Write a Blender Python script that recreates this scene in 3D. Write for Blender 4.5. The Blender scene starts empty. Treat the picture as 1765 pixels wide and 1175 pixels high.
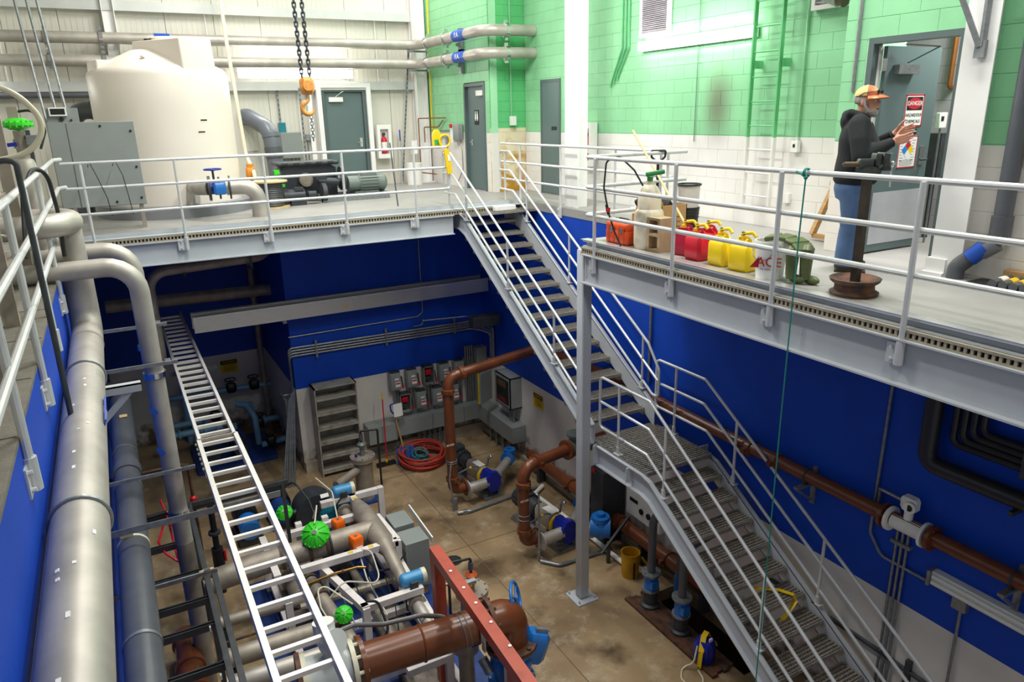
import bpy, math, random
from mathutils import Vector, Matrix, Euler
random.seed(7)
SC = bpy.context.scene
COL = SC.collection
pi = math.pi

# ---------------------------------------------------------------- camera, world, lights, exposure
def look_basis(yaw, pitch, roll):
    f = Vector((math.sin(yaw)*math.cos(pitch), math.cos(yaw)*math.cos(pitch), math.sin(pitch)))
    r = Vector((math.cos(yaw), -math.sin(yaw), 0)); u = r.cross(f)
    R = math.cos(roll)*r + math.sin(roll)*u; U = -math.sin(roll)*r + math.cos(roll)*u
    return Matrix(((R.x, U.x, -f.x), (R.y, U.y, -f.y), (R.z, U.z, -f.z)))
cd = bpy.data.cameras.new('camera'); cam = bpy.data.objects.new('camera', cd); COL.objects.link(cam)
cam.matrix_world = Matrix.Translation((0, 0, 1.56)) @ look_basis(.4941, -.30207, -.0231).to_4x4()
cd.sensor_width = 36; cd.lens = 25.64; cd.clip_start = .05; cd.clip_end = 100
SC.camera = cam
w = bpy.data.worlds.new('hall_air'); SC.world = w; w.use_nodes = True
w.node_tree.nodes['Background'].inputs[0].default_value = (.95, .98, 1, 1)
w.node_tree.nodes['Background'].inputs[1].default_value = .22
def area(name, loc, sx, sy, power, rot=(0, 0, 0), col=(1, .975, .93)):
    d = bpy.data.lights.new(name, 'AREA'); d.shape = 'RECTANGLE'; d.size = sx; d.size_y = sy; d.energy = power; d.color = col
    o = bpy.data.objects.new(name, d); COL.objects.link(o); o.location = loc; o.rotation_euler = rot
    return o
for (x, y, p) in ((3.4, 1.5, 90), (2.2, 8.5, 230), (2.4, 14.0, 150), (5.9, 4.5, 190), (5.6, 9.8, 180), (6.2, 15.2, 80)):
    area('highbay_lamp', (x, y, 5.7), .5, 2.2, p)
area('chemical_room_fill', (8.4, 4.4, 3.3), .4, 1.2, 85)  # unseen fill light, added to brighten the open door leaf and room wall
SC.view_settings.view_transform = 'Standard'; SC.view_settings.look = 'None'
SC.view_settings.exposure = .55; SC.view_settings.gamma = 1; SC.view_settings.use_curve_mapping = False

# ---------------------------------------------------------------- materials
def lin(h):
    if isinstance(h, str):
        c = [int(h[i:i+2], 16)/255 for i in (0, 2, 4)]
        return tuple(x/12.92 if x <= .04045 else ((x+.055)/1.055)**2.4 for x in c)
    return h
MATS = {}
def mat(name, col, rough=.5, metal=0., var=.12, scale=6., bump=0., bscale=40., col2=None, thr=(.45, .62), spec=None, stretch=None, alpha=None):
    if name in MATS: return MATS[name]
    m = bpy.data.materials.new(name); m.use_nodes = True; nt = m.node_tree; b = nt.nodes['Principled BSDF']
    c = lin(col)
    tc = nt.nodes.new('ShaderNodeTexCoord'); nz = nt.nodes.new('ShaderNodeTexNoise')
    nz.inputs['Scale'].default_value = scale; nz.inputs['Detail'].default_value = 5
    if stretch:
        mp = nt.nodes.new('ShaderNodeMapping'); mp.inputs['Scale'].default_value = stretch
        nt.links.new(tc.outputs['Object'], mp.inputs[0]); nt.links.new(mp.outputs[0], nz.inputs[0])
    else:
        nt.links.new(tc.outputs['Object'], nz.inputs[0])
    cr = nt.nodes.new('ShaderNodeValToRGB')
    if col2 is None:
        lo = [max(0, x*(1-var)) for x in c]; hi = [min(1, x*(1+var)) for x in c]
        cr.color_ramp.elements[0].position = .3; cr.color_ramp.elements[1].position = .7
    else:
        lo = c; hi = lin(col2); cr.color_ramp.elements[0].position = thr[0]; cr.color_ramp.elements[1].position = thr[1]
    cr.color_ramp.elements[0].color = (*lo, 1); cr.color_ramp.elements[1].color = (*hi, 1)
    nt.links.new(nz.outputs[0], cr.inputs[0]); nt.links.new(cr.outputs[0], b.inputs['Base Color'])
    b.inputs['Roughness'].default_value = rough; b.inputs['Metallic'].default_value = metal
    if spec is not None: b.inputs['Specular IOR Level'].default_value = spec
    if bump:
        n2 = nt.nodes.new('ShaderNodeTexNoise'); n2.inputs['Scale'].default_value = bscale
        nt.links.new(tc.outputs['Object'], n2.inputs[0])
        bm_ = nt.nodes.new('ShaderNodeBump'); bm_.inputs['Strength'].default_value = bump; bm_.inputs['Distance'].default_value = .01
        nt.links.new(n2.outputs[0], bm_.inputs['Height']); nt.links.new(bm_.outputs[0], b.inputs['Normal'])
    if alpha is not None:
        b.inputs['Alpha'].default_value = alpha
    MATS[name] = m; return m
def emis(name, col, strength):
    if name in MATS: return MATS[name]
    m = bpy.data.materials.new(name); m.use_nodes = True; b = m.node_tree.nodes['Principled BSDF']
    b.inputs['Base Color'].default_value = (*lin(col), 1)
    b.inputs['Emission Color'].default_value = (*lin(col), 1); b.inputs['Emission Strength'].default_value = strength
    MATS[name] = m; return m
def banded(name, z0, below, above, rough=.45, stain=None, sz=(0, 0), smudge=None):
    """wall painted in two bands that meet at height z0; optional stains"""
    m = bpy.data.materials.new(name); m.use_nodes = True; nt = m.node_tree; b = nt.nodes['Principled BSDF']; L = nt.links
    geo = nt.nodes.new('ShaderNodeNewGeometry'); sp = nt.nodes.new('ShaderNodeSeparateXYZ'); L.new(geo.outputs['Position'], sp.inputs[0])
    gt = nt.nodes.new('ShaderNodeMath'); gt.operation = 'GREATER_THAN'; gt.inputs[1].default_value = z0; L.new(sp.outputs['Z'], gt.inputs[0])
    nz = nt.nodes.new('ShaderNodeTexNoise'); nz.inputs['Scale'].default_value = 1.3; nz.inputs['Detail'].default_value = 6
    L.new(geo.outputs['Position'], nz.inputs[0])
    def ramp(c):
        r = nt.nodes.new('ShaderNodeValToRGB'); c = lin(c); r.color_ramp.elements[0].position = .3; r.color_ramp.elements[1].position = .7
        r.color_ramp.elements[0].color = (*[x*.9 for x in c], 1); r.color_ramp.elements[1].color = (*[min(1, x*1.06) for x in c], 1)
        L.new(nz.outputs[0], r.inputs[0]); return r
    ra, rb = ramp(above), ramp(below)
    mx = nt.nodes.new('ShaderNodeMix'); mx.data_type = 'RGBA'
    L.new(gt.outputs[0], mx.inputs['Factor']); L.new(rb.outputs[0], mx.inputs['A']); L.new(ra.outputs[0], mx.inputs['B'])
    out = mx.outputs['Result']
    if stain:
        n3 = nt.nodes.new('ShaderNodeTexNoise'); n3.inputs['Scale'].default_value = 5; n3.inputs['Detail'].default_value = 8; L.new(geo.outputs['Position'], n3.inputs[0])
        mr = nt.nodes.new('ShaderNodeMapRange'); mr.inputs[1].default_value = sz[0]; mr.inputs[2].default_value = sz[1]; mr.inputs[3].default_value = .62; mr.inputs[4].default_value = .0
        L.new(sp.outputs['Z'], mr.inputs[0])
        ad = nt.nodes.new('ShaderNodeMath'); ad.operation = 'ADD'; L.new(n3.outputs[0], ad.inputs[0]); L.new(mr.outputs[0], ad.inputs[1])
        r3 = nt.nodes.new('ShaderNodeValToRGB'); r3.color_ramp.elements[0].position = .72; r3.color_ramp.elements[1].position = 1.05
        L.new(ad.outputs[0], r3.inputs[0])
        m3 = nt.nodes.new('ShaderNodeMix'); m3.data_type = 'RGBA'; m3.inputs['B'].default_value = (*lin(stain), 1)
        L.new(r3.outputs[0], m3.inputs['Factor']); L.new(out, m3.inputs['A']); out = m3.outputs['Result']
    if smudge:                                    # a sooty patch on the paint: centre, radii, colour
        (sx, sy, sz_), (rx, ry, rz), sc = smudge
        mp = nt.nodes.new('ShaderNodeVectorMath'); mp.operation = 'SUBTRACT'; mp.inputs[1].default_value = (sx, sy, sz_); L.new(geo.outputs['Position'], mp.inputs[0])
        dv = nt.nodes.new('ShaderNodeVectorMath'); dv.operation = 'DIVIDE'; dv.inputs[1].default_value = (rx, ry, rz); L.new(mp.outputs[0], dv.inputs[0])
        ln = nt.nodes.new('ShaderNodeVectorMath'); ln.operation = 'LENGTH'; L.new(dv.outputs[0], ln.inputs[0])
        r4 = nt.nodes.new('ShaderNodeMapRange'); r4.interpolation_type = 'SMOOTHSTEP'; r4.inputs[1].default_value = 0; r4.inputs[2].default_value = 1; r4.inputs[3].default_value = .75; r4.inputs[4].default_value = 0
        L.new(ln.outputs['Value'], r4.inputs[0])
        m4 = nt.nodes.new('ShaderNodeMix'); m4.data_type = 'RGBA'; m4.inputs['B'].default_value = (*lin(sc), 1)
        L.new(r4.outputs[0], m4.inputs['Factor']); L.new(out, m4.inputs['A']); out = m4.outputs['Result']
    L.new(out, b.inputs['Base Color']); b.inputs['Roughness'].default_value = rough; b.inputs['Specular IOR Level'].default_value = .3
    n2 = nt.nodes.new('ShaderNodeTexNoise'); n2.inputs['Scale'].default_value = 60; L.new(geo.outputs['Position'], n2.inputs[0])
    bp = nt.nodes.new('ShaderNodeBump'); bp.inputs['Strength'].default_value = .08; bp.inputs['Distance'].default_value = .01
    L.new(n2.outputs[0], bp.inputs['Height']); L.new(bp.outputs[0], b.inputs['Normal'])
    MATS[name] = m; return m

STEEL = mat('pale_grey_painted_steel', 'B9BEC4', .38, 0, .04, 3)
RAIL = mat('aluminium_handrail', 'D3D5D6', .34, .25, .05, 8)
ALU = mat('bright_aluminium', 'D9D9D8', .32, .75, .08, 5, stretch=(1, 30, 30))
TRAYW = mat('pale_aluminium_ladder', 'E6E2DE', .4, .25, .05, 5)
SS = mat('stainless_pipe', 'B4AEA6', .46, .4, .16, 4)
SSD = mat('dull_stainless', 'A0968A', .5, .35, .22, 5)
GALV = mat('galvanised_steel', '8F9396', .42, .6, .2, 18)
GRATE = mat('serrated_grating_steel', 'A39D94', .42, .6, .25, 25)
DARK = mat('dark_void', '181818', .8, 0, .2)
PVC = mat('dark_grey_pvc', '55585E', .34, 0, .1, 5)
PVCL = mat('mid_grey_pvc', '6B7079', .34, 0, .06, 5)
BROWN = mat('brown_pipe_paint', '6E3C22', .28, 0, .15, 5)
REDP = mat('red_oxide_paint', 'AF4530', .4, 0, .1, 6, col2='9C3A27', thr=(.45, .7))
WHITE = mat('white_skid_paint', 'E4DDDA', .4, 0, .06, 8)
WCOL = mat('white_column_paint', 'EEEEEC', .45, 0, .03, 3)
BLUEM = mat('blue_valve_paint', '1F6FC0', .35, 0, .12, 8)
BLUEP = mat('pump_blue_paint', '16279A', .32, 0, .1, 8)
LBLUE = mat('light_blue_pipe_paint', '6E9DBE', .4, 0, .12, 6)
BLUED = mat('skid_deck_blue', '1A3878', .5, 0, .35, 7)
GREY = mat('enclosure_grey', '8A908E', .4, 0, .04, 4)
DGREY = mat('dark_grey_iron', '3D4145', .5, .2, .2, 12)
BLACK = mat('black_plastic', '1A1B1D', .45, 0, .15, 8)
RUBBER = mat('black_cable', '222326', .55, 0, .1, 8)
GREENA = mat('green_actuator', '3FD02F', .35, 0, .1, 6)
ORANGE = mat('orange_actuator', 'F26B10', .4, 0, .06, 6)
TEAL = mat('teal_motor', '157082', .4, 0, .12, 8)
YEL = mat('yellow_paint', 'E8C30A', .45, 0, .08, 6)
YELB = mat('worn_yellow_bucket', 'C49010', .5, 0, .25, 6)
RED = mat('bright_red_plastic', 'C8142A', .38, 0, .1, 5)
DOORM = mat('slate_door_paint', '5E7172', .4, 0, .03, 3)
FRAMEM = mat('door_frame_paint', '566565', .4, 0, .03, 3)
WP = mat('white_plastic', 'EDEDE8', .45, 0, .03, 5)
CREAM = mat('cream_hose', 'D9D2BA', .4, 0, .06, 5)
COPPER = mat('copper_tube', 'A86B3E', .35, .8, .15, 10)
WOOD = mat('pine_wood', 'B08A57', .6, 0, .2, 4, stretch=(1, 1, 12))
WOODL = mat('pale_wood', 'D9BE8E', .55, 0, .12, 6)
CARD = mat('cardboard', 'B78F5E', .8, 0, .1, 6)
CHROME = mat('chrome', 'D8D8DA', .15, 1, .05, 5)
RUST = mat('rusty_steel', '6B4630', .65, .3, .35, 12, col2='3F3430', thr=(.4, .65))
TEALR = mat('teal_rope', '1B8577', .6, 0, .15, 40)
GASKET = mat('brown_gasket', '5A4733', .6, 0, .2, 12)
INK = mat('black_ink', '101012', .5, 0, .05)
REDINK = mat('red_ink', 'C01E2E', .5, 0, .05)
BLUEINK = mat('blue_label', '1D4FB4', .45, 0, .05)
WHITEINK = mat('white_print', 'F2F2F0', .5, 0, .02)

# ---------------------------------------------------------------- geometry collector
def basis(d):
    d = Vector(d).normalized(); a = Vector((0, 0, 1)) if abs(d.z) < .9 else Vector((1, 0, 0))
    x = a.cross(d).normalized(); y = d.cross(x); return x, y
class G:
    def __init__(s): s.v = []; s.f = []
    def add(s, vs, fs):
        o = len(s.v); s.v += [tuple(v) for v in vs]; s.f += [tuple(i+o for i in f) for f in fs]; return s
    def bx(s, x0, x1, y0, y1, z0, z1):
        v = [(x0,y0,z0),(x1,y0,z0),(x1,y1,z0),(x0,y1,z0),(x0,y0,z1),(x1,y0,z1),(x1,y1,z1),(x0,y1,z1)]
        return s.add(v, [(3,2,1,0),(4,5,6,7),(0,1,5,4),(1,2,6,5),(2,3,7,6),(3,0,4,7)])
    def box(s, c, d, rot=None, chamfer=0):
        h = [q/2 for q in d]
        if chamfer:
            k = chamfer; g = G()
            def ring(z, i): return [(-h[0]+i,-h[1]+k+i*0,z),(-h[0]+k,-h[1]+i,z),(h[0]-k,-h[1]+i,z),(h[0]-i,-h[1]+k,z),(h[0]-i,h[1]-k,z),(h[0]-k,h[1]-i,z),(-h[0]+k,h[1]-i,z),(-h[0]+i,h[1]-k,z)]
            rs = [ring(-h[2], k*.7), ring(-h[2]+k, 0), ring(h[2]-k, 0), ring(h[2], k*.7)]
            v = sum(rs, []); f = []
            for a in range(3):
                for i in range(8): f.append((a*8+i, a*8+(i+1) % 8, (a+1)*8+(i+1) % 8, (a+1)*8+i))
            f += [tuple(range(7, -1, -1)), tuple(range(24, 32))]
        else:
            v = [(-h[0],-h[1],-h[2]),(h[0],-h[1],-h[2]),(h[0],h[1],-h[2]),(-h[0],h[1],-h[2]),(-h[0],-h[1],h[2]),(h[0],-h[1],h[2]),(h[0],h[1],h[2]),(-h[0],h[1],h[2])]
            f = [(3,2,1,0),(4,5,6,7),(0,1,5,4),(1,2,6,5),(2,3,7,6),(3,0,4,7)]
        R = Euler(rot).to_matrix() if rot is not None and not isinstance(rot, Matrix) else rot
        c = Vector(c)
        return s.add([(R @ Vector(p) if R else Vector(p)) + c for p in v], f)
    def bar(s, p, q, wx, wz, up=(0, 0, 1)):
        """rectangular bar from p to q; wx across, wz along up"""
        p, q = Vector(p), Vector(q); d = (q-p).normalized(); u = Vector(up)
        x = d.cross(u)
        if x.length < 1e-4: x = d.cross(Vector((0, 1, 0)))
        x.normalize(); y = x.cross(d)
        c = [x*(a*wx/2)+y*(b*wz/2) for a, b in ((-1,-1),(1,-1),(1,1),(-1,1))]
        return s.add([p+k for k in c]+[q+k for k in c], [(0,1,2,3),(7,6,5,4),(0,4,5,1),(1,5,6,2),(2,6,7,3),(3,7,4,0)])
    def cyl(s, p, q, r, r2=None, n=16):
        p, q = Vector(p), Vector(q); x, y = basis(q-p); r2 = r if r2 is None else r2
        a = [x*math.cos(2*pi*i/n)+y*math.sin(2*pi*i/n) for i in range(n)]
        v = [p+k*r for k in a]+[q+k*r2 for k in a]
        f = [(i, (i+1) % n, n+(i+1) % n, n+i) for i in range(n)]
        return s.add(v, f+[tuple(range(n-1, -1, -1)), tuple(range(n, 2*n))])
    def tube(s, pts, r, n=12, fil=0, seg=6, closed=False):
        pts = [Vector(p) for p in pts]
        if fil:
            out = [pts[0]]
            for i in range(1, len(pts)-1):
                a, b, c = pts[i-1], pts[i], pts[i+1]; u = (a-b); w_ = (c-b)
                lu, lw = u.length, w_.length; u.normalize(); w_.normalize()
                ang = u.angle(w_)
                if ang > 3.05: out.append(b); continue
                t = min(fil/math.tan(ang/2), lu*.49, lw*.49); rr = t*math.tan(ang/2)
                cen = b+(u+w_).normalized()*(rr/math.sin(ang/2)); s0 = b+u*t-cen; s1 = b+w_*t-cen
                th = s0.angle(s1)
                for k in range(seg+1):
                    al = th*k/seg
                    out.append(cen+(s0*math.sin(th-al)+s1*math.sin(al))/math.sin(th))
            out.append(pts[-1]); pts = out
        m = len(pts); v = []; f = []
        d0 = (pts[1]-pts[0]).normalized(); x, y = basis(d0)
        for i, p in enumerate(pts):
            if closed: d = pts[(i+1) % m]-pts[i-1]
            elif i == 0: d = pts[1]-pts[0]
            elif i == m-1: d = pts[-1]-pts[-2]
            else: d = (pts[i+1]-p).normalized()+(p-pts[i-1]).normalized()
            d.normalize(); x = x-d*x.dot(d)
            if x.length < 1e-6: x, y = basis(d)
            x.normalize(); y = d.cross(x)
            rr = r[i] if isinstance(r, (list, tuple)) else r
            v += [p+(x*math.cos(2*pi*k/n)+y*math.sin(2*pi*k/n))*rr for k in range(n)]
        for i in range(m if closed else m-1):
            j = (i+1) % m
            f += [(i*n+k, i*n+(k+1) % n, j*n+(k+1) % n, j*n+k) for k in range(n)]
        if not closed: f += [tuple(range(n-1, -1, -1)), tuple(range((m-1)*n, m*n))]
        return s.add(v, f)
    def lathe(s, prof, c=(0, 0, 0), axis=(0, 0, 1), n=20):
        """prof: (radius, along)"""
        c = Vector(c); d = Vector(axis).normalized(); x, y = basis(d); v = []; f = []; m = len(prof)
        for r, h in prof: v += [c+d*h+(x*math.cos(2*pi*k/n)+y*math.sin(2*pi*k/n))*max(r, 1e-4) for k in range(n)]
        for i in range(m-1): f += [(i*n+k, i*n+(k+1) % n, (i+1)*n+(k+1) % n, (i+1)*n+k) for k in range(n)]
        f += [tuple(range(n-1, -1, -1)), tuple(range((m-1)*n, m*n))]
        return s.add(v, f)
    def prism(s, poly, o, ux, uy, t):
        """polygon (a,b) in plane o + a*ux + b*uy, pushed along vector t"""
        o, ux, uy, t = Vector(o), Vector(ux), Vector(uy), Vector(t); n = len(poly)
        v = [o+ux*a+uy*b for a, b in poly]; v += [p+t for p in v]
        return s.add(v, [tuple(range(n-1, -1, -1)), tuple(range(n, 2*n))]+[(i, (i+1) % n, n+(i+1) % n, n+i) for i in range(n)])
    def sph(s, c, r, n=14, m=9):
        r = (r, r, r) if not isinstance(r, (tuple, list)) else r; c = Vector(c); v = [c+Vector((0, 0, -r[2]))]; f = []
        for i in range(1, m):
            t = -pi/2+pi*i/m
            v += [c+Vector((r[0]*math.cos(t)*math.cos(2*pi*k/n), r[1]*math.cos(t)*math.sin(2*pi*k/n), r[2]*math.sin(t))) for k in range(n)]
        v.append(c+Vector((0, 0, r[2]))); e = len(v)-1
        f += [(0, 1+(k+1) % n, 1+k) for k in range(n)]
        for i in range(m-2): f += [(1+i*n+k, 1+i*n+(k+1) % n, 1+(i+1)*n+(k+1) % n, 1+(i+1)*n+k) for k in range(n)]
        f += [(e, 1+(m-2)*n+k, 1+(m-2)*n+(k+1) % n) for k in range(n)]
        return s.add(v, f)
    def torus(s, c, R, r, axis=(0, 0, 1), n=28, k=8):
        c = Vector(c); x, y = basis(axis)
        return s.tube([c+(x*math.cos(2*pi*i/n)+y*math.sin(2*pi*i/n))*R for i in range(n)], r, k, closed=True)
    def put(s, name, m, parent=None, label=None, cat=None, group=None, kind=None, smooth=35, bevel=0):
        me = bpy.data.meshes.new(name); off = Vector((0, 0, 0))
        if parent:
            q = parent
            while q.parent: q = q.parent
            off = q.location.copy()
        elif kind != 'structure':
            xs = [p[0] for p in s.v]; ys = [p[1] for p in s.v]; zs = [p[2] for p in s.v]
            off = Vector(((min(xs)+max(xs))/2, (min(ys)+max(ys))/2, min(zs)))
        me.from_pydata([Vector(p)-off for p in s.v], [], s.f)
        me.update(); me.materials.append(m)
        if smooth:
            me.polygons.foreach_set('use_smooth', [True]*len(me.polygons)); me.set_sharp_from_angle(angle=math.radians(smooth))
        o = bpy.data.objects.new(name, me); COL.objects.link(o)
        if parent: o.parent = parent
        else: o.location = off
        if bevel:
            b = o.modifiers.new('bevel', 'BEVEL'); b.width = bevel; b.segments = 2; b.limit_method = 'ANGLE'
        return tag(o, label, cat, group, kind)
def tag(o, label=None, cat=None, group=None, kind=None):
    for k, v in (('label', label), ('category', cat), ('group', group), ('kind', kind)):
        if v: o[k] = v
    return o
def thing(name, label, cat, loc=(0, 0, 0), group=None, kind=None):
    o = bpy.data.objects.new(name, None); COL.objects.link(o); o.location = loc; o.empty_display_size = .1
    return tag(o, label, cat, group, kind)
def dup(root, loc=None, rotz=None, label=None, scale=None):
    def cp(o, par):
        c = o.copy(); COL.objects.link(c)
        if par: c.parent = par
        for ch in o.children: cp(ch, c)
        return c
    c = cp(root, None)
    if loc is not None: c.location = loc
    if rotz is not None: c.rotation_euler.z = rotz
    if label: c['label'] = label
    if scale: c.scale = (scale,)*3
    return c
def text(body, size, o, ux, uy, m, parent, name='lettering', align='CENTER', depth=.0015):
    """raised print: origin o, reading direction ux, up uy"""
    c = bpy.data.curves.new(name, 'FONT'); c.body = body; c.size = size; c.align_x = align; c.align_y = 'CENTER'; c.extrude = depth
    c.materials.append(m)
    ob = bpy.data.objects.new(name, c); COL.objects.link(ob)
    ux = Vector(ux).normalized(); uy = Vector(uy).normalized(); uz = ux.cross(uy)
    q = parent
    while q.parent: q = q.parent
    me = bpy.data.meshes.new_from_object(ob); me.transform(Matrix.Translation(Vector(o)-q.location) @ Matrix((ux, uy, uz)).transposed().to_4x4()); bpy.data.objects.remove(ob)
    me.name = name; me.materials.clear(); me.materials.append(m)
    ob = bpy.data.objects.new(name, me); COL.objects.link(ob); ob.parent = parent
    return ob
def flange(g, c, d, r, t=.03, n=20):
    c = Vector(c); d = Vector(d).normalized(); g.cyl(c-d*t/2, c+d*t/2, r, n=n)
def bolts(g, c, d, R, k=8, r=.012, L=.03):
    c = Vector(c); d = Vector(d).normalized(); x, y = basis(d)
    for i in range(k):
        p = c+(x*math.cos(2*pi*(i+.5)/k)+y*math.sin(2*pi*(i+.5)/k))*R
        g.cyl(p-d*L, p+d*L, r, n=6)
# ================================================================ SETTING
F = -5.43                      # pit floor level; the upper floor is z = 0
conc = mat('stained_pit_concrete', 'A88F6C', .42, 0, .1, .9, bump=.12, bscale=30, col2='7B664C', thr=(.35, .72))
nt = conc.node_tree
# pale dried patches and grime over the base stain
b = nt.nodes['Principled BSDF']; base = b.inputs['Base Color'].links[0].from_socket
tc = [n for n in nt.nodes if n.type == 'TEX_COORD'][0]
n1 = nt.nodes.new('ShaderNodeTexNoise'); n1.inputs['Scale'].default_value = 3.2; n1.inputs['Detail'].default_value = 10; n1.inputs['Roughness'].default_value = .7; nt.links.new(tc.outputs['Object'], n1.inputs[0])
r1 = nt.nodes.new('ShaderNodeValToRGB'); r1.color_ramp.elements[0].position = .52; r1.color_ramp.elements[1].position = .8; nt.links.new(n1.outputs[0], r1.inputs[0])
mx = nt.nodes.new('ShaderNodeMix'); mx.data_type = 'RGBA'; mx.inputs['B'].default_value = (*lin('C3B59C'), 1)
nt.links.new(r1.outputs[0], mx.inputs['Factor']); nt.links.new(base, mx.inputs['A'])
n2 = nt.nodes.new('ShaderNodeTexNoise'); n2.inputs['Scale'].default_value = 1.7; n2.inputs['Detail'].default_value = 8; n2.inputs['Distortion'].default_value = .25; nt.links.new(tc.outputs['Object'], n2.inputs[0])
r2 = nt.nodes.new('ShaderNodeValToRGB'); r2.color_ramp.elements[0].position = .56; r2.color_ramp.elements[1].position = .74; nt.links.new(n2.outputs[0], r2.inputs[0])
m2 = nt.nodes.new('ShaderNodeMix'); m2.data_type = 'RGBA'; m2.inputs['B'].default_value = (*lin('574631'), 1)
nt.links.new(r2.outputs[0], m2.inputs['Factor']); nt.links.new(mx.outputs['Result'], m2.inputs['A']); nt.links.new(m2.outputs['Result'], b.inputs['Base Color'])
UPF = mat('grey_upper_floor_paint', '9A9895', .55, 0, .06, 1.5, bump=.05, bscale=25)
pitp = banded('pit_wall_paint', -3.6, 'DDD8D2', '0A44B6', .5, '6E6252', (-5.5, -4.6))
g = G()                         # pit floor slabs leave the sump open: x 6.2..6.75, y 5.4..7.3
g.bx(-.62, 6.2, -1, 17.3, F-.2, F).bx(6.2, 6.83, -1, 5.4, F-.2, F).bx(6.2, 6.83, 7.3, 17.3, F-.2, F).bx(6.75, 6.83, 5.4, 7.3, F-.2, F)
fl = g.put('floor', conc, kind='structure', label='stained brown concrete floor of the pump pit')
g = G().bx(6.1, 6.2, 5.3, 7.4, F-1, F-.2).bx(6.75, 6.85, 5.3, 7.4, F-1, F-.2).bx(6.1, 6.85, 7.3, 7.4, F-1, F-.2).bx(6.1, 6.85, 5.3, 5.4, F-1, F-.2).bx(6.1, 6.85, 5.3, 7.4, F-1.1, F-1)
g.put('sump_lining', mat('wet_dark_concrete', '332C24', .3, 0, .2, 4), fl)
g = G()
for a, b_ in (((.2, 12.9), (6.6, 12.9)), ((3.4, 9.9), (6.1, 9.9)), ((4.4, 2), (4.4, 14))): g.bar((*a, F+.001), (*b_, F+.001), .012, .004)
g.put('floor_joint', mat('joint_sealant', '6A5A44', .8, 0, .2), fl, kind='stuff')
G().cyl((3.99, 9.63, F), (3.99, 9.63, F+.006), .14, n=24).put('floor_drain', DARK, fl)
g = G()
for i in range(-5, 6): g.bx(3.99+i*.022-.004, 3.99+i*.022+.004, 9.63-.12, 9.63+.12, F+.006, F+.01)
g.torus((3.99, 9.63, F+.006), .14, .008).put('drain_grate', DGREY, fl)
# pit walls
G().bx(6.83, 7.0, -1, 14.1, F, -.145).put('wall_right', pitp, kind='structure', label='blue and white right wall of the pit')
G().bx(2.65, 6.83, 14.05, 17.4, F, -.45).put('wall_back_lower', pitp, kind='structure', label='blue and white wall with the electrical boxes')
G().bx(-.8, 2.65, 17.3, 17.4, F, -.45).put('wall_recess', pitp, kind='structure', label='dark blue recess wall with a caution sign')
G().bx(-.8, -.62, -1, 17.3, F, -.035).put('wall_left', banded('left_wall_paint', -5.2, 'C9C4BE', '0A44B6', .6), kind='structure', label='blue pit wall under the left walkway')
g = G().bx(2.66, 6.83, 13.97, 14.05, F, F+.24).bx(6.75, 6.83, 8, 14, F, F+.1)
g.put('baseboard_back', mat('curb_concrete', 'A99F8C', .6, 0, .2, 4), kind='structure', label='pale concrete curb at the foot of the wall')
# upper floors
G().bx(-4, 6.825, 12.21, 17.2, -.14, 0).bx(5.37, 6.825, -1, 7.75, -.14, 0).bx(6.825, 9.9, -1, 17.2, -.14, 0)\
    .put('floor_upper', UPF, kind='structure', label='smooth grey floor of the upper level')
g = G().bx(-3.6, -.62, -1, 12.2, -.034, -.006)
wl = g.put('floor_walkway', mat('walkway_plate', '807B72', .5, .3, .15, 10, bump=.3, bscale=90), kind='structure', label='grey grated walkway on the left')
g = G()
for i in range(12): g.bx(-3.4, -.63, -.9+i*1.05, -.894+i*1.05, -.006, .0)
g.put('plate_joint', GRATE, wl, kind='stuff')
G().bx(-4, 9.9, -1, 17.4, 6.0, 6.15).put('ceiling', mat('white_roof_deck', 'E2E2DE', .6, 0, .04, 2), kind='structure', label='white roof over the hall')

# ---- back wall of ribbed metal panels on girts
wb = G().bx(-4, 7.05, 17.25, 17.4, -.2, 6).put('wall_back', mat('metal_panel_seam', 'A9A89F', .5, 0, .05), kind='structure', label='off-white ribbed metal panel wall at the back')
PAN = mat('offwhite_metal_panel', 'D6D3C8', .5, 0, .025, 1.2)
for i in range(12):
    x0 = -4+i*.925; x1 = min(x0+.915, 7.05); g = G()
    segs = [(0, 6)]
    if x0 < 5.5 and x1 > 4.5: segs = [(2.2, 6)]
    for z0, z1 in segs:
        g.bx(x0, x1, 17.225, 17.25, z0, z1)
        for k in range(1, 9): g.bx(x0+k*.1, x0+k*.1+.012, 17.219, 17.225, z0, z1)
    g.put('wall_panel', PAN, wb)
G().bx(4.325, 4.4, 17.225, 17.25, 0, 2.2).put('wall_panel', PAN, wb); G().bx(5.645, 6.165, 17.225, 17.25, 0, 2.2).put('wall_panel', PAN, wb)
G().bx(-4.3, -4.2, -1, 17.4, -.2, 6).put('wall_left_upper', PAN, kind='structure', label='off-white wall far left of the walkway')
GIRT = mat('girt_steel', 'C9CBC9', .4, .1, .05, 3)
for z in (2.28, 3.75, 5.2): G().bx(-4, 7.0, 17.06, 17.22, z-.09, z-.08).bx(-4, 7.0, 17.05, 17.06, z-.13, z+.05).bx(-4, 7.0, 17.06, 17.22, z+.04, z+.05).put('girt', GIRT, wb)
g = G()
for i in range(6): g.cyl((-3.1+i*1.8, 17.18, 2.3), (-3.1+i*1.8, 17.18, 3.7), .012, n=6)
g.put('sag_rod', WCOL, wb)
g = G().bx(4.2, 4.3, 17.1, 17.22, .0, 2.2).put('girt', WCOL, wb)

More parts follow.
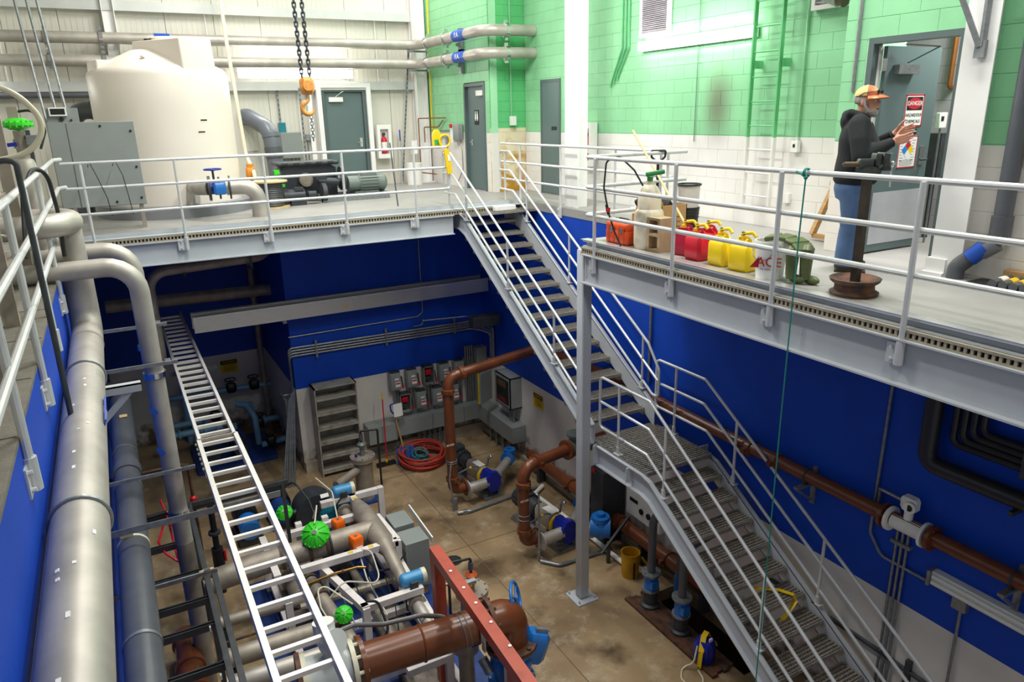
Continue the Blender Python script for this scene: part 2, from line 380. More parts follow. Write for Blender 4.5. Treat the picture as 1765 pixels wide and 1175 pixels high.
# ---- painted block walls: courses of concrete blocks, white below 1.2 m and green above
BLK = banded('green_block_paint', 1.19, 'E8E6E2', '90CF9F', .42, smudge=((7.82, 8.2, 1.62), (.5, .42, .75), '6A5E50'))
BLK2 = banded('green_block_paint_room', 1.19, 'E8E4DE', '90CF9F', .42)
BLK3 = banded('stained_block_paint', 1.28, 'E6DBBC', '62C07C', .42, 'B98A2E', (-.3, 1.6))
JNT = banded('block_joint', 1.19, 'E2DFDA', 'A6E0B4', .5); JNT3 = banded('block_joint_stained', 1.28, 'C4AC7C', '55B56E', .5)
def blocks(wall, m, along, a0, a1, fixed, z1, holes=(), nmax=300, L=.4, H=.2, sgn=-1):
    """courses of blocks on a wall face; alike blocks share one mesh"""
    protos = {}; n = 0; stuff = G()
    rows = int(math.ceil(z1/H))
    for r in range(rows):
        c = a1 + (L/2 if r % 2 else 0)
        while c > a0:
            hi = min(c, a1); lo = max(c-L, a0); c -= L
            if hi-lo < .03: continue
            mid = (lo+hi)/2; zz = r*H
            skip = False; cutlo, cuthi = lo, hi
            for (h0, h1, hz0, hz1) in holes:
                if zz+H/2 > hz0 and zz+H/2 < hz1 and hi > h0 and lo < h1:
                    if lo >= h0 and hi <= h1: skip = True
                    elif lo < h0: cuthi = h0
                    else: cutlo = h1
            if skip or cuthi-cutlo < .02: continue
            Lk = round(cuthi-cutlo, 3); mid = (cutlo+cuthi)/2; n += 1
            hl, hh, d, k = Lk/2-.001, H/2-.001, .005, .0025
            g = G() if n <= nmax else stuff
            if n <= nmax:
                if Lk not in protos:
                    if along == 'y': vs = [(0, -hl, -hh), (0, hl, -hh), (0, hl, hh), (0, -hl, hh)]; off = Vector((sgn*d, 0, 0))
                    else: vs = [(-hl, 0, -hh), (hl, 0, -hh), (hl, 0, hh), (-hl, 0, hh)]; off = Vector((0, -d, 0))
                    ins = [Vector(v)*1 for v in vs]
                    v2 = [Vector((v.x*(1-k/hl) if along == 'x' else 0, v.y*(1-k/hl) if along == 'y' else 0, v.z*(1-k/hh)))+off for v in ins]
                    me = bpy.data.meshes.new('concrete_block'); me.from_pydata([tuple(v) for v in ins+v2], [], [(4,5,6,7),(0,1,5,4),(1,2,6,5),(2,3,7,6),(3,0,4,7)]); me.update(); me.materials.append(m); protos[Lk] = me
                o = bpy.data.objects.new('concrete_block', protos[Lk]); COL.objects.link(o); o.parent = wall
                o.location = (fixed, mid, zz+H/2) if along == 'y' else (mid, fixed, zz+H/2)
            else:
                if along == 'y': g.bx(min(fixed, fixed+sgn*d), max(fixed, fixed+sgn*d), mid-hl, mid+hl, zz+.004, zz+H-.004)
                else: g.bx(mid-hl, mid+hl, fixed-d, fixed, zz+.004, zz+H-.004)
    if stuff.v: stuff.put('upper_blocks', m, wall, kind='stuff')
wr = G().bx(7.85, 8.0, 5.5, 13.75, -.1, 6).put('wall_right_upper', JNT, kind='structure', label='green over white painted block wall on the right')
blocks(wr, BLK, 'y', 5.5, 13.75, 7.85, 6, holes=((12.4, 13.08, 0, 2.2),))
wr2 = G().bx(7.05, 7.2, 13.75, 14.0, -.1, 6).bx(7.05, 7.2, 15.0, 17.25, -.1, 6).bx(7.05, 7.2, 14, 15, 2.2, 6).put('wall_room_side', JNT, kind='structure', label='green block wall with the restroom door')
blocks(wr2, BLK2, 'y', 13.75, 17.2, 7.05, 6, holes=((13.97, 15.03, 0, 2.2),))
wr3 = G().bx(7.05, 8.5, 13.77, 13.9, -.1, 6).put('wall_room_front', JNT3, kind='structure', label='deep green block wall with a rusty stain near the floor')
blocks(wr3, BLK3, 'x', 7.03, 8.4, 13.77, 6)
wr4 = G().bx(7.05, 7.2, 1.5, 4.25, -.1, 6).bx(7.05, 7.2, 5.25, 5.55, -.1, 6).bx(7.05, 7.2, 4.25, 5.25, 2.2, 6).bx(7.2, 7.9, 5.45, 5.55, -.1, 6).put('wall_block_right', JNT, kind='structure', label='green block wall around the open chemical room door')
blocks(wr4, BLK2, 'y', 1.5, 5.55, 7.05, 6, holes=((4.22, 5.28, 0, 2.2),))
# chemical room seen through the open door
cr = G().bx(9.2, 9.35, 2, 7.0, -.1, 3.4).bx(7.2, 9.35, 1.9, 2.0, -.1, 3.4).bx(8.0, 9.35, 7.0, 7.1, -.1, 3.4).bx(7.2, 9.35, 2, 7, 3.4, 3.5).put('wall_chemical_room', mat('grey_joint', '6F6C6E', .8, 0, .05), kind='structure', label='grey block wall inside the chemical room')
blocks(cr, mat('grey_block', '9B979A', .7, 0, .06, 3, bump=.2, bscale=60), 'y', 4.4, 6.8, 9.2, 3.2)
# ---- white steel columns
def icolumn(cx, cy, flx, fly, label, top=6, along='y'):
    """I-section: flanges face +-x (along='y' web runs in x)"""
    g = G(); t = .016
    g.bx(cx-flx/2, cx-flx/2+t, cy-fly/2, cy+fly/2, 0, top).bx(cx+flx/2-t, cx+flx/2, cy-fly/2, cy+fly/2, 0, top).bx(cx-flx/2, cx+flx/2, cy-.01, cy+.01, 0, top)
    g.bx(cx-flx/2-.05, cx+flx/2+.05, cy-fly/2-.04, cy+fly/2+.04, 0, .025)
    return g.put('column', WCOL, kind='structure', label=label)
G().bx(7.0, 7.22, 10.56, 10.8, 0, 6).bx(6.96, 7.0, 10.48, 10.86, 0, 6).put('column_middle', WCOL, kind='structure', label='white column in front of the green wall')
g = G(); g.prism([(0, 0), (.34, 0), (.62, 6), (0, 6)], (6.83, 4.0, 0), (1, 0, 0), (0, 0, 1), (0, .012, 0))
g.bx(6.815, 6.83, 3.86, 4.15, 0, 6).bx(6.76, 7.03, 3.99, 4.2, 0, .03)
g.bx(6.79, 7.03, 3.99, 4.18, .03, .16)
g.put('column_right', WCOL, kind='structure', label='white steel column beside the open door')
icolumn(6.86, 17.05, .28, .3, 'white corner column of the back wall')
icolumn(.55, 17.09, .22, .26, 'white column of the back wall behind the tank')
# ================================================================ STEEL: girders, grating edges, rails, stairs
def girder(name, label, p, q, ztop, depth, face):
    """channel girder along p-q (same x or y); face = outward unit vector"""
    p, q, f = Vector(p), Vector(q), Vector(face); d = (q-p).normalized()
    t = thing(name, label, 'steel beam', (p.x, p.y, ztop-depth))
    def slab(o0, o1, z0, z1):
        a = p+f*o0; b_ = q+f*o1
        return (min(a.x, b_.x), max(a.x, b_.x), min(a.y, b_.y), max(a.y, b_.y), z0, z1)
    G().bx(*slab(-.03, -.018, ztop-depth, ztop)).put('web', STEEL, t)
    G().bx(*slab(-.12, .05, ztop-.014, ztop)).put('top_flange', STEEL, t)
    G().bx(*slab(-.12, .05, ztop-depth, ztop-depth+.016)).put('bottom_flange', STEEL, t)
    return t
GE = mat('grating_edge_beige', 'A59C8A', .5, .2, .15, 14)
def grating_edge(par, p, q, z0, z1, face, pitch=.049):
    """band of bar ends: beige strips with tall dark gaps between"""
    p, q, f = Vector(p), Vector(q), Vector(face); d = (q-p); n = int(d.length/pitch); d.normalize(); g = G()
    g.bar(p+f*.0+Vector((0, 0, z1-.012)), q+Vector((0, 0, z1-.012)), .03, .022)
    g.bar(p+Vector((0, 0, z0+.008)), q+Vector((0, 0, z0+.008)), .03, .016)
    for i in range(n+1):
        c = p+d*(i*pitch); g.bar(c+Vector((0, 0, z0+.01)), c+Vector((0, 0, z1-.01)), .02, .022, up=d)
    g.put('grating_edge', GE, par, kind='stuff')
    G().bar(p-f*.05+Vector((0, 0, (z0+z1)/2)), q-f*.05+Vector((0, 0, (z0+z1)/2)), .02, z1-z0).put('grating_core', DARK, par)
# right balcony
gb = girder('balcony_girder', 'long pale grey girder under the right balcony', (5.22, -1, 0), (5.22, 7.7, 0), -.17, .38, (-1, 0, 0))
grating_edge(gb, (5.22, -1, 0), (5.22, 7.75, 0), -.17, -.09, (-1, 0, 0))
g = G().bx(5.24, 5.36, -1, 7.75, -.09, -.075).bx(5.30, 5.36, -1, 7.75, -.075, -.012).bx(5.24, 5.31, -1, 7.75, -.02, -.008)
g.put('edge_angle', STEEL, gb)
G().bx(5.24, 5.36, -1, 7.8, -.008, .002).put('edge_strip', ALU, gb)
G().bx(5.3, 6.82, 7.72, 7.74, -.55, -.17).bx(5.3, 6.82, 7.68, 7.8, -.17, -.155).put('end_beam', STEEL, gb)
# platform girder
gp = girder('platform_girder', 'pale grey girder along the front edge of the back platform', (-.62, 11.93, 0), (5.3, 11.93, 0), -.13, .34, (0, -1, 0))
grating_edge(gp, (-.62, 11.93, 0), (6.5, 11.93, 0), -.13, -.05, (0, -1, 0))
G().bx(-.62, 6.82, 12.0, 12.18, -.06, -.05).bx(-.62, 6.82, 12.18, 12.2, -.06, .01).put('edge_angle', STEEL, gp)
G().bx(-.62, 6.82, 12.18, 12.25, .01, .018).put('edge_strip', ALU, gp)
# the landing plate at the stair head and its aluminium block
g = G().bx(5.42, 6.83, 11.55, 12.0, -.14, -.12)
for i in range(14): g.bx(5.45, 6.8, 11.56+i*.03, 11.566+i*.03, -.12, -.108)
g.put('stair_head_plate', GRATE, None, 'grey grating plate at the head of the stairs', 'plate')
G().box((6.25, 11.78, -.065), (.42, .12, .085)).put('aluminium_block', WCOL, None, 'white extrusion offcut lying on the stair head plate', 'offcut', bevel=.01)
# tall post under the balcony corner
t = thing('support_post', 'tall pale grey square post from pit floor to balcony corner', 'post', (5.29, 7.75, F))
G().box((5.29, 7.78, (F-.1)/2-.0), (.15, .15, -F-.17), chamfer=.012).put('shaft', STEEL, t)
g = G().box((5.29, 7.78, F+.012), (.36, .36, .024))
for a in (-.14, .14):
    for c in (-.14, .14): g.cyl((5.29+a, 7.78+c, F+.02), (5.29+a, 7.78+c, F+.07), .014, n=6)
g.put('base_plate', STEEL, t)
g = G().box((5.29, 7.66, -.34), (.12, .02, .3))
for k in range(4): g.cyl((5.29, 7.64, -.23-k*.075), (5.29, 7.67, -.23-k*.075), .016, n=6)
g.put('connection_plate', STEEL, t)

def railing(name, label, path, posts, zr=(1.04, .7, .34), r=.0215, zb=-.26, face=None, fil=.09, brackets=True, group=None, closed_ends=False):
    t = thing(name, label, 'railing', (posts[0][0], posts[0][1], zb))
    for i, z in enumerate(zr):
        G().tube([(x, y, z) for x, y in path], r, 10, fil).put('top_rail' if i == 0 else 'mid_rail', RAIL, t)
    for (x, y) in posts:
        g = G().cyl((x, y, zb), (x, y, zr[0]-.01), r*.95, n=10)
        p = g.put('post', RAIL, t)
        if brackets and face:
            f = Vector(face); s = f.cross(Vector((0, 0, 1)))
            b_ = G().cyl((x, y, zb-.02), (x, y, zb+.17), r*1.45, n=10); c = Vector((x, y, zb+.06))+s*.075-f*.015
            b_.box(c, (.09 if abs(s.x) else .012, .09 if abs(s.y) else .012, .17))
            for dz in (-.05, .05): b_.cyl(c+Vector((0, 0, dz)), c+f*.03+Vector((0, 0, dz)), .014, n=6)
            b_.put('bracket', RAIL, p)
    return t
# back platform railing (runs back along the left walkway too)
XL = -.6
railing('platform_railing', 'aluminium three-rail guard along the back platform edge', [(-.52, 11.88), (5.2, 11.88)],
        [(-.28, 11.88), (.91, 11.88), (2.15, 11.88), (3.37, 11.88), (4.6, 11.88)], face=(0, -1, 0), zb=-.26)
g = G().tube([(5.15, 11.88, .70), (5.24, 11.88, .70), (5.24, 11.88, .34), (5.15, 11.88, .34)], .0215, 10, .06)
ra = [o for o in COL.objects if o.name == 'platform_railing'][0]
g.put('end_loop', RAIL, ra)
railing('walkway_railing', 'weathered guard rail along the left walkway beside the camera', [(XL+.02, 1.5), (XL+.02, 11.7), (XL+.1, 11.88)],
        [(XL, 4.35), (XL, 5.75), (XL, 7.2), (XL, 8.7), (XL, 10.2)], zr=(1.1, .73, .36), face=(1, 0, 0), r=.026, zb=-.3)
railing('balcony_railing', 'long aluminium guard rail along the right balcony edge', [(6.83, 7.66), (5.22, 7.66), (5.22, .6)],
        [(5.2, 7.44), (5.2, 5.98), (5.2, 4.6), (5.2, 3.3), (5.2, 1.9)], zr=(1.03, .67, .33), face=(-1, 0, 0), r=.024, zb=-.36, fil=.06)
t = railing('balcony_end_railing', 'short double-post guard rail closing the far end of balcony', [(6.84, 7.78), (6.0, 7.78)], [(6.5, 7.78), (6.62, 7.78)], zr=(1.03, .67, .33), zb=-.1, brackets=False)
railing('wall_top_railing', 'aluminium guard rail on top of the blue wall beyond the balcony', [(6.8, 12.9), (6.8, 7.9)],
        [(6.8, 12.15), (6.8, 10.75), (6.8, 9.2)], zr=(1.02, .68, .36), face=(-1, 0, 0), zb=-.16)

# ---- staircase
st = thing('staircase', 'grey steel staircase with grating treads dropping in two flights into the pit', 'staircase', (6.05, 2.9, F))
XS0, XS1 = 5.47, 6.545
def stringer(x0, x1, top, name='stringer'):
    """channel side following (y,z) top line; depth .3"""
    g = G(); t_ = .012; dep = .3
    def pl(off): return [(y, z-off) for y, z in top]
    xa = x0 if x1 > x0 else x0
    poly = top+list(reversed(pl(dep)))
    g.prism(poly, (x0, 0, 0), (0, 1, 0), (0, 0, 1), (t_ if x1 > x0 else -t_, 0, 0))
    dx = x1-x0
    for a, b_ in zip(top[:-1], top[1:]):
        for off in (0, dep-.014):
            g.prism([(a[0], a[1]-off), (b_[0], b_[1]-off), (b_[0], b_[1]-off-.014), (a[0], a[1]-off-.014)], (x0, 0, 0), (0, 1, 0), (0, 0, 1), (dx, 0, 0))
    return g
NU, NL = 14, 13
upn = [(11.85-.297*i, -.30-.1835*i) for i in range(NU)]
lown = [(6.36-.29*i, -3.07-.1835*i) for i in range(NL)]
LZ = -2.88
sl = .1835/.297
upl = [(12.3, -.09), (11.95, -.10), (11.72, -.17), (7.75, -.17-sl*3.97)]
sl2 = .1835/.29
lowl = [(7.72, LZ-.03), (6.66, LZ-.03), (6.5, LZ-.07), (2.9, LZ-.07-sl2*3.6)]
for top in (upl, lowl):
    xa = XS0 if top is upl else XS0+.02; xb = XS1-.02 if top is upl else XS1+.0
    stringer(xa, xa-.07, top).put('stringer', STEEL, st, smooth=12)
    stringer(xb, xb+.07, top).put('stringer', STEEL, st, smooth=12)
def tread_mesh(x0, x1, depth, nb):
    g = G(); h = .03; s = depth/nb
    for i in range(nb):
        y = -depth+(i+.5)*s
        g.bx(x0, x1, y-.0105, y+.0105, -h, 0)
    n = int((x1-x0)/.04)
    for i in range(n+1):
        x = x0+(x1-x0)*i/n; g.bx(x-.004, x+.004, -depth, 0, -.016, -.006)
        for k in range(nb):
            y = -depth+(k+.5)*s; g.bx(x-.010, x+.010, y-.009, y+.009, 0, .004)
    g.bx(x0, x1, -.0, .014, -.045, .004)
    for x in (x0, x1): g.bx(x-.006, x+.006, -depth, .006, -.11, .0)
    return g
def build_treads(ns, x0, x1):
    g = tread_mesh(x0, x1, .285, 6); g.v = [(x, -y, z) for x, y, z in g.v]; g.f = [tuple(reversed(f)) for f in g.f]
    me = None
    for i, (y, z) in enumerate(ns):
        if me is None:
            o = g.put('tread', GRATE, st); me = o.data
            for v in me.vertices: v.co += st.location
        else:
            o = bpy.data.objects.new('tread', me); COL.objects.link(o); o.parent = st
        o.location = Vector((0, y-.006, z))-st.location
build_treads(upn, XS0+.01, XS1-.03)
build_treads(lown, XS0+.03, XS1-.02)
for k in range(3):                                            # landing: three grating panels
    y0 = 6.6+k*.42; g = G(); x0, x1 = XS0-.0, XS1+.03
    for i in range(9): g.bx(x0, x1, y0+.012+i*.0455, y0+.033+i*.0455, LZ-.03, LZ)
    for i in range(28):
        xx = x0+(x1-x0)*i/27; g.bx(xx-.004, xx+.004, y0, y0+.41, LZ-.016, LZ-.006)
        for k in range(9): g.bx(xx-.01, xx+.01, y0+.014+k*.0455, y0+.031+k*.0455, LZ, LZ+.004)
    g.bx(x0, x1, y0-.004, y0+.006, LZ-.05, LZ+.002)
    g.put('landing_panel', GRATE, st)
G().bx(5.38, 6.8, 7.66, 7.68, LZ-.3, LZ-.03).put('landing_beam', STEEL, st); G().bx(5.38, 6.8, 6.9, 6.92, LZ-.25, LZ-.04).put('landing_beam', STEEL, st)
def stair_rail(label, x, lines, posts, r=.02):
    t = bpy.data.objects.new('handrail', None); COL.objects.link(t); t.parent = st; t.empty_display_size = .1
    for i, ln in enumerate(lines):
        G().tube([(x, y, z) for y, z in ln], r, 10, .07).put('top_rail' if i == 0 else 'mid_rail', RAIL, t)
    for (y, z0, z1) in posts:
        cand = [p[1]+(q[1]-p[1])*(y-p[0])/(q[0]-p[0]) for p, q in zip(lines[0][:-1], lines[0][1:]) if abs(p[0]-q[0]) > .01 and min(p[0], q[0]) <= y <= max(p[0], q[0])]
        if cand: z1 = max(cand)-.01
        G().cyl((x, y, z0), (x, y, z1), r*.95, n=10).cyl((x, y, z0), (x, y, z0+.1), r*1.4, n=10).bx(x-.04, x+.04, y-.06, y+.06, z0-.008, z0+.006).put('post', RAIL, t)
s_ = sl
def up(y, h): return -.17-s_*(11.72-y)+h
def lo(y, h): return LZ-.07-sl2*(6.5-y)+h
x = 5.42
stair_rail('left handrail of the upper stair flight with looped top', x,
    [[(12.55, .21), (12.55, .91), (12.2, .91), (7.95, up(7.95, .80)), ],
     [(12.55, .56), (12.15, .56), (7.95, up(7.95, .47))],
     [(12.55, .21), (12.05, .21), (7.95, up(7.95, .15))]],
    [(12.35, -.12, .9), (11.62, -.2, up(11.62, .80)), (10.15, up(10.15, 0), up(10.15, .80)), (8.75, up(8.75, 0), up(8.75, .80))])
x = 6.56
stair_rail('right handrail of the upper stair flight beside the blue wall', x,
    [[(12.5, .21), (12.5, .9), (12.12, .9), (7.98, up(7.98, .80)), (7.72, up(7.72, .62)), (7.72, up(7.72, .2)), (7.86, up(7.86, .12)), (12.0, .2), (12.5, .21)],
     [(12.5, .56), (12.1, .56), (7.74, up(7.74, .44))]],
    [(12.3, -.12, .9), (11.5, up(11.5, 0), up(11.5, .80)), (10.1, up(10.1, 0), up(10.1, .80)), (8.1, up(8.1, 0), up(8.1, .80))])
x = 5.5
stair_rail('left handrail of the lower stair flight nearest the post', x,
    [[(7.1, LZ+.24), (7.68, LZ+.24), (7.68, LZ+.98), (6.62, LZ+.98), (3.0, lo(3.0, .86))],
     [(7.66, LZ+.62), (6.62, LZ+.6), (3.0, lo(3.0, .52))],
     [(7.5, LZ+.24), (6.65, LZ+.24), (3.0, lo(3.0, .18))]],
    [(7.25, LZ, LZ+.98), (6.3, lo(6.3, 0), lo(6.3, .86)), (4.62, lo(4.62, 0), lo(4.62, .86)), (3.1, lo(3.1, 0), lo(3.1, .86))])
x = 6.585
stair_rail('right handrail of the lower stair flight along the brown pipe', x,
    [[(7.3, LZ+.28), (7.8, LZ+.28), (7.8, LZ+1.0), (6.8, LZ+1.0), (2.9, lo(2.9, .86))],
     [(7.78, LZ+.65), (6.8, LZ+.65), (2.9, lo(2.9, .52))],
     [(7.5, LZ+.28), (6.72, LZ+.28), (2.9, lo(2.9, .18))]],
    [(7.38, LZ, LZ+1.0), (6.2, lo(6.2, 0), lo(6.2, .86)), (4.75, lo(4.75, 0), lo(4.75, .86)), (3.05, lo(3.05, 0), lo(3.05, .86))])
# yellow strap hanging over a tread
g = G()
yy, zz = lown[5]
pts = [(6.05, yy+.33, zz-.0+.035), (6.28, yy+.16, zz+.03), (6.36, yy-.0, zz+.03), (6.37, yy-.035, zz-.03), (6.2, yy-.05, zz-.16), (6.0, yy-.06, zz-.24)]
for a, b_ in zip(pts[:-1], pts[1:]): g.bar(a, b_, .05, .008)
g.put('tow_strap', YEL, None, 'yellow webbing strap draped over a lower stair tread', 'strap')
# aluminium ladder tray wall beam and long ladder tray
t = thing('cable_tray', 'bright aluminium cable tray crossing the blue wall', 'cable tray', (3.8, 13.9, -2.05))
for y in (13.62, 13.98):
    G().bx(.95, 6.79, y, y+.006, -2.04, -1.75).bx(.95, 6.79, y-.0, y+.03, -1.756, -1.75).bx(.95, 6.79, y, y+.03, -2.046, -2.04).bx(.95, 6.79, y-.012, y, -1.80, -1.785).put('side_rail', ALU, t)
for i in range(19): G().bx(1.1+i*.3, 1.15+i*.3, 13.63, 13.98, -2.03, -2.0).put('rung', ALU, t)
G().box((3.9, 13.612, -1.9), (.12, .012, .2)).put('splice_plate', ALU, t)
G().box((3.68, 13.615, -1.94), (.11, .004, .05)).put('old_label', WOODL, t)
t = thing('ladder_tray', 'long pale aluminium ladder with flat rungs lying level above the pump skid', 'ladder', (.7, 8, -2.3))
for x in (.50, .91):
    G().bx(x-.02, x+.02, 9.15, 16.2, -2.31, -2.21).put('side_rail', TRAYW, t)
    G().bx(x-.025+(-.012 if x < .7 else .012), x+.025+(-.012 if x < .7 else .012), 2.6, 9.15, -2.315, -2.205).put('side_rail', TRAYW, t)
n = 0
y = 2.75
while y < 16.1:
    G().bx(.5, .91, y-.02, y+.02, -2.285, -2.245).put('rung', TRAYW, t); y += .302
g = G().bx(.455, .465, 8.3, 9.3, -2.34, -2.2)
for i in range(6): g.cyl((.44, 8.4+i*.15, -2.27), (.47, 8.4+i*.15, -2.27), .018, n=8)
g.put('splice_plate', CHROME, t)
G().bx(.47, .92, 9.13, 9.16, -2.3, -2.205).put('joint_band', SSD, t)
for y in (12.4, 7.5, 4.0): 
    g = G().bx(-.62, 1.12, y-.02, y+.02, -2.37, -2.32).bx(-.62, 1.12, y-.02, y-.012, -2.32, -2.3)
    g.put('strut_bar', DGREY if y > 12 else GALV, None, {12.4: 'dark strut bar from the wall under far end of the ladder', 7.5: 'strut bar from the wall under middle of the ladder', 4.0: 'strut bar from the wall under near end of the ladder'}[y], 'strut')
# ================================================================ UPPER LEVEL
def door_leaf(par, x0, x1, z1, y, m=DOORM, facing='y'):
    pass
# back steel door
t = thing('door_1', 'slate green steel door in the white panel wall', None, (5.02, 17.1, 0), kind='structure')
g = G().bx(4.52, 4.58, 17.08, 17.25, 0, 2.11).bx(5.46, 5.52, 17.08, 17.25, 0, 2.11).bx(4.52, 5.52, 17.08, 17.25, 2.11, 2.17)
g.put('door_frame', FRAMEM, t)
lf = G().bx(4.585, 5.455, 17.15, 17.2, .01, 2.1).put('door_leaf', DOORM, t)
G().bx(5.34, 5.4, 17.135, 17.15, .9, 1.1).put('lock_plate', CHROME, t); G().tube([(5.37, 17.15, 1.0), (5.37, 17.09, 1.0), (5.26, 17.09, 1.0)], .011, 8).put('door_handle', CHROME, t)
g = G().bx(4.68, 5.0, 17.08, 17.15, 1.9, 2.0); g.bar((4.84, 17.1, 2.01), (4.95, 16.98, 2.1), .02, .008).bar((4.95, 16.98, 2.1), (5.05, 17.12, 2.13), .02, .008)
g.put('door_closer', WP, t)
G().bx(4.4, 4.5, 17.02, 17.22, 0, 2.2).put('trim_1', WCOL, kind='structure'); G().bx(5.54, 5.64, 17.02, 17.22, 0, 2.2).put('trim_2', WCOL, kind='structure')
G().bx(4.4, 5.64, 17.02, 17.22, 2.2, 2.3).put('trim_3', WCOL, kind='structure')
# restroom door in the side wall (x = 7.05)
def side_door(name, label, y0, y1, x, z=2.12):
    t = thing(name, label, None, (x, (y0+y1)/2, 0), kind='structure')
    G().bx(x-.02, x+.12, y0, y0+.06, 0, z).bx(x-.02, x+.12, y1-.06, y1, 0, z).bx(x-.02, x+.12, y0, y1, z, z+.06).put('door_frame', FRAMEM, t)
    return t
t = side_door('door_2', 'slate green restroom door left of the rusty stain', 14.0, 15.0, 7.05)
G().bx(7.1, 7.14, 14.06, 14.94, .01, 2.12).put('door_leaf', DOORM, t)
G().bx(7.03, 7.1, 14.1, 14.4, 1.93, 2.03).put('door_closer', WP, t)
G().bx(7.09, 7.1, 14.74, 14.8, .92, 1.08).tube([(7.1, 14.77, 1.0), (7.04, 14.77, 1.0), (7.04, 14.66, 1.0)], .011, 8).put('door_handle', CHROME, t)
s = G().bx(7.092, 7.1, 14.42, 14.62, 1.35, 1.65).put('restroom_sign', BLACK, t)
g = G()
for yy in (14.565, 14.475):                                            # two white figures
    g.cyl((7.092, yy, 1.605), (7.088, yy, 1.605), .018, n=12); g.prism([(-.03, .46), (.03, .46), (.02, .58), (-.02, .58)], (7.092, yy, 1.0), (0, 1, 0), (0, 0, 1), (-.004, 0, 0)); g.bx(7.088, 7.092, yy-.014, yy+.014, 1.43, 1.47)
g.put('figure_symbol', WHITEINK, s, kind='stuff')
# door in the green wall behind the middle column (x = 7.85)
t = side_door('door_3', 'dark slate door beside the white middle column', 12.38, 13.1, 7.84)
G().bx(7.825, 7.845, 12.44, 13.04, .01, 2.12).put('door_leaf', DOORM, t); G().bx(7.815, 7.825, 12.5, 12.68, 1.24, 1.3).put('door_plate', BLACK, t)
# open chemical room door: frame y 4.25..5.25, leaf swung into the room about the far jamb
t = side_door('door_4', 'open slate door with danger signs beside the man', 4.25, 5.25, 7.05, 2.15)
yl = 5.12
lf = G().bx(7.16, 8.06, yl, yl+.045, .02, 2.13).put('door_leaf', DOORM, t)
G().bx(7.2, 8.03, yl-.004, yl, .1, .66).put('kick_plate', mat('kick_plate', 'C9CCD3', .35, .3, .05), t)
g = G()
for z in (.25, 1.1, 1.95): g.bx(7.1, 7.17, yl-.003, yl+.004, z-.06, z+.06)
g.put('hinge', CHROME, t, kind='stuff')
G().bx(7.12, 7.16, yl+.05, yl+.1, .0, 2.13).put('door_stop', WP, t)
G().bx(7.28, 7.62, yl-.07, yl, 1.86, 1.95).put('door_closer', GALV, t); G().bar((7.45, yl-.04, 1.97), (7.7, yl-.2, 2.12), .025, .01).bar((7.7, yl-.2, 2.12), (7.3, yl-.1, 2.14), .025, .01).put('closer_arm', DGREY, t)
G().bx(7.9, 7.99, yl-.01, yl, .92, 1.12).put('lock_plate', CHROME, t); G().tube([(7.95, yl, .98), (7.95, yl-.07, .98), (7.83, yl-.07, .98)], .012, 8).put('door_handle', DGREY, t)
# signs on the leaf (face -y)
def sign(name, x0, x1, z0, z1, m=WHITEINK, par=t): return G().bx(x0, x1, yl-.006, yl, z0, z1).put(name, m, par)
s = sign('danger_sign', 7.55, 7.86, 1.33, 1.66)
G().bx(7.55, 7.86, yl-.0065, yl-.0058, 1.33, 1.345).bx(7.55, 7.86, yl-.0065, yl-.0058, 1.645, 1.66).bx(7.55, 7.565, yl-.0065, yl-.0058, 1.33, 1.66).bx(7.845, 7.86, yl-.0065, yl-.0058, 1.33, 1.66).put('sign_border', REDINK, s)
G().bx(7.575, 7.835, yl-.0075, yl-.006, 1.5, 1.635).put('sign_panel', INK, s)
G().add([Vector((7.705+.122*math.cos(a), yl-.008, 1.568+.058*math.sin(a))) for a in [2*pi*i/24 for i in range(24)]], [tuple(range(24))]).put('sign_oval', REDINK, s)
text('DANGER', .062, (7.705, yl-.0085, 1.568), (1, 0, 0), (0, 0, 1), WHITEINK, s)
text('HAZARDOUS', .045, (7.705, yl-.0065, 1.45), (1, 0, 0), (0, 0, 1), INK, s); text('CHEMICALS', .045, (7.705, yl-.0065, 1.385), (1, 0, 0), (0, 0, 1), INK, s)
s = sign('name_plate', 7.62, 7.80, 1.255, 1.305, INK); text('CHEMICAL ROOM', .02, (7.71, yl-.0065, 1.28), (1, 0, 0), (0, 0, 1), WHITEINK, s)
s = sign('hazard_sign', 7.53, 7.84, .9, 1.235)
G().bx(7.53, 7.84, yl-.0065, yl-.0058, .9, .912).bx(7.53, 7.84, yl-.0065, yl-.0058, 1.223, 1.235).bx(7.53, 7.542, yl-.0065, yl-.0058, .9, 1.235).bx(7.828, 7.84, yl-.0065, yl-.0058, .9, 1.235).put('sign_border', REDINK, s)
for dx, dz, m, nm in ((0, .05, REDINK, 'red_diamond'), (-.05, 0, mat('hazard_blue', '2E86D6', .5), 'blue_diamond'), (.05, 0, mat('hazard_yellow', 'F2D21A', .5), 'yellow_diamond'), (0, -.05, WHITEINK, 'white_diamond')):
    G().add([Vector((7.685+dx+a, yl-.0075, 1.09+dz+b_)) for a, b_ in ((-.05, 0), (0, -.05), (.05, 0), (0, .05))], [(0, 1, 2, 3)]).put(nm, m, s)
g = G()
for side in (7.56, 7.75):
    for k in range(9): g.bx(side, side+.06-.015*(k % 3), yl-.0066, yl-.006, 1.19-k*.03-.004, 1.19-k*.03)
for k in range(6): g.bx(7.57, 7.8-.03*(k % 2), yl-.0066, yl-.006, .985-k*.012-.003, .985-k*.012)
g.put('small_print', INK, s, kind='stuff')
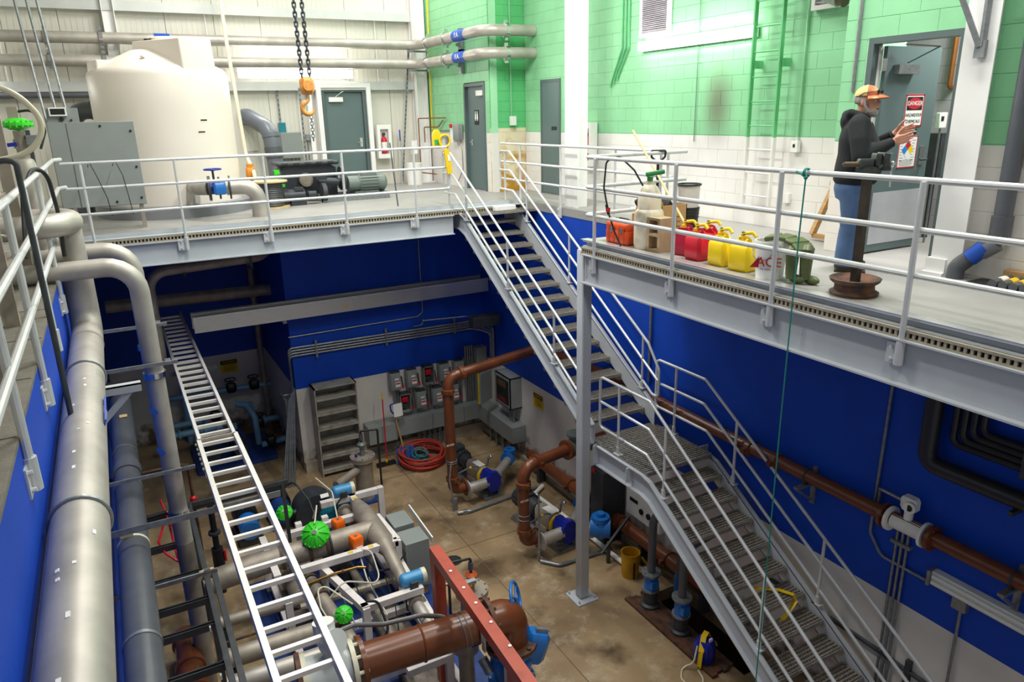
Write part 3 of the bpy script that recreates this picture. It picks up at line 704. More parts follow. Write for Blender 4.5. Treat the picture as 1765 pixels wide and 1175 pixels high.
# things in the chemical room
g = G().tube([(9.18, 5.64, 1.75), (9.12, 5.64, 1.75), (9.12, 5.64, 2.6)], .03, 10, .03).put('brass_pipe', COPPER, None, 'brass coloured pipe inside the chemical room doorway', 'pipe')
t = thing('thermostat', 'white wall controller visible past the open door edge', 'controller', (8.35, 5.2, 0)); g = G().box((8.35, 5.2, 1.38), (.14, .05, .17)); g.put('body', WP, t, bevel=.008); G().box((8.33, 5.174, 1.4), (.05, .004, .05)).put('display', BLACK, t); G().tube([(8.35, 5.2, 1.3), (8.35, 5.2, .2), (8.35, 5.2, 0)], .012, 8).put('conduit', GALV, t)
g = G().box((8.7, 5.42, .98), (.2, .2, .5)); g.cyl((8.7, 5.42, 0), (8.7, 5.42, .75), .03); g.put('dark_cabinet', DGREY, None, 'dark grey box on a stand inside the chemical room', 'cabinet')

# ---- fluorescent wall lamps
TUBE = emis('lit_fluorescent_lens', 'FFFDF6', 20)
def wall_lamp(label, p0, p1, face, z0, z1, lit=True):
    p0, p1, f = Vector(p0), Vector(p1), Vector(face)
    t = thing('strip_lamp', label, 'lamp', (p0+p1)/2+Vector((0, 0, z0)), 'lit fluorescent strips on the walls' if lit else None)
    c0, c1 = p0+f*.02, p1+f*.02; zc = (z0+z1)/2
    G().bar(c0+Vector((0, 0, zc)), c1+Vector((0, 0, zc)), .04, z1-z0).put('housing', WCOL, t)
    d = (p1-p0).normalized()
    G().bar(c0+f*.05+d*.02+Vector((0, 0, zc)), c1+f*.05-d*.02+Vector((0, 0, zc)), .06, (z1-z0)*.8).put('lens', TUBE if lit else WP, t)
    return t
wall_lamp('lit fluorescent strip on the green block wall', (7.82, 9.92, 0), (7.82, 7.5, 0), (-1, 0, 0), 2.45, 2.6)
wall_lamp('lit fluorescent strip low over the white panels behind the hook', (2.8, 17.14, 0), (5.28, 17.14, 0), (0, -1, 0), 2.4, 2.58)
wall_lamp('lit fluorescent strip at the far left of the panel wall', (-3.2, 17.04, 0), (-1.5, 17.04, 0), (0, -1, 0), 2.36, 2.5)

# ---- twin stainless header pipes on the back wall and round the green corner
for z, lb in ((3.1, 'upper stainless header pipe along back wall and green wall'), (2.69, 'lower stainless header pipe along back wall and green wall')):
    t = thing('header_pipe', lb, 'pipe', (3, 16.85, z))
    r = .105
    G().tube([(-4, 16.8, z), (6.55, 16.8, z), (6.78, 16.6, z), (6.78, 14.0, z), (6.78, 13.45, z), (7.5, 13.35, z), (7.838, 13.35, z)], r, 16, .32).put('pipe_run', SS, t)
    for c, d in (((6.78, 16.2, z), (0, 1, 0)), ((6.78, 15.2, z), (0, 1, 0)), ((7.25, 13.42, z), (1, 0, 0)), ((.35, 16.8, z), (1, 0, 0)), ((-.55, 16.8, z), (1, 0, 0))):
        g = G(); flange(g, c, d, r+.035, .07); 
        x, y = basis(d)
        for s in (-1, 1): g.box(Vector(c)+Vector((0, 0, s*(r+.05))), (.06, .06, .06))
        g.put('coupling', CHROME, t)
    s = G().tube([(1.27, 16.8, z), (1.55, 16.8, z)], r+.003, 16).put('blue_band', BLUEINK, t)
    text('P.A.', .1, (1.41, 16.8-r-.004, z), (1, 0, 0), (0, 0, 1), WHITEINK, s)
    s = G().tube([(6.78, 14.75, z), (6.78, 14.2, z)], r+.003, 16).put('blue_band', BLUEINK, t)
    text('P.A.', .13, (6.78-r-.004, 14.47, z), (0, -1, 0), (0, 0, 1), WHITEINK, s)
    G().bx(6.5, 6.95, 16.72, 16.8, z-r-.05, z-r-.01).bx(6.9, 7.03, 14.92, 15.0, z-r-.06, z-r-.0).bx(6.96, 7.04, 14.9, 15.02, z-.3, z+.18).put('pipe_bracket', GALV, t)
# strut bars on the back wall, dark PVC line under the girt
G().tube([(-4, 17.05, 2.08), (.3, 17.05, 2.08)], .05, 10).put('wall_pipe', PVC, None, 'dark grey pipe running along the panel wall left of the tank', 'pipe')
def strut(p, q, label, m=GALV, wdt=.042):
    t = thing('strut_channel', label, 'strut', p)
    p, q = Vector(p), Vector(q); d = (q-p).normalized()
    G().bar(p, q, wdt, .012, up=(0, 1, .01)).put('channel', m, t)
    g = G(); n = int((q-p).length/.1)
    for i in range(n):
        c = p+d*(.05+i*.1); g.bar(c-d*.02, c+d*.02, .016, .014, up=(0, 1, .01))
    g.put('slots', BLACK, t, kind='stuff')
strut((3.58, 17.18, .0), (3.58, 17.18, 2.2), 'slotted strut left of the small grey panel'); strut((4.03, 17.04, 0), (4.03, 17.04, 2.2), 'slotted strut right of the small grey panel')
strut((6.25, 16.95, .05), (6.62, 16.95, 3.2), 'long slotted strut leaning in the back corner')
t = thing('junction_panel', 'small grey panel with conduits beneath it on the back wall', 'panel', (3.75, 17.1, .2))
G().bx(3.52, 3.97, 17.0, 17.18, .72, 1.27).put('box', GREY, t, bevel=.008)
for i in range(5): G().cyl((3.58+i*.08, 17.1, .0), (3.58+i*.08, 17.1, .74), .022, n=8).put('conduit', GALV, t)
G().bx(3.53, 3.67, 17.1, 17.2, 1.25, 1.48).put('teal_box', mat('teal_plastic', '1B7C8C', .4), None, 'small teal box above the grey panel', 'box')
t = thing('outlet_box', 'small grey switch box on a rod left of the back door', 'switch', (4.14, 17.15, .1)); G().box((4.14, 17.16, 1.15), (.09, .06, .13)).put('box', GALV, t); G().cyl((4.14, 17.18, 0), (4.14, 17.18, 1.1), .012, n=8).put('conduit', GALV, t)
def extinguisher(label, o, ux, n):
    """recessed cabinet: o bottom centre, ux along the wall, n out of it"""
    o, ux, n = Vector(o), Vector(ux), Vector(n); t = thing('extinguisher_cabinet', label, 'extinguisher', o)
    u = Vector((0, 0, 1))
    def slab(nm, m, a0, a1, z0, z1, d0, d1):
        c = o+ux*(a0+a1)/2+u*(z0+z1)/2+n*(d0+d1)/2
        return G().box(c, tuple(abs(ux[i])*(a1-a0)+abs(n[i])*(d1-d0)+abs(u[i])*(z1-z0) for i in range(3))).put(nm, m, t)
    slab('cabinet', WP, -.17, .17, 0, .76, 0, .02)
    slab('cabinet_rim', WP, -.17, -.1, 0, .76, .02, .14); slab('cabinet_rim', WP, .1, .17, 0, .76, .02, .14); slab('cabinet_rim', WP, -.1, .1, 0, .1, .02, .14); slab('cabinet_rim', WP, -.1, .1, .66, .76, .02, .14)
    G().lathe([(.0, 0), (.065, 0), (.07, .03), (.07, .3), (.04, .37), (.02, .38), (.02, .42)], o+n*.08+u*.11, n=14).put('bottle', RED, t)
    G().box(o+n*.08+u*.55, (.06, .06, .06)).put('valve', DGREY, t)
    G().lathe([(.071, .12), (.0712, .26)], o+n*.08+u*.11, n=14).put('bottle_label', WP, t)
extinguisher('red fire extinguisher in a white cabinet right of the back door', (5.88, 17.1, .62), (1, 0, 0), (0, -1, 0))
extinguisher('red fire extinguisher in a white cabinet beside the middle column', (7.82, 11.3, .62), (0, 1, 0), (-1, 0, 0))
t = thing('squeegee_pole', 'grey pole with a blue grip leaning by the back corner', 'pole', (6.15, 16.6, 0)); G().cyl((6.15, 16.7, 0.002), (6.27, 17.0, 1.0), .012, n=8).put('shaft', GALV, t); G().cyl((6.27, 17.0, 1.0), (6.29, 17.05, 1.25), .018, n=8).put('grip', BLUEP, t)
# ---- PVC duct with elbow, by the panel
t = thing('vent_pipe', 'mid grey PVC pipe with an elbow bent toward the back wall', 'pipe', (3.1, 16.4, 0))
G().tube([(3.25, 16.4, 0), (3.2, 16.45, 1.35), (2.9, 17.1, 1.62), (2.85, 17.2, 1.62)], .17, 18, .35).put('pipe', PVCL, t)
G().cyl((3.225, 16.42, .78), (3.215, 16.43, 1.0), .185, n=18).put('collar', PVC, t); G().cyl((3.205, 16.45, 1.2), (3.2, 16.46, 1.28), .185, n=18).put('collar', PVCL, t)
G().cyl((2.75, 17.18, .9), (3.05, 17.18, .9), .01, n=6).put('stay_rod', GALV, t)
t = thing('tank_inlet_pipe', 'dark grey PVC elbow entering the left side of the tank', 'pipe', (-.3, 16.6, 0))
G().tube([(.3, 15.3, 1.78), (-.35, 15.6, 1.78), (-.4, 15.6, .0)], .15, 16, .28).put('pipe', PVC, t); G().cyl((-.02, 15.44, 1.78), (.04, 15.42, 1.78), .17, n=16).put('collar', PVC, t)
# ---- the white tank on its pad
TANKM = mat('milky_polyethylene', 'ECE3D8', .42, 0, .035, .8)
G().cyl((1.1, 14.75, 0), (1.1, 14.75, .2), 1.32, n=56).put('tank_pad', mat('pad_concrete', '85878D', .6, 0, .05, 2), None, 'round grey concrete pad under the white tank', 'pad')
t = thing('storage_tank', 'big milky white plastic tank with a stepped domed top', 'tank', (1.1, 14.75, .2))
c = (1.1, 14.75, .2); R = 1.12
g = G().lathe([(0, 0), (R, 0), (R, .5), (R, 1.0), (R, 1.6), (R, 2.1), (R-.02, 2.16), (R-.08, 2.22), (.75, 2.36), (.4, 2.52), (0, 2.6)], c, n=56)
g.put('shell', TANKM, t)
# raised shoulder blocks moulded into the top
def wedge(a, half, z0, z1, r0, r1, nm):
    g = G(); s = []
    for rr, zz in ((r0, z1), (r1, z1-.03), (r1, z0), (r0, z0)):
        for k in range(7):
            th = a+half*(k/3-1); s.append(Vector((1.1+rr*math.cos(th), 14.75+rr*math.sin(th), .2+zz)))
    f = [tuple(range(7))[::-1]]
    for q in range(3): f += [(q*7+k, q*7+k+1, (q+1)*7+k+1, (q+1)*7+k) for k in range(6)]
    f += [(21+k, k, k+1, 22+k)[::-1] for k in range(6)]
    f += [(0, 7, 14, 21), (27, 20, 13, 6)]
    g.add(s, f).put(nm, TANKM, t)
def radial_block(a, half, rin, z0, z1, nm):
    d = Vector((math.cos(a), math.sin(a), 0)); w_ = Vector((-d.y, d.x, 0)); o = Vector((1.1, 14.75, .2)); R_ = R-.02
    out = [(rin, -half)]+[(math.sqrt(R_*R_-q*q), q) for q in [half*(k/4-1) for k in range(9)]]+[(rin, half)]
    lo_ = [o+d*p+w_*q+Vector((0, 0, z0)) for p, q in out]; hi_ = [o+d*p*.97+w_*q*.95+Vector((0, 0, z1)) for p, q in out]; n = len(out)
    G().add(lo_+hi_, [tuple(range(n-1, -1, -1)), tuple(range(n, 2*n))]+[(i, (i+1) % n, n+(i+1) % n, n+i) for i in range(n)]).put(nm, TANKM, t, bevel=.02)
radial_block(-.98, .34, -.15, 1.9, 2.66, 'raised_block'); radial_block(-.98+2.2, .3, .0, 1.9, 2.62, 'raised_block'); radial_block(-2.9, .3, .1, 1.9, 2.34, 'side_block')
G().lathe([(0, 0), (.27, 0), (.27, .05), (.22, .07), (0, .08)], (1.3, 14.7, 2.87), n=24).put('lid', TANKM, t)
G().lathe([(0, 0), (.06, 0), (.06, .05), (0, .05)], (1.0, 14.6, 2.85), n=12).put('vent_cap', BLACK, t)
G().lathe([(0, 0), (.04, 0), (.04, .02), (0, .02)], (.85, 14.02, 2.57), n=12).put('top_fitting', CREAM, t)
for (dx, z) in ((.42, 1.57), (.36, 1.38)):
    a = -pi/2+dx; g = G()
    for k in range(3): 
        a0 = a+k*.035; g.bar((1.1+(R+.002)*math.cos(a0), 14.75+(R+.002)*math.sin(a0), z), (1.1+(R+.002)*math.cos(a0+.036), 14.75+(R+.002)*math.sin(a0+.036), z), .004, .022)
    g.put('level_mark', INK, t)
# cream fill line up the right of the tank
G().tube([(2.42, 14.35, .001), (2.42, 14.35, .62), (2.45, 15.2, .9), (2.42, 15.6, 3.0), (2.4, 15.8, 5.9)], .035, 10, .2).put('fill_pipe', CREAM, None, 'cream plastic pipe climbing beside the tank', 'pipe')
G().bx(1.28, 1.36, 13.6, 13.63, .22, .34).put('wall_socket', WP, None, 'small white box at the foot of the tank', 'box')
# grey control cabinet in front of the tank's left side
t = thing('control_cabinet', 'tall grey control cabinet in front of the tank', 'cabinet', (-.1, 12.9, 0))
G().bx(-.62, .5, 12.68, 13.05, .36, 1.58).put('body', GREY, t, bevel=.006)
G().bx(-.372, .492, 12.664, 12.68, .37, 1.57).put('door', GREY, t); G().bx(-.61, -.39, 12.664, 12.68, .37, 1.57).put('door', GREY, t)
g = G()
for (x, z) in ((.05, 1.52), (.44, 1.44), (.44, .92), (.44, .46), (.1, .42)): g.cyl((x, 12.665, z), (x, 12.65, z), .017, n=12)
g.put('latch', BLACK, t, kind='stuff')
G().bx(-.55, -.5, 12.7, 12.76, 0, .36).bx(.4, .45, 12.7, 12.76, 0, .36).bx(-.55, -.5, 12.95, 13.0, 0, .36).bx(.4, .45, 12.95, 13.0, 0, .36).put('stand', SSD, t, kind='stuff')
t = thing('meter_box', 'small grey control box with a display on the cabinet', 'box', (-.55, 12.75, 1.6))
G().bx(-.6, -.2, 12.8, 13.0, 1.58, 1.78).put('box', GREY, t); G().bx(-.56, -.34, 12.74, 12.8, 1.67, 1.79).put('display_frame', WP, t); G().bx(-.54, -.36, 12.735, 12.74, 1.69, 1.77).put('display', BLACK, t)
G().cyl((-.42, 12.8, 1.625), (-.42, 12.775, 1.625), .03, n=12).cyl((-.3, 12.8, 1.61), (-.3, 12.775, 1.61), .015, n=12).put('dial', BLACK, t, kind='stuff')
for i, x in enumerate((-.62, -.47, -.34)): G().tube([(x, 13.1, 1.58 if i else 1.5), (x-.12, 13.6, 3.2), (x-.3, 15, 5.9)], .02, 8).put('rising_conduit', GALV, None, ['leftmost', 'middle', 'rightmost'][i]+' thin conduit rising behind the grey cabinet', 'conduit')
# black leads draped over the platform rail
for i, (x0, x1) in enumerate(((-.2, -.02), (.12, .25))):
    G().tube([(x0, 12.6, .95), (x0+.03, 11.86, 1.075), (x0+.1, 11.84, .85), (x1, 11.84, .55), (x1+.02, 11.9, .3)], .006, 6, .08).put('loose_lead', RUBBER, None, ('left' if i == 0 else 'right')+' thin black lead draped over the platform rail', 'cable')
# ---- stainless elbow with blue valve by the tank
t = thing('valved_elbow', 'stainless pipe elbow with a blue hand wheel valve on the platform', 'pipe', (2.2, 12.97, 0))
G().tube([(2.2, 12.95, 0.0), (2.2, 12.95, .5), (1.72, 13.02, .5)], .125, 18, .32).put('elbow', SS, t)
g = G(); flange(g, (1.78, 13.01, .5), (1, -.14, 0), .19, .03); flange(g, (1.62, 13.03, .5), (1, -.14, 0), .18, .03); flange(g, (1.47, 13.05, .5), (1, -.14, 0), .2, .04); g.put('flange', DGREY, t, kind='stuff')
G().cyl((1.45, 13.05, .5), (1.85, 13.0, .5), .1, n=16).put('valve_body', BLUEP, t)
g = G().box((1.6, 12.87, .5), (.19, .14, .19), chamfer=.03); g.put('gear_box', BLUEM, t)
G().cyl((1.55, 13.04, .6), (1.55, 13.04, .78), .018, n=8).put('valve_stem', DGREY, t)
w_ = G().torus((1.55, 13.04, .8), .13, .014)
for k in range(4): w_.cyl((1.55, 13.04, .78), (1.55+.13*math.cos(k*pi/2), 13.04+.13*math.sin(k*pi/2), .8), .01, n=6)
w_.put('hand_wheel', BLUEP, t)
G().tube([(1.46, 13.05, .5), (1.3, 13.2, .5), (1.28, 13.66, .5)], .11, 14, .12).put('tank_nozzle', SS, t)
t = thing('amber_actuator', 'orange actuator behind the stainless elbow', 'actuator', (2.36, 14.5, .0)); G().box((2.38, 14.5, .62), (.16, .14, .2), chamfer=.03).cyl((2.38, 14.5, .7), (2.38, 14.5, .78), .06, n=12).put('head', mat('amber', 'D98A1E', .4, 0, .1), t); G().cyl((2.38, 14.5, .0), (2.38, 14.5, .52), .05, n=12).put('stem', SSD, t)  # an orange valve actuator on a stem, not a beacon
# cable spool
t = thing('cable_spool', 'wooden spool wound with grey chain standing on the platform', 'spool', (2.63, 14.1, 0))
G().cyl((2.63, 14.1, 0), (2.63, 14.1, .025), .31, n=28).put('bottom_disc', WOODL, t); G().cyl((2.63, 14.1, .46), (2.63, 14.1, .485), .31, n=28).put('top_disc', WOODL, t)
g = G()
for i in range(11): g.torus((2.63, 14.1, .05+i*.038), .2, .021, n=24, k=6)
g.put('chain_winding', mat('chain_grey', '55585A', .5, .5, .45, 60), t, kind='stuff')
G().bx(2.8, 2.86, 14.5, 14.56, 0, .62).bx(2.82, 2.98, 14.5, 14.56, .08, .13).bx(2.82, 2.98, 14.5, 14.56, .2, .25).bx(2.82, 2.98, 14.5, 14.56, .32, .37).bx(2.8, 2.9, 14.48, 14.58, .56, .64).put('green_jack', GREENA, None, 'bright green ribbed casting behind the cable spool', 'jack')
# blower package: dark belt guard, flywheel, motor and base
BLW = mat('slate_black_paint', '34383F', .4, .1, .15, 6)
t = thing('blower', 'dark grey blower package with pulley on a channel base', 'blower', (3.9, 14.5, 0))
g = G(); g.prism([(3.0, .08), (4.05, .08), (4.05, .62), (3.95, .68), (3.05, .68), (2.98, .6)], (0, 14.75, 0), (1, 0, 0), (0, 0, 1), (0, .5, 0)); g.put('housing', BLW, t)
G().box((3.5, 14.95, .72), (1.2, .6, .07), chamfer=.02).put('lid', BLW, t)
g = G()
for i in range(5): g.box((3.05+i*.22, 14.65, .735), (.1, .06, .03))
g.put('lid_clamp', DGREY, t, kind='stuff')
G().cyl((3.42, 14.72, .42), (3.42, 14.6, .42), .13, n=20).cyl((3.42, 14.61, .42), (3.42, 14.59, .42), .1, n=20).put('end_cover', SSD, t)
g = G().cyl((4.05, 14.5, .42), (4.12, 14.5, .42), .23, n=26); g.put('pulley', DGREY, t); G().cyl((4.0, 14.5, .42), (4.16, 14.5, .42), .07, n=16).put('hub', GALV, t)
G().cyl((3.6, 14.45, .4), (4.0, 14.45, .36), .075, n=14).box((3.66, 14.45, .47), (.2, .14, .1)).put('shaft_housing', BLW, t)
G().cyl((3.6, 14.25, .2), (3.68, 14.25, .2), .17, n=20).cyl((3.67, 14.25, .2), (3.7, 14.25, .2), .06, n=14).put('front_pulley', DGREY, t)
MOT = mat('sage_motor_grey', '6F7B76', .42, 0, .06, 6)
g = G().cyl((4.2, 14.55, .3), (4.44, 14.55, .3), .15, n=20); g.put('motor_nose', MOT, t)
g = G().cyl((4.42, 14.55, .3), (4.82, 14.55, .3), .165, n=24)
for k in range(18):
    a = 2*pi*k/18; g.box((4.62, 14.55+.17*math.cos(a), .3+.17*math.sin(a)), (.36, .012 if abs(math.sin(a)) > .7 else .03, .03 if abs(math.sin(a)) > .7 else .012))
g.put('motor_barrel', MOT, t); G().lathe([(.17, 0), (.17, .12), (.12, .17), (0, .18)], (4.82, 14.55, .3), (1, 0, 0), 20).put('fan_cowl', MOT, t)
G().box((4.62, 14.55, .485), (.28, .16, .05)).put('terminal_box', MOT, t)
G().bx(3.6, 4.95, 14.22, 14.3, 0, .13).bx(3.6, 4.95, 14.8, 14.88, 0, .13).bx(3.6, 3.68, 14.2, 14.88, 0, .13).bx(4.87, 4.95, 14.3, 14.8, 0, .13).bx(4.3, 4.8, 14.4, 14.7, .1, .15).put('base_channel', GALV, t)
t = thing('spare_motor', 'small black electric motor lying in front of the blower', 'motor', (3.15, 14.2, 0))
G().cyl((2.93, 14.2, .17), (3.25, 14.22, .17), .13, n=18).cyl((2.86, 14.2, .17), (2.94, 14.2, .17), .15, n=18).put('barrel', BLW, t); G().box((3.12, 14.2, .04), (.28, .24, .08)).put('feet', BLW, t); G().box((3.15, 14.17, .3), (.16, .13, .06)).put('terminal_box', DGREY, t); G().box((3.4, 14.22, .15), (.2, .16, .18), chamfer=.03).put('gear_case', BLW, t)
G().cyl((4.58, 12.75, 0.002), (4.63, 13.1, 1.1), .012, n=8).put('prop_rod', DGREY, None, 'thin dark rod standing behind the platform railing', 'rod')
# ---- crane hook on double chain
t = thing('crane_hook', 'orange crane hook block hanging on black chains', 'hook', (2.72, 11, 1.5))
def chain(par, x, y, z0, z1, m, nm, L=.085, rr=.011, dx=0):
    n = int((z1-z0)/(L*.72)); g = G()
    for i in range(n):
        z = z0+(i+.5)*L*.72; xx = x+dx*(z-z0); a = Vector((1, 0, 0)) if i % 2 else Vector((0, 1, 0)); w_ = .022; h = L/2-.022; pts = []
        for k in range(12):
            th = 2*pi*k/12; pts.append(Vector((xx, y, z))+a*(w_*math.cos(th))+Vector((0, 0, w_*math.sin(th)+(h if math.sin(th) >= 0 else -h))))
        g.tube(pts, rr, 6, closed=True)
    return g.put(nm, m, par, kind='stuff')
chain(t, 2.66, 11, 2.1, 5.95, DGREY, 'lift_chain', dx=-.012); chain(t, 2.77, 11, 2.1, 5.95, DGREY, 'lift_chain', dx=-.012)
ORB = mat('worn_hook_orange', 'DC9446', .5, 0, .2, 14, col2='9B7145', thr=(.5, .75))
g = G().box((2.715, 11, 2.0), (.2, .12, .24), chamfer=.05).cyl((2.715, 11.02, 2.0), (2.715, 10.92, 2.0), .07, n=16); g.put('hook_block', ORB, t)
G().cyl((2.715, 11, 1.8), (2.715, 11, 1.9), .025, n=10).put('swivel', SSD, t)
pts = [(2.715, 11, 1.82)]+[(2.705+.085*math.cos(a), 11, 1.7+.085*math.sin(a)) for a in [pi*.55+i*(pi*1.45)/14 for i in range(15)]]
G().tube(pts, [.03, .028, .03]+[.034]*8+[.03, .026, .02, .014, .008], 10).put('hook', ORB, t)
chain(t, 2.735, 11, 1.25, 1.62, GALV, 'loose_chain', L=.06, rr=.007)
# yellow gas line, dangling yellow pendant, copper lines, stop station
t = thing('hoist_pendant_line', 'thin yellow pipe running down the corner of the green wall', 'pipe', (6.98, 16.6, 1.1)); G().tube([(6.98, 16.55, 5.9), (6.98, 16.7, 1.2)], .02, 8).put('pipe', YEL, t)
t = thing('safety_gate_bar', 'yellow plastic reel and strap hung on the platform rail end', 'reel', (5.1, 11.88, .75))
g = G(); g.prism([(-.08, 0), (.08, 0), (.08, .2), (.03, .3), (-.03, .3), (-.08, .22)], (5.08, 11.95, 1.03), (1, 0, 0), (0, 0, 1), (0, .06, 0)); g.put('reel_body', YEL, t); G().torus((5.2, 11.92, 1.14), .1, .018, (0, 1, 0)).put('ring', YEL, t)
G().box((5.06, 11.945, 1.12), (.07, .006, .09)).put('green_patch', mat('label_green', '1FA35A', .5), t)
G().box((5.2, 11.82, .8), (.09, .03, .42), rot=(0, -.12, 0)).put('strap', YEL, t); G().box((5.21, 11.80, .86), (.04, .006, .1), rot=(0, -.12, 0)).put('strap_label', WP, t)
t = thing('copper_lines', 'bent copper tubes in the corner beside the yellow pipe', 'tube', (6.9, 16.6, .1))
for p in ([(6.72, 16.9, .2), (6.72, 16.9, 1.5), (6.9, 16.2, 1.5), (6.98, 15.9, 1.5)], [(6.82, 16.8, .95), (6.82, 16.8, 1.3), (6.97, 16.3, 1.3), (7.0, 16.1, 1.45)], [(6.98, 16.15, .1), (6.98, 16.15, .75)], [(6.72, 16.9, .25), (6.95, 16.5, .22)]): G().tube(p, .014, 8, .04).put('copper_tube', COPPER, t)
t = thing('water_heater_box', 'low white equipment at the corner behind the rail', 'heater', (6.5, 16.7, 0)); G().cyl((6.45, 16.65, 0), (6.45, 16.65, .5), .18, n=18).put('tank', WP, t); G().box((6.55, 16.85, .85), (.14, .1, .3)).put('box', WP, t)
t = thing('stop_station', 'grey emergency stop box with a red button', 'switch', (7.0, 15.3, 1.0))
G().box((6.96, 15.2, 1.2), (.14, .26, .34), chamfer=.02).put('box', GREY, t); G().cyl((6.88, 15.36, 1.33), (6.84, 15.36, 1.33), .045, n=14).put('button', RED, t); G().box((6.95, 15.42, 1.13), (.1, .14, .3)).put('white_box', WP, t)
G().tube([(7.0, 16.6, 1.2), (7.0, 15.5, 1.24)], .015, 8).tube([(7.0, 16.35, .95), (7.0, 16.3, 1.08), (7.0, 15.5, 1.08)], .015, 8, .05).tube([(7.0, 15.2, 1.04), (7.0, 15.1, .8), (7.0, 15.1, .4), (7.0, 15.4, .1)], .012, 8, .1).put('conduit', GALV, t, kind='stuff')
G().box((7.02, 15.95, 1.0), (.05, .1, .16)).tube([(7.02, 15.95, .92), (7.02, 15.97, .3)], .012, 8).put('outlet_box', GREY, None, 'small grey outlet box left of the stop station', 'outlet')
# conduit and box on the deep green corner
t = thing('wall_switch', 'pale switch box at the end of a long conduit on the deep green wall', 'switch', (7.52, 13.7, 1.3)); G().box((7.52, 13.7, 1.42), (.12, .08, .18)).put('box', WP, t); G().cyl((7.5, 13.72, 1.5), (7.5, 13.72, 5.95), .017, n=8).put('conduit', mat('green_conduit', '7FB98E', .4), t)
for i in range(3): G().tube([(7.82, 10.75-.09*i, 1.95+.05*i), (7.82, 10.75-.09*i, 2.0+.05*i), (7.82, 10.45-.09*i, 2.55), (7.82, 10.45-.09*i, 5.95)], .014, 8, .1).put('green_conduit', mat('green_painted_conduit', '5FB67C', .4), None, ['leftmost', 'middle', 'rightmost'][i]+' green painted conduit right of the middle column', 'conduit')
G().cyl((7.822, 8.63, 1.1), (7.822, 8.63, 5.9), .008, n=6).put('thin_wire', mat('grey_green_wire', '6E8F79', .5), None, 'thin vertical wire crossing the lit wall lamp', 'wire')
# louvres
def louvre(label, y0, y1, z0, z1, n):
    t = thing('louvre', label, 'vent', (7.82, (y0+y1)/2, z0))
    G().bx(7.77, 7.83, y0, y0+.05, z0+.05, z1-.05).bx(7.77, 7.83, y1-.05, y1, z0+.05, z1-.05).bx(7.77, 7.83, y0, y1, z0, z0+.05).bx(7.77, 7.83, y0, y1, z1-.05, z1).put('frame', WP, t)
    G().bx(7.825, 7.83, y0+.05, y1-.05, z0+.05, z1-.05).put('backing', mat('louvre_shadow', '56505A', .7), t)
    for i in range(n):
        z = z0+.06+i*(z1-z0-.12)/n; G().box((7.8, (y0+y1)/2, z+.012), (.045, y1-y0-.1, .006), rot=(0, .6, 0)).put('slat', mat('louvre_slat', 'C9C3CB', .4, .2), t)
louvre('tall white framed louvre left of the fluorescent strip', 9.25, 9.95, 2.66, 3.5, 26); louvre('white framed louvre behind the round duct', 5.95, 6.65, 2.66, 3.5, 24)
t = thing('round_duct', 'pale round duct end at the top of the green wall', 'duct', (7.3, 6, 2.6)); G().cyl((7.28, 5.8, 2.76), (6.95, 6.9, 3.3), .19, n=24).put('duct', mat('duct_grey', 'A9B2A8', .5, .1), t); G().cyl((7.3, 5.74, 2.73), (7.28, 5.8, 2.76), .17, n=24).put('duct_mouth', mat('duct_inside', '6A5648', .6), t); G().cyl((7.08, 6.5, 3.1), (7.08, 6.5, 5.98), .02).put('hanger', GALV, t)
# fixed wall ladder: green above, white below 1.2 m
LADM = banded('painted_ladder', 1.19, 'E9E7E2', '74C98C', .4)
t = thing('wall_ladder', 'fixed wall ladder painted green above and white below', 'ladder', (7.72, 7.2, .4))
for y in (7.44, 6.98): G().bx(7.66, 7.72, y-.012, y+.012, .3, 5.9).put('side_rail', LADM, t)
for i in range(18): G().cyl((7.69, 6.98, .42+i*.305), (7.69, 7.44, .42+i*.305), .011, n=8).put('rung', LADM, t)
for z in (2.1, 4.2):
    for y in (7.44, 6.98): G().box((7.77, y-.03, z), (.14, .012, .1)).put('standoff', LADM, t)
t = thing('outlet_conduit', 'painted conduit dropping to a white outlet right of the ladder', 'outlet', (7.8, 6.72, 1.0)); G().cyl((7.82, 6.72, 1.15), (7.82, 6.72, 5.95), .014, n=8).put('conduit', BLK, t); G().box((7.8, 6.72, 1.08), (.06, .1, .14)).put('box', WP, t); G().box((7.767, 6.72, 1.09), (.006, .03, .04)).put('socket', INK, t)
G().box((7.82, 6.8, .42), (.05, .08, .12)).put('wall_plate', WP, None, 'small white plate low on the block wall', 'outlet')
G().cyl((7.03, 5.38, 1.7), (7.03, 5.38, 5.95), .02, n=8).put('door_conduit', GALV, None, 'grey conduit down the edge of the wall behind the man', 'conduit')
# right edge: PVC drop, bracket, cable, timber
t = thing('drain_pipe', 'dark grey PVC drop pipe with offset beside the white column', 'pipe', (6.9, 3.7, 0))
G().tube([(6.92, 3.62, 5.9), (6.92, 3.62, .42), (6.82, 3.9, .1), (6.82, 3.9, 0)], .075, 16, .1).put('pipe', PVC, t)
G().cyl((6.92, 3.62, .42), (6.92, 3.62, .6), .088, n=16).put('coupling', PVC, t); G().cyl((6.915, 3.63, .36), (6.88, 3.74, .27), .086, n=16).put('coupling', PVCL, t)
dd = Vector((-.1, .28, -.32)).normalized(); s = G().tube([Vector((6.92, 3.62, .42))+dd*.14-Vector((.012, .012, 0)), Vector((6.92, 3.62, .42))+dd*.3-Vector((.012, .012, 0))], .0755, 16).put('blue_band', BLUEINK, t)
G().bx(6.5, 7.0, 3.5, 3.75, .001, .006).put('floor_slot', BLACK, t)
G().bx(6.98, 7.04, 1.5, 3.68, 1.1, 1.22).put('trim_4', WOOD, kind='structure'); G().bx(6.95, 7.04, 1.5, 3.55, .01, .12).put('trim_5', WOOD, kind='structure')
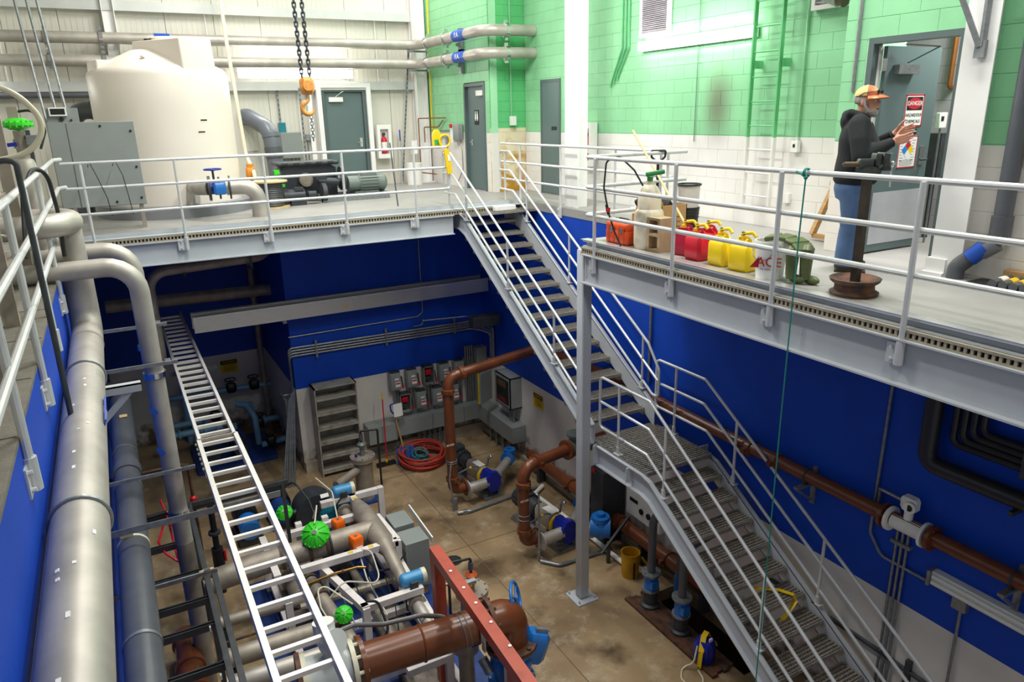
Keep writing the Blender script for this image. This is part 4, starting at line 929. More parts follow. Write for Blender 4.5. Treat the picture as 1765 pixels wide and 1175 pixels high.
t = thing('knee_bracket', 'steel angle knee bracket high on the right column', 'bracket', (6.8, 4.0, 2.4)); G().bar((6.62, 4.35, 2.9), (6.775, 3.98, 2.02), .045, .045).bar((6.785, 3.96, 2.02), (6.79, 3.98, 3.2), .05, .03).box((6.785, 3.97, 2.0), (.04, .09, .14)).put('angle', GALV, t)
G().tube([(6.83, 3.72, 2.42), (6.9, 3.5, 2.44), (7.0, 3.2, 2.6), (7.0, 3.0, 3.1)], .012, 8, .1).put('loose_cable', RUBBER, None, 'black cable curving off the right column', 'cable')
_n0 = set(COL.objects)
# ---- things along the balcony edge
t = thing('tool_case', 'bright orange plastic tool case at the balcony corner', 'case', (5.5, 7.12, 0))
ORC = mat('orange_case', 'E0501A', .4, 0, .1, 6)
G().box((5.5, 7.13, .09), (.24, .44, .17), chamfer=.02).put('base', ORC, t); G().box((5.5, 7.13, .215), (.24, .44, .08), chamfer=.02).put('lid', ORC, t)
g = G()
for i in range(4): g.box((5.38, 6.98+i*.1, .12), (.012, .03, .2))
g.put('rib', ORC, t, kind='stuff'); G().tube([(5.5, 7.03, .25), (5.5, 7.03, .3), (5.5, 7.23, .3), (5.5, 7.23, .25)], .01, 8, .03).put('handle', BLACK, t)
G().box((5.375, 7.02, .17), (.01, .05, .07)).put('latch', GALV, t); G().box((5.375, 7.22, .17), (.01, .05, .07)).put('latch', GALV, t)
t = thing('sprayer', 'grimy white pump sprayer with a green handle', 'sprayer', (5.52, 6.68, 0))
DIRTY = mat('grimy_translucent_plastic', 'D9CFB8', .5, 0, .1, 5, col2='8E8A7E', thr=(.48, .75))
G().lathe([(0, 0), (.165, 0), (.175, .05), (.175, .36), (.165, .43), (.14, .46), (.14, .54), (.125, .64), (.09, .71), (.055, .74), (.055, .78), (0, .78)], (5.54, 6.70, 0), n=24).put('bottle', DIRTY, t)
G().cyl((5.52, 6.68, .78), (5.52, 6.68, .83), .035, n=12).box((5.56, 6.64, .87), (.22, .05, .05), rot=(0, -.15, -.5), chamfer=.012).put('handle', mat('dark_green_plastic', '1E7A3A', .4, 0, .08), t)
t2 = thing('sprayer_hose', 'black sprayer hose looped over the balcony rail', 'hose', (5.3, 6.9, .1)); G().tube([(5.5, 6.78, .72), (5.42, 6.85, .9), (5.3, 6.98, 1.06), (5.2, 7.1, 1.0), (5.17, 7.1, .7), (5.2, 7.05, .42), (5.24, 6.98, .2), (5.3, 6.92, 0.01)], .011, 8, .06).put('hose', RUBBER, t2); G().box((5.2, 7.05, .44), (.03, .05, .05)).put('trigger', RED, t2); G().cyl((5.19, 7.07, .5), (5.21, 7.05, .38), .018, n=8).put('grip', BLACK, t2)
t = thing('concrete_brick', 'tan hollow concrete block on end beside the sprayer', 'block', (5.52, 6.42, 0)); CB = mat('tan_block', 'AD9473', .8, 0, .12, 8, bump=.2, bscale=80)
G().bx(5.36, 5.4, 6.35, 6.55, 0, .39).bx(5.7, 5.74, 6.35, 6.55, 0, .39).put('shell_end', CB, t) if False else None
G().bx(5.4, 5.6, 6.33, 6.37, 0, .39).bx(5.4, 5.6, 6.52, 6.56, 0, .39).bx(5.4, 5.6, 6.37, 6.52, 0, .03).bx(5.4, 5.6, 6.37, 6.52, .18, .21).bx(5.4, 5.6, 6.37, 6.52, .36, .39).bx(5.5, 5.6, 6.37, 6.52, .03, .18).bx(5.5, 5.6, 6.37, 6.52, .21, .36).put('block', CB, t)
t = thing('cardboard_box', 'open cardboard box of odds behind the sprayer', 'box', (6.1, 7.1, 0)); g = G().bx(5.85, 6.25, 6.85, 6.86, 0, .45).bx(5.85, 6.25, 7.24, 7.25, 0, .45).bx(5.85, 5.86, 6.85, 7.25, 0, .45).bx(6.24, 6.25, 6.85, 7.25, 0, .45).bx(5.85, 6.25, 6.85, 7.25, 0, .01); g.put('carton', CARD, t)
g = G()
for k in range(5): g.bx(5.9, 6.15-.05*(k % 2), 6.846, 6.85, .3-k*.03, .31-k*.03)
g.put('printing', GASKET, t, kind='stuff')
g = G().box((6.05, 7.05, .42), (.28, .25, .22), rot=(.4, .3, .6), chamfer=.04); g.put('black_bag', BLACK, None, 'crumpled black plastic in the cardboard box', 'bag')
G().tube([(5.84, 6.83, .5), (5.84, 6.78, .3), (5.84, 6.83, .12), (5.84, 6.9, .3), (5.85, 6.9, .46)], .006, 6, .05).put('cord_loop', YELB, None, 'yellowish cord loop hanging on the cardboard box', 'cord')
t = thing('mailing_tube', 'short brown tube with dark end left of the sprayer', 'tube', (5.6, 7.0, 0)); G().bx(5.6, 5.75, 6.92, 7.1, 0, .36).put('carton', CARD, t); G().cyl((5.6, 6.98, .3), (5.62, 6.93, .52), .06, n=16).put('tube', CARD, t); G().cyl((5.575, 6.98, .49), (5.605, 6.925, .53), .05, n=16).put('tube_end', BLACK, t)
t = thing('broom_handle', 'long plain wooden pole leaning over the rail beside sprayer', 'pole', (5.85, 6.6, 0)); G().cyl((5.75, 6.3, .3), (5.98, 7.62, 1.32), .014, n=10).cyl((5.72, 6.15, .18), (5.75, 6.3, .3), .014, n=10).cyl((5.68, 5.95, .01), (5.72, 6.15, .18), .014, n=10).put('shaft', WOODL, t)
t = thing('shovel_handle', 'black D-grip shovel handle standing behind the sprayer', 'shovel', (6.3, 7.55, 0)); G().cyl((6.35, 7.55, .0), (6.35, 7.55, .92), .02, n=10).put('shaft', BLACK, t); G().tube([(6.35, 7.55, .9), (6.28, 7.6, .98), (6.27, 7.6, 1.06), (6.43, 7.5, 1.06), (6.42, 7.5, .98), (6.35, 7.55, .9)], .014, 8, .02).put('grip', BLACK, t)
t = thing('stacked_pails', 'black pail with a clear pail nested on top by the end rail', 'pail', (6.72, 7.35, 0)); G().lathe([(0, 0), (.125, 0), (.145, .3), (.15, .3), (.15, .33)], (6.72, 7.35, 0), n=24).put('black_pail', BLACK, t)
g = G()
for z in (.2, .24, .28): g.torus((6.72, 7.35, z), .143, .006)
g.put('pail_rib', BLACK, t, kind='stuff'); G().lathe([(.13, .33), (.145, .6), (.15, .6), (.15, .62), (.14, .62), (.125, .33)], (6.72, 7.35, 0), n=24).put('clear_pail', mat('cloudy_plastic', 'CFC9C2', .35, 0, .06), t); G().torus((6.72, 7.35, .62), .15, .014).put('rim', BLACK, t)
# fuel cans
def fuel_can(label, loc, m, rz):
    t = thing('fuel_can', label, 'fuel can')
    G().box((0, 0, .13), (.19, .26, .26), chamfer=.035).put('body', m, t)
    g = G(); g.prism([(-.11, .25), (.11, .25), (.06, .31), (-.05, .31)], (-.05, 0, 0), (0, 1, 0), (0, 0, 1), (.1, 0, 0)); g.put('shoulder', m, t)
    G().tube([(0, .05, .27), (0, .05, .335), (0, -.06, .335), (0, -.1, .25)], .014, 8, .04).put('handle', m, t)
    G().cyl((0, .02, .27), (0, .02, .34), .035, n=14).put('collar', YEL, t)
    G().tube([(0, .02, .34), (0, .02, .37), (0, -.1, .39), (0, -.14, .35)], .018, 8, .03).put('spout', YEL, t); G().box((0, .0, .375), (.03, .04, .03)).put('trigger', BLACK, t)
    t.location = loc; t.rotation_euler.z = rz; t['group'] = 'plastic fuel cans along the balcony edge'
CANR = mat('red_can_plastic', 'C8102A', .38, 0, .08, 4); CANY = mat('yellow_can_plastic', 'F0CE00', .38, 0, .06, 4); CANC = mat('crimson_can_plastic', 'B01238', .38, 0, .1, 4)
fuel_can('crimson fuel can nearest the concrete block', (5.58, 6.1, 0), CANC, .2)
fuel_can('bright red fuel can beside the yellow ones', (5.5, 5.82, 0), CANR, 0)
fuel_can('red fuel can partly hidden behind the other red can', (5.75, 5.92, 0), CANR, .3)
fuel_can('yellow fuel can next to the red can', (5.5, 5.46, 0), CANY, 0)
fuel_can('yellow fuel can next to the white bucket', (5.48, 5.14, 0), CANY, .15)
# white store bucket
t = thing('bucket', 'white plastic bucket with red store lettering by the rail', 'bucket', (5.45, 4.76, 0))
G().lathe([(0, .005), (.125, .005), (.125, 0), (.148, .32), (.154, .32), (.154, .36), (.144, .36), (.12, .02)], (5.45, 4.76, 0), n=28).put('pail', WP, t)
G().tube([(5.4+.16*0, 4.61, .33), (5.31, 4.68, .2), (5.3, 4.78, .16), (5.34, 4.9, .24), (5.42, 4.91, .33)], .004, 6, .08).put('bail', GALV, t)
n_ = Vector((-.8, -.6, 0)); u_ = Vector((.6, -.8, 0)).normalized()
o_ = Vector((5.45, 4.76, .17))+n_*.1425
text('ACE', .125, o_, u_, (0, 0, 1), REDINK, t, depth=.002)
g = G().add([o_+u_*a+Vector((0, 0, b_))+n_*.0025 for a, b_ in ((-.17, -.05), (-.09, -.05), (-.09, .055))], [(0, 1, 2)]); g.put('logo_wedge', REDINK, t)
text('The helpful place.', .022, Vector((5.45, 4.76, .105))+n_*.139, u_, (0, 0, 1), INK, t)
# wader boots hung over the bucket
OLV = mat('olive_rubber', '59633C', .45, 0, .12, 5)
t = thing('wader_boots', 'olive green rubber wader boots folded over beside the bucket', 'boots', (5.5, 4.45, 0))
for i, (bx_, by_) in enumerate(((5.43, 4.60), (5.50, 4.50))):
    G().tube([(bx_+.03, by_+.02, .33), (bx_, by_, .30), (bx_, by_, .2), (bx_-.0, by_, .09), (bx_-.0, by_-.01, .04)], [.05, .062, .056, .05, .046], 12, 0).put('boot_leg', OLV, t)
    G().sph((bx_+.03, by_-.05, .042), (.042, .09, .042)).put('boot_foot', OLV, t)
g = G(); dp = [(5.44, 4.93, .375), (5.5, 4.82, .4), (5.53, 4.7, .385), (5.5, 4.58, .36), (5.48, 4.5, .3)]
for p, q in zip(dp[:-1], dp[1:]): g.bar(p, q, .2, .045)
g.put('wader_cloth', OLV, t, bevel=.015)
for o in set(COL.objects)-_n0:
    if not o.parent and o.name.split('.')[0] not in ('wader_boots',): o.location.y += .11
# vise on a wheel-rim stand
t = thing('vise_stand', 'bench vise on a square post welded to a rusty wheel rim', 'vise', (5.53, 4.0, 0))
G().lathe([(.1, 0), (.19, 0), (.2, .025), (.165, .045), (.16, .09), (.2, .12), (.21, .145), (.198, .15), (.18, .13), (.14, .11), (.1, .11), (.0, .1)], (5.53, 4.0, 0), n=32).put('wheel_rim', RUST, t)
G().bar((5.53, 4.0, .1), (5.53, 4.0, 1.04), .06, .06, up=(1, 0, 0)).put('post', mat('dark_scaled_post', '3E342C', .6, .3, .3, 10), t)
VIS = mat('oily_vise_steel', '4A4D4B', .38, .6, .2, 10)
G().box((5.53, 4.0, 1.05), (.15, .13, .03)).cyl((5.53, 4.0, 1.03), (5.53, 4.0, 1.08), .065, n=18).put('swivel_base', VIS, t)
vd = Vector((.85, -.5, 0)).normalized(); vo = Vector((5.53, 4.0, 0)); vn = Vector((.5, .85, 0)).normalized()
VS = .7
def V(a, b_, z): return vo+vd*a*VS+vn*b_*VS+Vector((0, 0, 1.03+(z-1.05)*VS))
Rv = Matrix((vd, vn, Vector((0, 0, 1)))).transposed()
G().box(V(-.04, 0, 1.15), (0.1260, 0.0840, 0.0840), rot=Rv, chamfer=0.014).put('fixed_body', VIS, t)
G().box(V(.08, 0, 1.2), (0.0490, 0.1120, 0.0980), rot=Rv, chamfer=0.010).put('fixed_jaw', VIS, t)
G().box(V(.17, 0, 1.2), (0.0560, 0.1120, 0.1050), rot=Rv, chamfer=0.010).box(V(.19, 0, 1.12), (0.0700, 0.0700, 0.0700), rot=Rv, chamfer=0.007).put('moving_jaw', VIS, t)
G().box(V(.125, 0, 1.265), (0.0084, 0.1050, 0.0210), rot=Rv).box(V(.19, -.04, 1.272), (0.0420, 0.0700, 0.0070), rot=Rv).put('jaw_plate', CHROME, t)
G().cyl(V(-.29, 0, 1.15), V(-.12, 0, 1.15), 0.0210, n=14).cyl(V(-.31, 0, 1.15), V(-.29, 0, 1.15), 0.0084, n=8).put('spindle_tube', GASKET, t)
G().cyl(V(.22, 0, 1.13), V(.28, 0, 1.13), 0.0196, n=12).sph(V(.275, 0, 1.15), .021).put('spindle_head', CHROME, t); G().cyl(V(.26, 0, 1.14), V(.26, -.03, .88), 0.0077, n=8).put('tommy_bar', CHROME, t)
# small wooden dolly by the wall, toolbox by the column
t = thing('wooden_frame', 'tilted wooden frame on a caster leaning at the block wall', 'frame', (7.5, 5.9, 0))
G().bar((7.45, 6.05, .07), (7.72, 6.0, .68), .07, .05, up=(0, 1, 0)).bar((7.45, 5.7, .07), (7.72, 5.66, .68), .07, .05, up=(0, 1, 0)).bar((7.47, 6.05, .06), (7.47, 5.65, .06), .06, .05).bar((7.71, 6.05, .67), (7.71, 5.62, .67), .07, .06).put('timber', WOOD, t); G().cyl((7.44, 5.8, .03), (7.5, 5.8, .03), .03, n=10).put('caster', BLACK, t)
t = thing('parts_tray', 'low brown tray on the floor by the column', 'tray', (6.85, 3.45, 0))
G().bx(6.62, 6.98, 3.15, 3.55, 0, .015).put('tray', GASKET, t)
for k in range(4):
    y = 3.2+k*.085; f_ = thing('pipe_fitting', ['yellow banded fitting nearest the tray front', 'second yellow banded fitting on the tray', 'third yellow banded fitting on the tray', 'white banded fitting nearest the column on the tray'][(k+3) % 4 if k == 0 else k-1] if False else ['white banded grey pipe fitting at the near end of the tray', 'yellow banded grey fitting beside the white banded one', 'yellow banded grey fitting in the third place on the tray', 'grey fitting with white band at the far end of the tray'][k], 'fitting', (6.78, y, .016), 'grey pipe fittings on the floor tray')
    G().cyl((6.62, y, .055), (6.95, y+.03, .055), .036, n=10).put('tube', PVC, f_); G().cyl((6.74, y+.011, .055), (6.86, y+.022, .055), .038, n=10).put('band', YEL if k % 3 else WP, f_)
# green rope tied to the rail
t = thing('rope', 'thin teal rope tied to balcony rail and hanging into the pit', 'rope', (5.2, 4.32, -4.6))
G().tube([(5.185, 4.33, 1.0), (5.17, 4.33, .5), (5.165, 4.335, -1.2), (5.16, 4.33, -3.0), (5.165, 4.34, -5.4)], .007, 6).put('rope_line', TEALR, t)
G().torus((5.2, 4.33, 1.03), .034, .007, (0, 1, 0), n=16, k=6).torus((5.2, 4.345, 1.03), .034, .007, (0, 1, 0), n=16, k=6).sph((5.185, 4.33, .99), .018).put('knot', TEALR, t); G().tube([(5.185, 4.33, .99), (5.18, 4.38, 1.02), (5.18, 4.43, 1.035)], .009, 6).put('rope_tail', TEALR, t)
# ================================================================ LEFT PIPES
t = thing('main_header_pipe', 'fat stainless pipe running toward the camera below the walkway', 'pipe', (-.44, 5, -.85))
G().tube([(-.44, -.6, -.6), (-.44, 8.5, -.6), (-.44, 9.0, -.6), (-.44, 9.0, .1)], .15, 28, .26).put('pipe', SS, t)
G().lathe([(.152, 0), (.156, .03), (.152, .06)], (-.44, 8.3, -.6), (0, 1, 0), 28).put('weld_ring', SSD, t)
g = G(); g.bar((-.588, 1.0, -.58), (-.588, 8.2, -.58), .004, .02); g.put('weld_seam', SSD, t)
for y in (7.2, 4.4): G().torus((-.44, y, -.6), .156, .012, (0, 1, 0)).put('u_bolt', GALV, t)
G().lathe([(.1505, 0), (.152, 0), (.152, .5), (.1505, .5)], (-.44, 6.0, -.6), (0, 1, 0), 28)
s = G().box((-.30, 6.05, -.56), (.012, .55, .1), rot=(0, .35, 0)).put('blue_label', BLUEINK, t); text('RAW', .07, (-.288, 6.05, -.55), (0, -1, 0), (-.3, 0, 1), WHITEINK, s)
g = G()
random.seed(3)
for i in range(16):
    y = random.uniform(2.5, 7.5); a = random.uniform(.9, 2.0); g.box((-.44+.151*math.cos(a), y, -.6+.151*math.sin(a)), (.018, random.uniform(.01, .05), .004), rot=(0, pi/2-a, 0))
g.put('paint_splash', WHITEINK, t, kind='stuff')
t = thing('return_bend_pipe', 'stainless pipe doubling back in a U bend above the header', 'pipe', (-.6, 9.3, .3))
G().tube([(-1.9, 8.66, .58), (-.4, 8.66, .58), (-.4, 9.34, .58), (-1.9, 9.34, .58)], .12, 18, .33, 10).put('pipe', SS, t); G().tube([(-.42, 9.0, .1), (-.42, 9.0, .56)], .115, 18).put('riser', SS, t)
for lb, y, z in (('near stainless pipe that elbows down into the pit at left', 8.75, .1), ('far stainless pipe that elbows down into the pit at left', 9.95, .1)):
    t = thing('down_pipe', lb, 'pipe', (.13, y, F)); r = .1
    G().tube([(-1.8, y, z), (.13, y, z), (.13, y, -3.3 if y < 9 else F)], r, 18, .3).put('elbow_pipe', SS, t)
    g = G(); flange(g, (.13, y, -1.15), (0, 0, 1), r+.02, .06); flange(g, (.13, y, -2.9), (0, 0, 1), r+.02, .06); g.put('clamp', CHROME, t, kind='stuff')
    if y < 9:
        G().tube([(.13, y, -3.3), (.13, y, F)], r+.004, 18).put('lower_pipe', SSD, t)
        for z2 in (-1.55, -2.05): G().box((.05, y-.1, z2), (.05, .012, .1), rot=(0, -.6, 0)).put('blue_tape', BLUEINK, t)
# white angle bracket under the header, strut arms off the left wall
t = thing('pipe_bracket', 'white steel angle bracket carrying the fat header pipe', 'bracket', (-.6, 7.3, -1.3))
G().bx(-.62, -.02, 7.26, 7.34, -.765, -.75).bx(-.62, -.02, 7.26, 7.27, -.83, -.75).put('arm', STEEL, t); G().bar((-.06, 7.31, -.77), (-.6, 7.31, -1.3), .05, .05).put('diagonal', STEEL, t)
for i, (y, z) in enumerate(((8.62, -1.0), (8.62, -2.3), (9.82, -.85), (7.6, -3.1))):
    t = thing('strut_channel', ['strut arm clamping the near down pipe up high', 'strut arm clamping the near down pipe lower down', 'strut arm clamping the far down pipe', 'strut arm carrying the dark grey pipe'][i], 'strut', (-.6, y, z))
    G().bx(-.62, .38, y-.03, y-.006, z-.02, z+.02).put('arm', GALV, t); G().box((.28, y-.02, z+.03), (.06, .05, .03)).put('clamp', CHROME, t)
t = thing('drain_header', 'dark grey PVC pipe strapped below the fat stainless pipe', 'pipe', (-.36, 6, -2.9))
G().tube([(-.36, -.5, -2.65), (-.36, 12.6, -2.65), (-.36, 12.6, -3.4)], .15, 24, .25).put('pipe', PVC, t)
for i, y in enumerate((10.2, 9.1, 7.7, 6.0, 4.4)):
    G().lathe([(.153, -.02), (.157, -.02), (.157, .02), (.153, .02)], (-.36, y, -2.65), (0, 1, 0), 24).put('strap', GALV if i != 2 else CREAM, t)
G().lathe([(.151, 0), (.168, 0), (.168, .22), (.151, .22)], (-.36, 9.5, -2.65), (0, 1, 0), 24).put('coupling', PVC, t)
G().box((-.4, 7.7, -2.485), (.12, .06, .03)).put('wood_shim', WOODL, t); G().box((-.33, 11.3, -2.49), (.1, .1, .01)).put('tag', WOODL, t)
# pipe rack
t = thing('pipe_rack', 'dark steel strut rack standing along the left wall under the grey pipe', 'rack', (.28, 7.5, F))
RK = mat('dark_strut', '4A4D50', .42, .4, .15, 10)
for dx in (-.03, .06): G().bx(.29+dx, .35+dx, 3.6, 10.2 if dx < 0 else 8.3, -3.64, -3.56).put('rail', RK, t)
for y in (10.2, 9.3, 8.5, 7.9, 7.4, 6.7, 6.2, 5.2):
    G().bx(-.62, .26, y-.03, y+.03, -3.68, -3.63).bx(-.62, .26, y-.03, y-.018, -3.63, -3.60).bx(-.62, .26, y+.018, y+.03, -3.63, -3.60).put('cross_bar', RK, t)
for y in (10.1, 8.2, 6.2): G().bx(.25, .31, y-.03, y+.03, F, -3.64).put('leg', RK, t)
G().bar((.28, 6.2, -4.2), (-.2, 6.2, -3.66), .04, .04).put('brace', RK, t)
G().box((.3, 8.33, -3.58), (.16, .07, .1)).put('wood_cap', WOODL, t)
g = G()
for y in (7.3, 6.5): g.box((.205, y, -3.6), (.015, .04, .05))
g.put('end_cap', WP, t, kind='stuff')
# brown ribbed pipe run and red air hoses beneath
t = thing('low_brown_pipe', 'brown coupled pipe lying low beneath the pipe rack', 'pipe', (.0, 8, F))
G().tube([(-.05, 4.5, -4.9), (-.05, 9.3, -4.9), (-.05, 9.3, F)], .15, 20, .25).put('pipe', BROWN, t)
for y in (9.0, 8.5, 8.05, 7.4): G().lathe([(.15, -.05), (.175, -.04), (.175, .04), (.15, .05)], (-.05, y, -4.9), (0, 1, 0), 20).put('coupling', BROWN, t)
for sgn in (-1, 1): G().bx(-.12+sgn*.25-.02, -.12+sgn*.25+.02, 7.0, 7.1, F, -4.8).put('support_leg', DGREY, t)
t = thing('air_hose', 'red air hose looped between the grey pipe and the rack', 'hose', (0, 9.3, -4))
G().tube([(-.05, 10.4, -3.5), (.0, 10.1, -3.7), (.02, 9.6, -3.9), (.03, 9.2, -3.8), (.06, 8.95, -3.72), (-.1, 9.2, -3.66), (-.16, 9.6, -3.7), (-.02, 10.2, -3.66), (.03, 9.7, -3.56), (.09, 9.35, -3.62), (.12, 9.05, -3.7)], .014, 8, .1).put('hose', RED, t)
G().cyl((-.3, 9.95, -3.5), (.0, 9.95, -3.48), .03, n=10).put('coupling_black', BLACK, t); G().cyl((0, 9.95, -3.48), (.16, 9.95, -3.47), .016, n=8).put('steel_tail', CHROME, t)
t = thing('brown_conduit', 'thin rusty conduit bending down behind the rack', 'conduit', (.2, 10.6, -4.4)); G().tube([(-.62, 10.3, -3.0), (.33, 10.3, -3.0), (.36, 10.3, -3.1), (.36, 10.3, -4.4)], .022, 8, .08).put('conduit', RUST, t)
t = thing('ball_valve_riser', 'black plastic riser with red handled ball valve by the ladder', 'valve', (.58, 10.7, F))
G().tube([(.58, 10.7, F), (.58, 10.7, -3.9)], .045, 12).put('riser', BLACK, t); G().cyl((.58, 10.7, -4.95), (.58, 10.7, -4.65), .085, n=16).put('valve_body', BLACK, t); G().cyl((.58, 10.7, -4.4), (.58, 10.7, -4.36), .09, n=16).put('union', DGREY, t)
G().box((.68, 10.68, -4.8), (.03, .04, .18)).put('handle', RED, t); G().cyl((.45, 10.4, -5.0), (.6, 10.7, -5.0), .05, n=12).put('branch', BLACK, t); G().sph((.36, 10.3, -3.55), .05).put('red_knob', RED, t)
t = thing('angle_rail', 'long dark angle iron crossing under the ladder', 'angle iron', (.9, 10.9, -4)); G().bx(.2, 1.65, 10.2, 10.26, -3.62, -3.56).bx(.2, 1.65, 10.25, 10.26, -3.7, -3.56).put('angle', RK, t); G().bx(1.55, 1.6, 10.2, 10.25, F, -3.62).put('leg', RK, t)
# left walkway clutter
t = thing('walkway_rack', 'weathered aluminium strut frame crowded with tubing on the left walkway', 'rack', (-1.1, 7, 0))
for (x, y, h) in ((-.78, 5.2, 1.35), (-.85, 7.0, 1.4), (-.86, 9.0, 1.75), (-1.0, 10.4, 1.9), (-1.2, 6.2, 1.2), (-1.0, 4.2, 1.5)): G().bx(x-.05, x+.05, y-.04, y+.04, -.01, h).bx(x-.06, x-.05, y-.05, y+.05, -.01, h).put('upright', SSD, t)
for z in (.3, .9, 1.3): G().bx(-.95, -.9, 4.2, 9.5, z-.02, z+.02).put('rail', SSD, t)
t = thing('green_valve_pipe', 'white capped stainless pipe with bright green actuator on the walkway', 'valve', (-.76, 10, 0))
G().lathe([(.11, 0), (.11, 1.1), (.09, 1.18), (.03, 1.22), (0, 1.22)], (-.76, 10, 0), n=18).put('filter_body', SS, t)
G().cyl((-.76, 10, 1.2), (-.76, 10, 1.5), .06, n=12).box((-.76, 10, 1.36), (.14, .1, .1)).put('valve_body', SSD, t)
g = G().lathe([(.0, 0), (.08, .01), (.135, .045), (.155, .055), (.155, .085), (.135, .095), (.08, .13), (0, .14)], (-.76, 10, 1.5), n=24)
for k in range(16): g.cyl((-.76+.145*math.cos(k*pi/8), 10+.145*math.sin(k*pi/8), 1.535), (-.76+.145*math.cos(k*pi/8), 10+.145*math.sin(k*pi/8), 1.605), .012, n=6)
g.put('actuator', GREENA, t)
G().box((-.78, 10, 1.69), (.1, .08, .12)).put('positioner', SSD, t); G().bar((-1.1, 9.9, 1.33), (-.8, 9.95, 1.36), .04, .04).put('blue_lever', BLUEP, t); G().box((-.63, 9.95, 1.4), (.14, .1, .1)).put('junction_box', GALV, t)
G().tube([(-.74, 10, 1.7), (-.58, 10, 1.72), (-.5, 9.95, 1.5), (-.58, 9.9, 1.3)], .014, 8, .1).put('air_tube', BLACK, t)
t = thing('cream_hose', 'fat cream hose sweeping in a big arc over the walkway rail', 'hose', (-.8, 6, .9))
G().tube([(-1.5, 6, 1.66), (-.95, 6, 1.83), (-.45, 6, 1.80), (-.29, 6, 1.57), (-.40, 6, 1.38), (-.62, 6, 1.335), (-.95, 6.0, 1.3), (-1.3, 6, 1.28)], .02, 10, .28, 10).put('hose', CREAM, t)
t = thing('dark_standpipe', 'dark steel rod standing in front of the walkway railing', 'rod', (-.5, 5.9, -.9)); G().tube([(-.9, 5.9, 1.3), (-.56, 5.9, 1.34), (-.5, 5.9, 1.33), (-.5, 5.9, -.55)], .02, 10, .05).put('rod', DGREY, t); G().cyl((-.9, 5.9, 1.3), (-.62, 5.9, 1.335), .034, n=10).put('nozzle', CREAM, t)
t = thing('black_tubing', 'black tubing arched over the walkway railing', 'hose', (-.6, 8.5, .3)); G().tube([(-.75, 7.9, .4), (-.7, 8.2, .95), (-.6, 8.5, 1.17), (-.5, 8.7, 1.1), (-.48, 8.8, .7), (-.5, 8.8, .25)], .02, 8, .2).put('tube', RUBBER, t)
t = thing('dark_upright', 'tall dark square post just behind the walkway railing', 'post', (-.72, 10.9, 0)); G().bx(-.76, -.70, 10.6, 10.66, -.02, 1.5).put('post', DGREY, t)
g = G()
random.seed(11)
for i in range(26):
    y = random.uniform(4.2, 8.5); x = random.uniform(-1.25, -.98); z = random.uniform(.1, .9)
    g.tube([(x, y, z), (x+random.uniform(-.1, .2), y+random.uniform(-.1, .3), z+random.uniform(-.1, .25)), (x+random.uniform(-.1, .15), y+.3, z-.05)], .013, 6, .05)
g.put('instrument_tubing', SS, [o for o in COL.objects if o.name == 'walkway_rack'][0], kind='stuff')
t = thing('membrane_vessels', 'row of grey vessels on end in the walkway rack', 'vessel', (-1.35, 6, 0))
for i in range(5): G().lathe([(.0, 0), (.11, 0), (.11, 1.0), (.09, 1.05), (0, 1.06)], (-1.35, 4.4+i*.85, 0), n=16).put('vessel', GREY, t)

# ================================================================ PIT: back wall group
t = thing('bookcase', 'grimy grey metal shelf unit against the pit back wall', 'shelf', (3.3, 13.8, F))
DIRTG = mat('grimy_shelf_paint', 'A8A398', .5, .1, .15, 5, col2='6B6252', thr=(.5, .78))
x0, x1, y0, y1, zt = 2.9, 3.75, 13.6, 13.96, -3.5
G().bx(x0, x0+.025, y0, y1, F, zt).put('side_panel', DIRTG, t); G().bx(x1-.025, x1, y0, y1, F, zt).put('side_panel', DIRTG, t)
G().bx(x0, x1, y1-.012, y1, F, zt).put('back_panel', DIRTG, t); G().bx(x0, x1, y0, y1, zt-.03, zt).put('top_panel', DIRTG, t)
for i in range(6): G().bx(x0+.02, x1-.02, y0, y1-.01, F+.1+i*.315, F+.13+i*.315).bx(x0+.02, x1-.02, y0-.003, y0+.012, F+.08+i*.315, F+.13+i*.315).put('shelf_board', DIRTG, t)
# wireway trough round the corner, conduits below
t = thing('wireway', 'long grey wireway trough wrapping the pit corner below the switches', 'wireway', (5.4, 13.9, -5))
G().bx(4.0, 6.82, 13.75, 14.04, -4.97, -4.62).put('trough', GREY, t); G().bx(6.5, 6.82, 12.15, 13.75, -4.97, -4.62).put('trough', GREY, t)
for x in (4.6, 5.4, 6.15): G().bx(x, x+.008, 13.745, 13.75, -4.97, -4.62).put('seam', DGREY, t)
G().bx(3.94, 4.55, 13.65, 14.04, -4.98, -4.612).put('end_box', GREY, t)
for i in range(14): G().cyl((5.1+i*.06, 13.85+.05*(i % 2), F), (5.1+i*.06, 13.85+.05*(i % 2), -4.96), .02, n=8).put('conduit', GALV, t)
for i in range(7): G().cyl((6.62+.05*(i % 2), 12.5+i*.15, F), (6.62+.05*(i % 2), 12.5+i*.15, -4.96), .02, n=8).put('conduit', GALV, t)
G().tube([(4.62, 13.9, -4.98), (4.62, 13.9, -5.15), (4.5, 13.93, -5.28), (3.3, 13.96, -5.3)], .018, 8, .1).put('loop_conduit', GALV, t); G().tube([(4.7, 13.9, -4.98), (4.7, 13.9, -5.2), (4.55, 13.93, -5.33), (3.3, 13.96, -5.35)], .018, 8, .1).put('loop_conduit', GALV, t)
